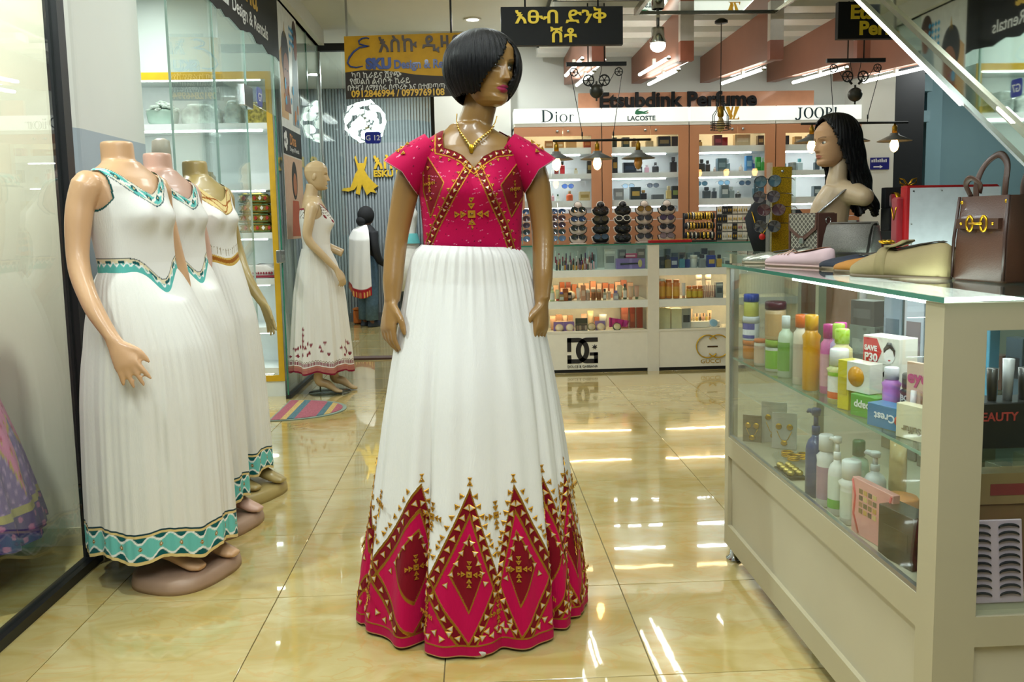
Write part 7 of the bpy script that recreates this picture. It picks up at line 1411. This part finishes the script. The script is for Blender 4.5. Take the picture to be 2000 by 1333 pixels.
for k, (z, n) in enumerate(((.135, 5), (.235, 4))): 
    yy = -.02+.04*k; MB().use(0, True).tube([(-.09, yy, z), (.07, yy, z)], .030, 18).build('velvet_roll', M_VEL, T)
    for q in range(n): put('cuff_bracelet', 'gold cuff bracelet, %s from left on the %s red velvet roll' % (ORD[q], ['lower', 'upper'][k]), 'bracelet', [('band', cached(('cuff',), lambda: MB().use(0, True).lathe([(.033, -.010), (.038, -.008), (.038, .008), (.033, .010)], 22, T=Matrix.Rotation(pi/2, 4, 'Y'), caps=False).data('band', M_GOLD)))], (1.985-.075+.14*q/(n-1), 3.72+yy, 1.1205+z), 0, 'cuff bracelets on the velvet rolls')
T = thing('hair_ornament', 'gold butterfly ornament on top of the black stepped display', 'ornament', (1.99, 3.78, 1.416))
for s in (-1, 1): MB().use(0, True).tube([(0, 0, .005), (s*.02, 0, .035), (s*.04, 0, .04), (s*.038, 0, .02), (s*.01, 0, .008), (s*.03, 0, .004), (s*.02, 0, .0)], .004, 6).build('wing', M_GOLD, T)
T = thing('red_velvet_case', 'red velvet pendant pad standing left of the white board', 'display pad', (1.735, 3.36, 1.1205)); MB().rbox(-.02, .02, -.03, .03, 0, .24, r=.012, n=4).build('pad', M_VEL, T); MB().use(0, True).tube([(-.021, -.02, .20), (-.022, 0, .15), (-.021, .02, .20)], .003, 6).build('chain', M_GOLD, T)
T = thing('display_case', 'red framed case with blank white lid facing the aisle', 'case', (1.93, 3.31, 1.1205)); MB().rbox(-.195, .195, 0, .05, 0, .285, r=.012, n=3).build('frame', mat('#b30f16', .5, coat=.2), T); MB().box(-.178, .195, -.003, 0, 0, .275).build('white_lid', mat('#e3e7ee', .35), T)
for k in range(6): MB().use(0, True).lathe([(.003, 0), (.003, .003)], 10, T=Matrix.Translation((-.165+.115*(k % 3) if k < 4 else -.17, -.003, .262 if k < 4 else .13-.08*(k-4))) @ Matrix.Rotation(pi/2, 4, 'X')).build('screw', M_STEEL, T)
# ================================================================ LEFT GLASS SHOP: cabinet, banner, poster, doormat
def dx_(p): return -2.401+(p-280)*.00373
DC = thing('display_cabinet', 'white lit shelving cabinet with yellow edging inside the left glass shop', 'cabinet'); a0, a1, b0, b1 = -2.85, -1.475, 6.40, 6.82; M_DW = mat('#e9f0ec', .4, var=.02)
MB().box(a0, a1, b1-.02, b1, 0, 2.44).build('back_panel', M_DW, DC); MB().box(a0, a0+.03, b0, b1-.02, 0, 2.44).build('side_panel', M_DW, DC); MB().box(a1-.03, a1, b0, b1-.02, 0, 2.44).build('side_panel', M_DW, DC); MB().box(a0+.03, a1-.03, b0, b1-.02, 2.40, 2.44).build('top_panel', M_DW, DC)
MB().box(a0, a1, b0-.012, b0, 2.385, 2.44).build('yellow_edge', M_YEL, DC); MB().box(a1-.042, a1, b0-.012, b0, .165, 2.385).build('yellow_edge', M_YEL, DC); MB().box(a0, a1, b0-.012, b0, .118, .165).build('yellow_edge', M_YEL, DC); MB().box(a0, a1, b0-.005, b0+.02, 0, .118).build('plinth', M_DW, DC)
DSH = [2.07, 1.62, 1.255, .905, .535, .22]
for z in DSH:
    s = MB().box(a0+.03, a1-.042, b0+.01, b1-.02, z-.045, z).build('shelf', M_DW, DC); MB().box(a0+.1, a1-.1, b0+.06, b0+.085, z-.056, z-.046).build('light_strip', emit('#f2fffb', 11.0), s)
MB().box(a0+.1, a1-.1, b0+.06, b0+.085, 2.388, 2.399).build('light_strip', emit('#f2fffb', 11.0), DC)
m_cel = mat('#b9c4ba', .15, coat=.8, var=.35, scale=25)
def bundle(lab, x, z, w, h, m, n=26, seed=0, flat=.6, cat='pack', name='wrapped_pack', band=None):
    T = thing(name, lab, cat, (x, 6.58, z), 0, 'packs on the left shop shelves'); r_ = random.Random(seed); rs = []
    for k in range(8):
        t = k/7; q = []
        for j in range(22):
            a = 2*pi*j/22; kx = (.92+.08*sin(pi*t))*(1 if t < .8 else .75); q.append(Vector((w/2*kx*math.copysign(abs(cos(a))**.5, cos(a))*(1+r_.uniform(-.05, .05)), .14*flat*math.copysign(abs(sin(a))**.5, sin(a)), h*t*(1+r_.uniform(-.06, .06) if 0 < t else 1))))
        rs.append(q)
    MB().use(0, True).loft(rs).build('wrapping', m, T)
    if band: MB().use(0, True).lathe([(.5*w*.99, h*.40), (.5*w*1.0, h*.48), (.5*w*.99, h*.58)], 26, sy=.19/w*1.0).build('woven_band', band, T)
    return T
# white-green flower bundle: many petals
T = thing('flower_bundle', 'pale green artificial flower bundle on the top shelf of the left shop', 'flowers', (-2.34, 6.58, 2.071), 0, 'packs on the left shop shelves'); r_ = random.Random(4); MB().use(0, True).lathe([(.08, 0), (.11, .03), (.12, .10), (.10, .12)], 18, sy=.8).build('wrap', mat('#9fb8a8', .5), T); m = MB().use(0, True)
for k in range(60): a = r_.uniform(0, 2*pi); q = r_.uniform(0, .11); m.ball((q*cos(a)*1.05, q*sin(a)*.8, .11+.06*(1-q/.11)+r_.uniform(0, .02)), (.022, .02, .012), 8, 5)
m.build('blossoms', mat('#c4d0c4', .6, var=.2, scale=40), T)
bundle('cellophane wrapped white cloth pack on the top shelf of the left shop', -2.04, 2.071, .30, .155, m_cel, seed=1); bundle('grey wrapped pack with bow on the top shelf of the left shop', -1.80, 2.071, .14, .17, mat('#9aa8a0', .2, coat=.7, var=.3, scale=30), seed=2); bundle('gold and green brocade pack on the top shelf beside the yellow edge', -1.622, 2.071, .175, .165, mat('#8a8038', .3, .4, coat=.4, var=.6, scale=45), seed=3)
bundle('woven basket with white rim on the second shelf of the left shop', dx_(376), 1.621, .12, .10, mat('#b8a47a', .7, var=.4, scale=90), seed=6, name='woven_basket', cat='basket')
M_BRO = mat('#a8821e', .5, .2, var=.5, scale=70)
def brocade(lab, x, z, w, h, seed):
    T = bundle(lab, x, z, w, h, mat('#9a7f22', .5, .25, var=.55, scale=60), seed=seed, flat=.75, name='folded_brocade', cat='textile')
    for q in range(6):
        MB().prism([(-w*.42+w*.168*q-.013, h*.5), (-w*.42+w*.168*q, h*.74), (-w*.42+w*.168*q+.013, h*.5), (-w*.42+w*.168*q, h*.26)], -.118, -.100).build('lozenge', mat(['#e8e4d8', '#a82a1e'][q % 2], .6), T)
    MB().box(-w*.44, w*.44, -.112, -.10, h*.08, h*.18).box(-w*.44, w*.44, -.112, -.10, h*.82, h*.92).build('woven_border', mat('#4a6a3a', .6), T)
for k in range(4): brocade('gold green folded brocade, %s from bottom of the stack in the left shop' % ORD[k], -1.668-.008*(k % 2), 1.256+.075*k, .265-.01*k, .071, 10+k)
T = bundle('folded white cloth with dark red embroidered border on the third shelf', -1.665, .906, .26, .10, mat('#e4dfd8', .8), seed=20, flat=.8, name='folded_cloth', cat='textile'); MB().box(-.12, .135, -.122, -.10, .006, .022).build('woven_border', mat('#8a2030', .7), T)
for q in range(9): MB().prism([(-.05+.02*q-.008, .04), (-.05+.02*q, .05), (-.05+.02*q+.008, .04), (-.05+.02*q, .03)], -.120, -.10).build('lozenge', mat('#8a2030', .7), T)
# mannequin bust glimpsed behind the pillar inside the shop
T = thing('bust_form', 'beige mannequin neck seen inside the glass beyond the pillar', 'mannequin bust', (-1.80, 5.0, 0)); MB().use(0, True).lathe([(.16, .02), (.16, .03), (.015, .05), (.015, 1.05), (.12, 1.08), (.15, 1.25), (.16, 1.42), (.14, 1.50), (.06, 1.58), (.055, 1.74), (.05, 1.80), (.02, 1.815)], 28, sy=.7).build('form', mat('#b8ae9c', .4), T)
# ---- banner on the glass
BN = thing('window_banner', 'black window banner with gold and white lettering above the left glass', 'banner', (GX+.008, 0, 0)); pts = [(4.62, 3.0), (6.45, 3.0), (6.45, 2.52)]; r_ = random.Random(9)
for k in range(24): y = 6.43-1.8*k/23; pts.append((y, 2.525+.012*math.sin(k*1.3)+r_.uniform(-.006, .006)+(.03 if k in (9, 10, 18) else 0)))
MB().prism(pts, 0, .004, 'yz').build('vinyl', mat('#131210', .5, spec=.2), BN)
text('Dina', .34, mat('#c9a030', .35, .3), (.0055, 5.22, 2.735), BN, face='+x', ext=.0005, bold=.004); text('Design & Rentals', .128, mat('#e8e8e4', .45), (.0055, 5.24, 2.60), BN, face='+x', ext=.0005, bold=.001)
m = MB()
for k in range(9): m.box(.0045, .0055, 5.00+.02*k, 5.012+.02*k, 2.60, 2.60+.10*(.5+.5*abs(sin(k*1.1))))
m.build('white_ornament', mat('#e8e8e4', .45), BN)
# ---- poster
PO = thing('window_poster', 'tall poster of adorned women on the glass beside the banner', 'poster', (GX+.008, 0, 0)); MB().box(0, .002, 6.45, 7.12, 1.20, 2.97).build('sheet', mat('#dfe0da', .4, coat=.2), PO)
def blob(mm, name, pts, d=.0024): return MB().prism(pts, d, d+.0006, 'yz').build(name, mm, PO)
def oval(cy, cz, ry, rz, n=26): return [(cy+ry*cos(2*pi*k/n), cz+rz*sin(2*pi*k/n)) for k in range(n)]
blob(mat('#c9a06a', .5), 'warm_wash', [(6.47, 2.12), (6.70, 2.12), (6.72, 2.5), (6.62, 2.72), (6.47, 2.6)]); blob(mat('#8a9aa0', .5), 'grey_wash', [(6.85, 2.1), (7.10, 2.1), (7.10, 2.9), (6.95, 2.8)])
blob(mat('#17120f', .5), 'hair_print', oval(6.66, 2.60, .13, .19), .003); blob(mat('#8a5230', .5), 'face_print', oval(6.68, 2.47, .10, .16), .0036); blob(mat('#7a4527', .5), 'neck_print', [(6.60, 2.36), (6.76, 2.36), (6.80, 2.18), (6.58, 2.18)], .0033); blob(mat('#c9a030', .4, .4), 'crown_print', [(6.655, 2.79), (6.64, 2.74), (6.66, 2.86), (6.68, 2.74), (6.665, 2.79)], .0038)
for s in (-1, 1): blob(mat('#17110e', .5), 'eye_print', oval(6.68+s*.04, 2.50, .02, .007, 12), .0044)
blob(mat('#8a2a2a', .5), 'lip_print', oval(6.68, 2.40, .026, .010, 12), .0044)
blob(mat('#3a2018', .5), 'second_hair_print', oval(7.03, 2.82, .085, .13), .003); blob(mat('#7a4628', .5), 'second_face_print', oval(7.05, 2.74, .06, .10), .0036)
r_ = random.Random(3)
for k in range(13): cy, cz = 6.84+.045*(k % 4), 2.85-.055*(k//4); blob(mat('#2f9ccc', .5), 'blue_tile_print', [(cy-.018, cz), (cy, cz+.024), (cy+.018, cz), (cy, cz-.024)], .0042)
for k in range(10): cy, cz = r_.uniform(6.5, 7.05), r_.uniform(2.1, 2.4); blob(mat(r_.choice(['#d8a030', '#3aa0d0', '#c9782a']), .5), 'splash_print', oval(cy, cz, r_.uniform(.012, .03), r_.uniform(.02, .05), 10), .004+.0002*k)
blob(mat('#1c1a18', .5, spec=.2), 'name_plate', [(6.45, 1.85), (7.12, 1.85), (7.12, 2.05), (6.45, 2.05)], .0046); text('Dina', .12, mat('#c9832a', .4), (.0058, 6.68, 1.935), PO, face='+x', ext=.0003, bold=.002); text('Design & Rentals', .050, mat('#dddddd', .5), (.0058, 6.67, 1.885), PO, face='+x', ext=.0003); 
for k in range(5): blob(mat('#e4e4e0', .5), 'flower_print', oval(6.54+.04*cos(k*1.256), 1.95+.05*sin(k*1.256), .026, .030, 12), .0054)
blob(mat('#c9a88c', .5), 'lower_wash', [(6.45, 1.20), (7.12, 1.20), (7.12, 1.84), (6.45, 1.84)], .0030); blob(mat('#1c1512', .5), 'lower_hair_print', oval(6.80, 1.66, .10, .15), .0038); blob(mat('#a86a44', .5), 'lower_face_print', oval(6.81, 1.63, .06, .09), .0044); blob(mat('#b0522a', .5), 'dress_print', [(6.70, 1.5), (6.92, 1.5), (6.98, 1.22), (6.64, 1.22)], .0042)
# stickers
def sticker(lab, s, loc, face, w, h):
    T = thing('unit_sticker', lab, 'sticker', loc, pi/2 if face == '+x' else 0); MB().rbox(-w/2, w/2, -h/2, h/2, 0, .002, r=w*.16, n=4, c=.0003, T=Matrix.Rotation(pi/2, 4, 'X')).build('label_plate', mat('#1f2fa0', .4), T); text(s, h*.62, mat('#eef0f4', .5), (0, -.0026, -h*.22), T, align='CENTER', ext=.0003, bold=.001, rz=0)
sticker('small blue unit number plate on the left shop glass', 'G7', (GX+.008, 5.82, 2.166), '+x', .125, .125); sticker('small blue unit number plate on the grey ribbed shop glass', 'G 12', (-.94, 8.118, 2.126), '-y', .15, .11)
T = thing('direction_sign', 'small blue direction sign with white arrow on the white wall end', 'sign', (3.815, 7.776, 1.784)); MB().box(-.09, .09, -.004, .002, -.055, .055).build('plate', mat('#23247e', .4), T); MB().prism([(-.06, -.036), (.0, -.036), (.0, -.046), (.03, -.030), (.0, -.014), (.0, -.024), (-.06, -.024)], -.0055, -.0045).build('arrow', mat('#eeeeee', .5), T); m = MB()
for k in range(8): m.box(-.08+.019*k, -.068+.019*k, -.0055, -.0045, .012, .034+.006*(k % 3))
m.build('small_lettering', mat('#eeeeee', .5), T)
# ---- doormat
T = thing('doormat', 'half round striped red, yellow and teal doormat before the left shop', 'doormat', (-1.405, 5.875, 0.0)); out = lambda s: [(0, .335*s), (0, -.335*s)]+[(.47*s*sin(pi*k/20)**.9, -.335*s*cos(pi*k/20)) for k in range(1, 20)]
MB().prism(out(1.0), .0005, .006, 'xy').build('border', mat('#7c8a7a', .9), T)
r_ = .94
def chord(x): return .335*r_*math.sqrt(max(0, 1-(x/(.47*r_))**2))
st_ = [(.012, .075, '#9c545e'), (.075, .115, '#b89a5c'), (.115, .165, '#4a6a70'), (.165, .30, '#9c545e'), (.30, .345, '#4a6a70'), (.345, .385, '#b89a5c'), (.385, .44, '#9c545e')]
for xa, xb, c in st_:
    n = 8; p_ = [(xa+(xb-xa)*k/n, -chord(xa+(xb-xa)*k/n)) for k in range(n+1)]+[(xb-(xb-xa)*k/n, chord(xb-(xb-xa)*k/n)) for k in range(n+1)]
    MB().prism(p_, .005, .0085, 'xy').build('stripe', mat(c, .95, var=.25, scale=90, bump=.5, bscale=160), T)
# ================================================================ GREY RIBBED SHOP
LG = thing('wall_logo', 'gold dress silhouette fixed on the ribbed grey wall', 'logo'); Yw = 11.405
def eX(p): return -1.507+(p-700)*.00676
def eZ(p): return 2.234-(p-303)*.00667
sil = [(693, 303), (697, 318), (708, 318), (712, 305), (715, 306), (712, 322), (709, 332), (716, 345), (726, 356), (735, 364), (726, 370), (731, 378), (720, 375), (712, 382), (708, 372), (703, 360), (700, 372), (698, 381), (690, 378), (694, 362), (688, 370), (676, 374), (663, 372), (666, 367), (680, 366), (686, 352), (690, 340), (696, 331), (694, 322), (690, 306)]
MB().prism([(eX(a), eZ(b)) for a, b in sil], Yw-.02, Yw+.02).build('silhouette', mat('#d8b030', .3, .4), LG)
text('እስኩ ዲዛይን', .23, mat('#d8b030', .3, .4), (-1.33, Yw, 2.06), LG, ext=.012, bold=.006); text('ESKU DESIGN', .115, mat('#d8b030', .3, .4), (-1.33, Yw, 1.955), LG, ext=.01, bold=.005)
CH = thing('chandelier', 'bright white spherical petal chandelier in the grey ribbed shop', 'chandelier', (-1.19, 9.6, 2.46)); MP = emit('#f6fff8', 1.5); r_ = random.Random(2)
pet = MB().use(0, True).loft([[Vector((.072*s*cos(a), .055*s*sin(a), .22+.03*(1-s))) for a in [2*pi*q/14 for q in range(14)]] for s in (1, .7, .3, .02)], caps=False).data('petal', MP)
for k in range(26):
    zc = 1-2*(k+.5)/26; a = k*2.39996; d = Vector((math.sqrt(1-zc*zc)*cos(a), math.sqrt(1-zc*zc)*sin(a), zc)); o = link('petal', pet, CH); o.rotation_euler = d.to_track_quat('Z', 'Y').to_euler()
MB().use(0, True).ball((0, 0, 0), .10, 16, 10).build('core', M_CHROME, CH); MB().use(0, True).tube([(0, 0, .1), (0, 0, .66)], .006, 6).build('stem', M_CHROME, CH)
# person seen from behind, wrapped in a white shawl
PR = thing('person', 'person in black headscarf, white shawl with red border and jeans, seen from behind', 'person', (-1.38, 10.85, 0), RAD(128)); SKP = mat('#6a4634', .6); mb = MB().use(0, True)
limb(mb, [(-.085, .02, .92), (-.09, .0, .50), (-.09, .03, .10), (-.09, -.02, .055), (-.09, -.12, .03)], [.085, .062, .040, .042, .032], 16); limb(mb, [(.085, .02, .92), (.09, .0, .50), (.09, .03, .10), (.09, -.02, .055), (.09, -.12, .03)], [.085, .062, .040, .042, .032], 16)
limb(mb, [(0, .02, .86), (0, .01, 1.0), (0, .0, 1.15), (0, .0, 1.25)], [(.15, .11), (.13, .10), (.16, .11), (.12, .08)], 22); limb(mb, [(0, .0, 1.22), (0, -.01, 1.36)], [.05, .048], 14); mb.ball((0, -.02, 1.42), (.075, .09, .11), 20, 14)
for s in (-1, 1): limb(mb, [(s*.16, 0, 1.22), (s*.20, .01, 1.05), (s*.20, -.04, .88), (s*.185, -.14, .80)], [.05, .042, .036, .028], 14); hand(mb, (s*.185, -.14, .80), (0, -.6, -.8), (-s*.8, -.3, .2), .95, .4*s*-1, .6)
body_obj(mb, SKP, PR, .008)
def hull(name, m, rings, parent=PR): 
    return MB().use(0, True).loft([[Vector((cx_p+rx*cos(2*pi*k/28), cy_p+ry*sin(2*pi*k/28), z+dz*cos(2*pi*k/28))) for k in range(28)] for cx_p, cy_p, rx, ry, z, dz in rings]).build(name, m, parent)
MJ = mat('#54708a', .85, var=.15, scale=30)
for s in (-1, 1): hull('jeans_leg', MJ, [(s*.09, .02, .075, .08, .09, 0), (s*.09, .01, .082, .085, .3, 0), (s*.09, .0, .088, .09, .55, 0), (s*.085, .02, .105, .115, .85, 0), (s*.06, .02, .10, .12, .95, 0)])
for s in (-1, 1): MB().use(0, True).loft([[Vector((s*.09+w_*cos(2*pi*k/18), yc+ly*sin(2*pi*k/18), z)) for k in range(18)] for w_, yc, ly, z in ((.048, -.045, .125, 0), (.05, -.045, .128, .02), (.046, -.04, .115, .05), (.035, .01, .06, .085))]).build('shoe', mat('#2c3440', .6), PR); 
hull('dark_top', mat('#17181c', .8), [(0, .01, .175, .135, .88, 0), (0, 0, .17, .13, 1.05, 0), (0, 0, .195, .13, 1.18, 0), (0, 0, .12, .09, 1.27, 0), (0, 0, .06, .06, 1.31, 0)])
for s in (-1, 1): mm_ = MB().use(0, True); limb(mm_, [(s*.165, 0, 1.22), (s*.205, .01, 1.05), (s*.205, -.04, .88), (s*.19, -.13, .81)], [.062, .054, .048, .042], 14); mm_.build('sleeve', mat('#17181c', .8), PR)
MB().use(0, True).ball((0, .0, 1.435), (.098, .112, .118), 26, 16).ball((0, .075, 1.36), (.075, .06, .065), 18, 10).build('headscarf', mat('#0d0d10', .85, var=.2, scale=30), PR)
# shawl: draped over both shoulders, long panel at the back with a red border
na, nz = 90, 70; A, V_ = np.meshgrid(np.linspace(-.40*pi, .84*pi, na), np.linspace(0, 1, nz)); z = 1.30-.92*V_*(.55+.45*np.clip(np.cos((A-.65*pi)*.8), 0, 1)); rx = np.interp(V_, [0, .08, .2, 1], [.085, .205, .262, .285]); ry = np.interp(V_, [0, .08, .2, 1], [.075, .155, .20, .21]); f = 1+.05*np.sin(A*11+V_*3)*V_
V = np.stack([rx*f*np.cos(A), ry*f*np.sin(A), z], -1).reshape(-1, 3); C = np.zeros((len(V), 4)); C[:, :3] = rgb('#e2e0da'); vv = V_.reshape(-1); C[vv > .88, :3] = rgb('#9a1f26'); C[(vv > .92) & (np.sin(A.reshape(-1)*40) > .5), :3] = rgb('#d8a860'); C[(A.reshape(-1) < -.33*pi) & (vv > .3), :3] = rgb('#9a1f36')
color_mesh('shawl', V, grid_faces(nz, na, False), C, M_CLOTH_W, PR).modifiers.new('t', 'SOLIDIFY').thickness = .012
T = thing('dress_form', 'white dress form with gold head and turquoise sash beside the person', 'mannequin', (-.88, 10.95, 0)); MB().use(0, True).lathe([(.17, 0), (.17, .02), (.02, .03), (.02, .5)], 24).build('stand', M_STEEL, T); MB().use(0, True).lathe([(.24, .45), (.20, .8), (.16, 1.05), (.125, 1.2), (.15, 1.38), (.16, 1.45), (.12, 1.52), (.05, 1.57), (.045, 1.65)], 28, sy=.72).build('torso', mat('#e6e4dc', .7), T); MB().use(0, True).lathe([(.18, 1.06), (.145, 1.18), (.14, 1.19)], 28, sy=.76, caps=False).build('sash', mat('#5fb0b0', .6), T); MB().use(0, True).ball((0, 0, 1.76), (.075, .09, .11), 22, 14).build('gold_head', M_GOLD, T)
T = thing('stool', 'small orange storage stool on the floor beside the person', 'stool', (-1.50, 11.2, 0)); MB().rbox(-.13, .13, -.1, .1, .01, .19, r=.02).build('box', mat('#b5601e', .5), T); MB().rbox(-.135, .135, -.105, .105, .19, .21, r=.02).build('lid', mat('#c9722a', .5), T)
for s in (-1, 1): MB().box(s*.1-.015, s*.1+.015, -.08, .08, 0, .01).build('foot', M_BLACK, T)
# thin crack of daylight-free service screen beside the black column
T = thing('wall_monitor', 'small dark screen on the recess beside the black column', 'screen', (4.60, 8.93, 2.40)); MB().rbox(-.08, .08, -.02, .02, -.15, .15, r=.006).build('casing', M_BLACK, T); MB().box(-.07, .07, -.023, -.02, -.14, .14).build('screen', mat('#3a3f42', .15, coat=.6), T)
# ================================================================ lettering becomes plain mesh; big letters become a part each
bpy.context.view_layer.update(); _dg = bpy.context.evaluated_depsgraph_get()
def split_letters(me):
    nv = len(me.vertices); par = list(range(nv))
    def find(i):
        while par[i] != i: par[i] = par[par[i]]; i = par[i]
        return i
    for e in me.edges:
        a, b = find(e.vertices[0]), find(e.vertices[1])
        if a != b: par[a] = b
    co = np.empty(nv*3); me.vertices.foreach_get('co', co); co = co.reshape(-1, 3); isl = {}
    for i in range(nv): isl.setdefault(find(i), []).append(i)
    groups = []
    for vs in sorted(isl.values(), key=lambda v: co[v, 0].min()):
        x0, x1 = co[vs, 0].min(), co[vs, 0].max()
        if groups and min(x1, groups[-1][1])-max(x0, groups[-1][0]) > .45*min(x1-x0, groups[-1][1]-groups[-1][0]): g = groups[-1]; g[0] = min(g[0], x0); g[1] = max(g[1], x1); g[2].extend(vs)
        else: groups.append([x0, x1, list(vs)])
    out = []
    for x0, x1, vs in groups:
        ix = {v: k for k, v in enumerate(vs)}; fs = [[ix[v] for v in p.vertices] for p in me.polygons if p.vertices[0] in ix]
        m2 = bpy.data.meshes.new('letter'); m2.from_pydata([tuple(co[v]) for v in vs], [], fs); m2.materials.append(me.materials[0]); m2.update(); out.append(m2)
    return out
for o in [o for o in COL.objects if o.type == 'FONT']:
    me = bpy.data.meshes.new_from_object(o.evaluated_get(_dg)); me.name = 'lettering'
    if not me.materials: me.materials.append(o.data.materials[0])
    pieces = split_letters(me) if o.data.size >= .085 else [me]
    for pm in pieces:
        n = bpy.data.objects.new('letter' if len(pieces) > 1 else 'lettering', pm); COL.objects.link(n); n.parent = o.parent; n.location = o.location; n.rotation_euler = o.rotation_euler; n.scale = o.scale
    c = o.data; bpy.data.objects.remove(o); bpy.data.curves.remove(c)
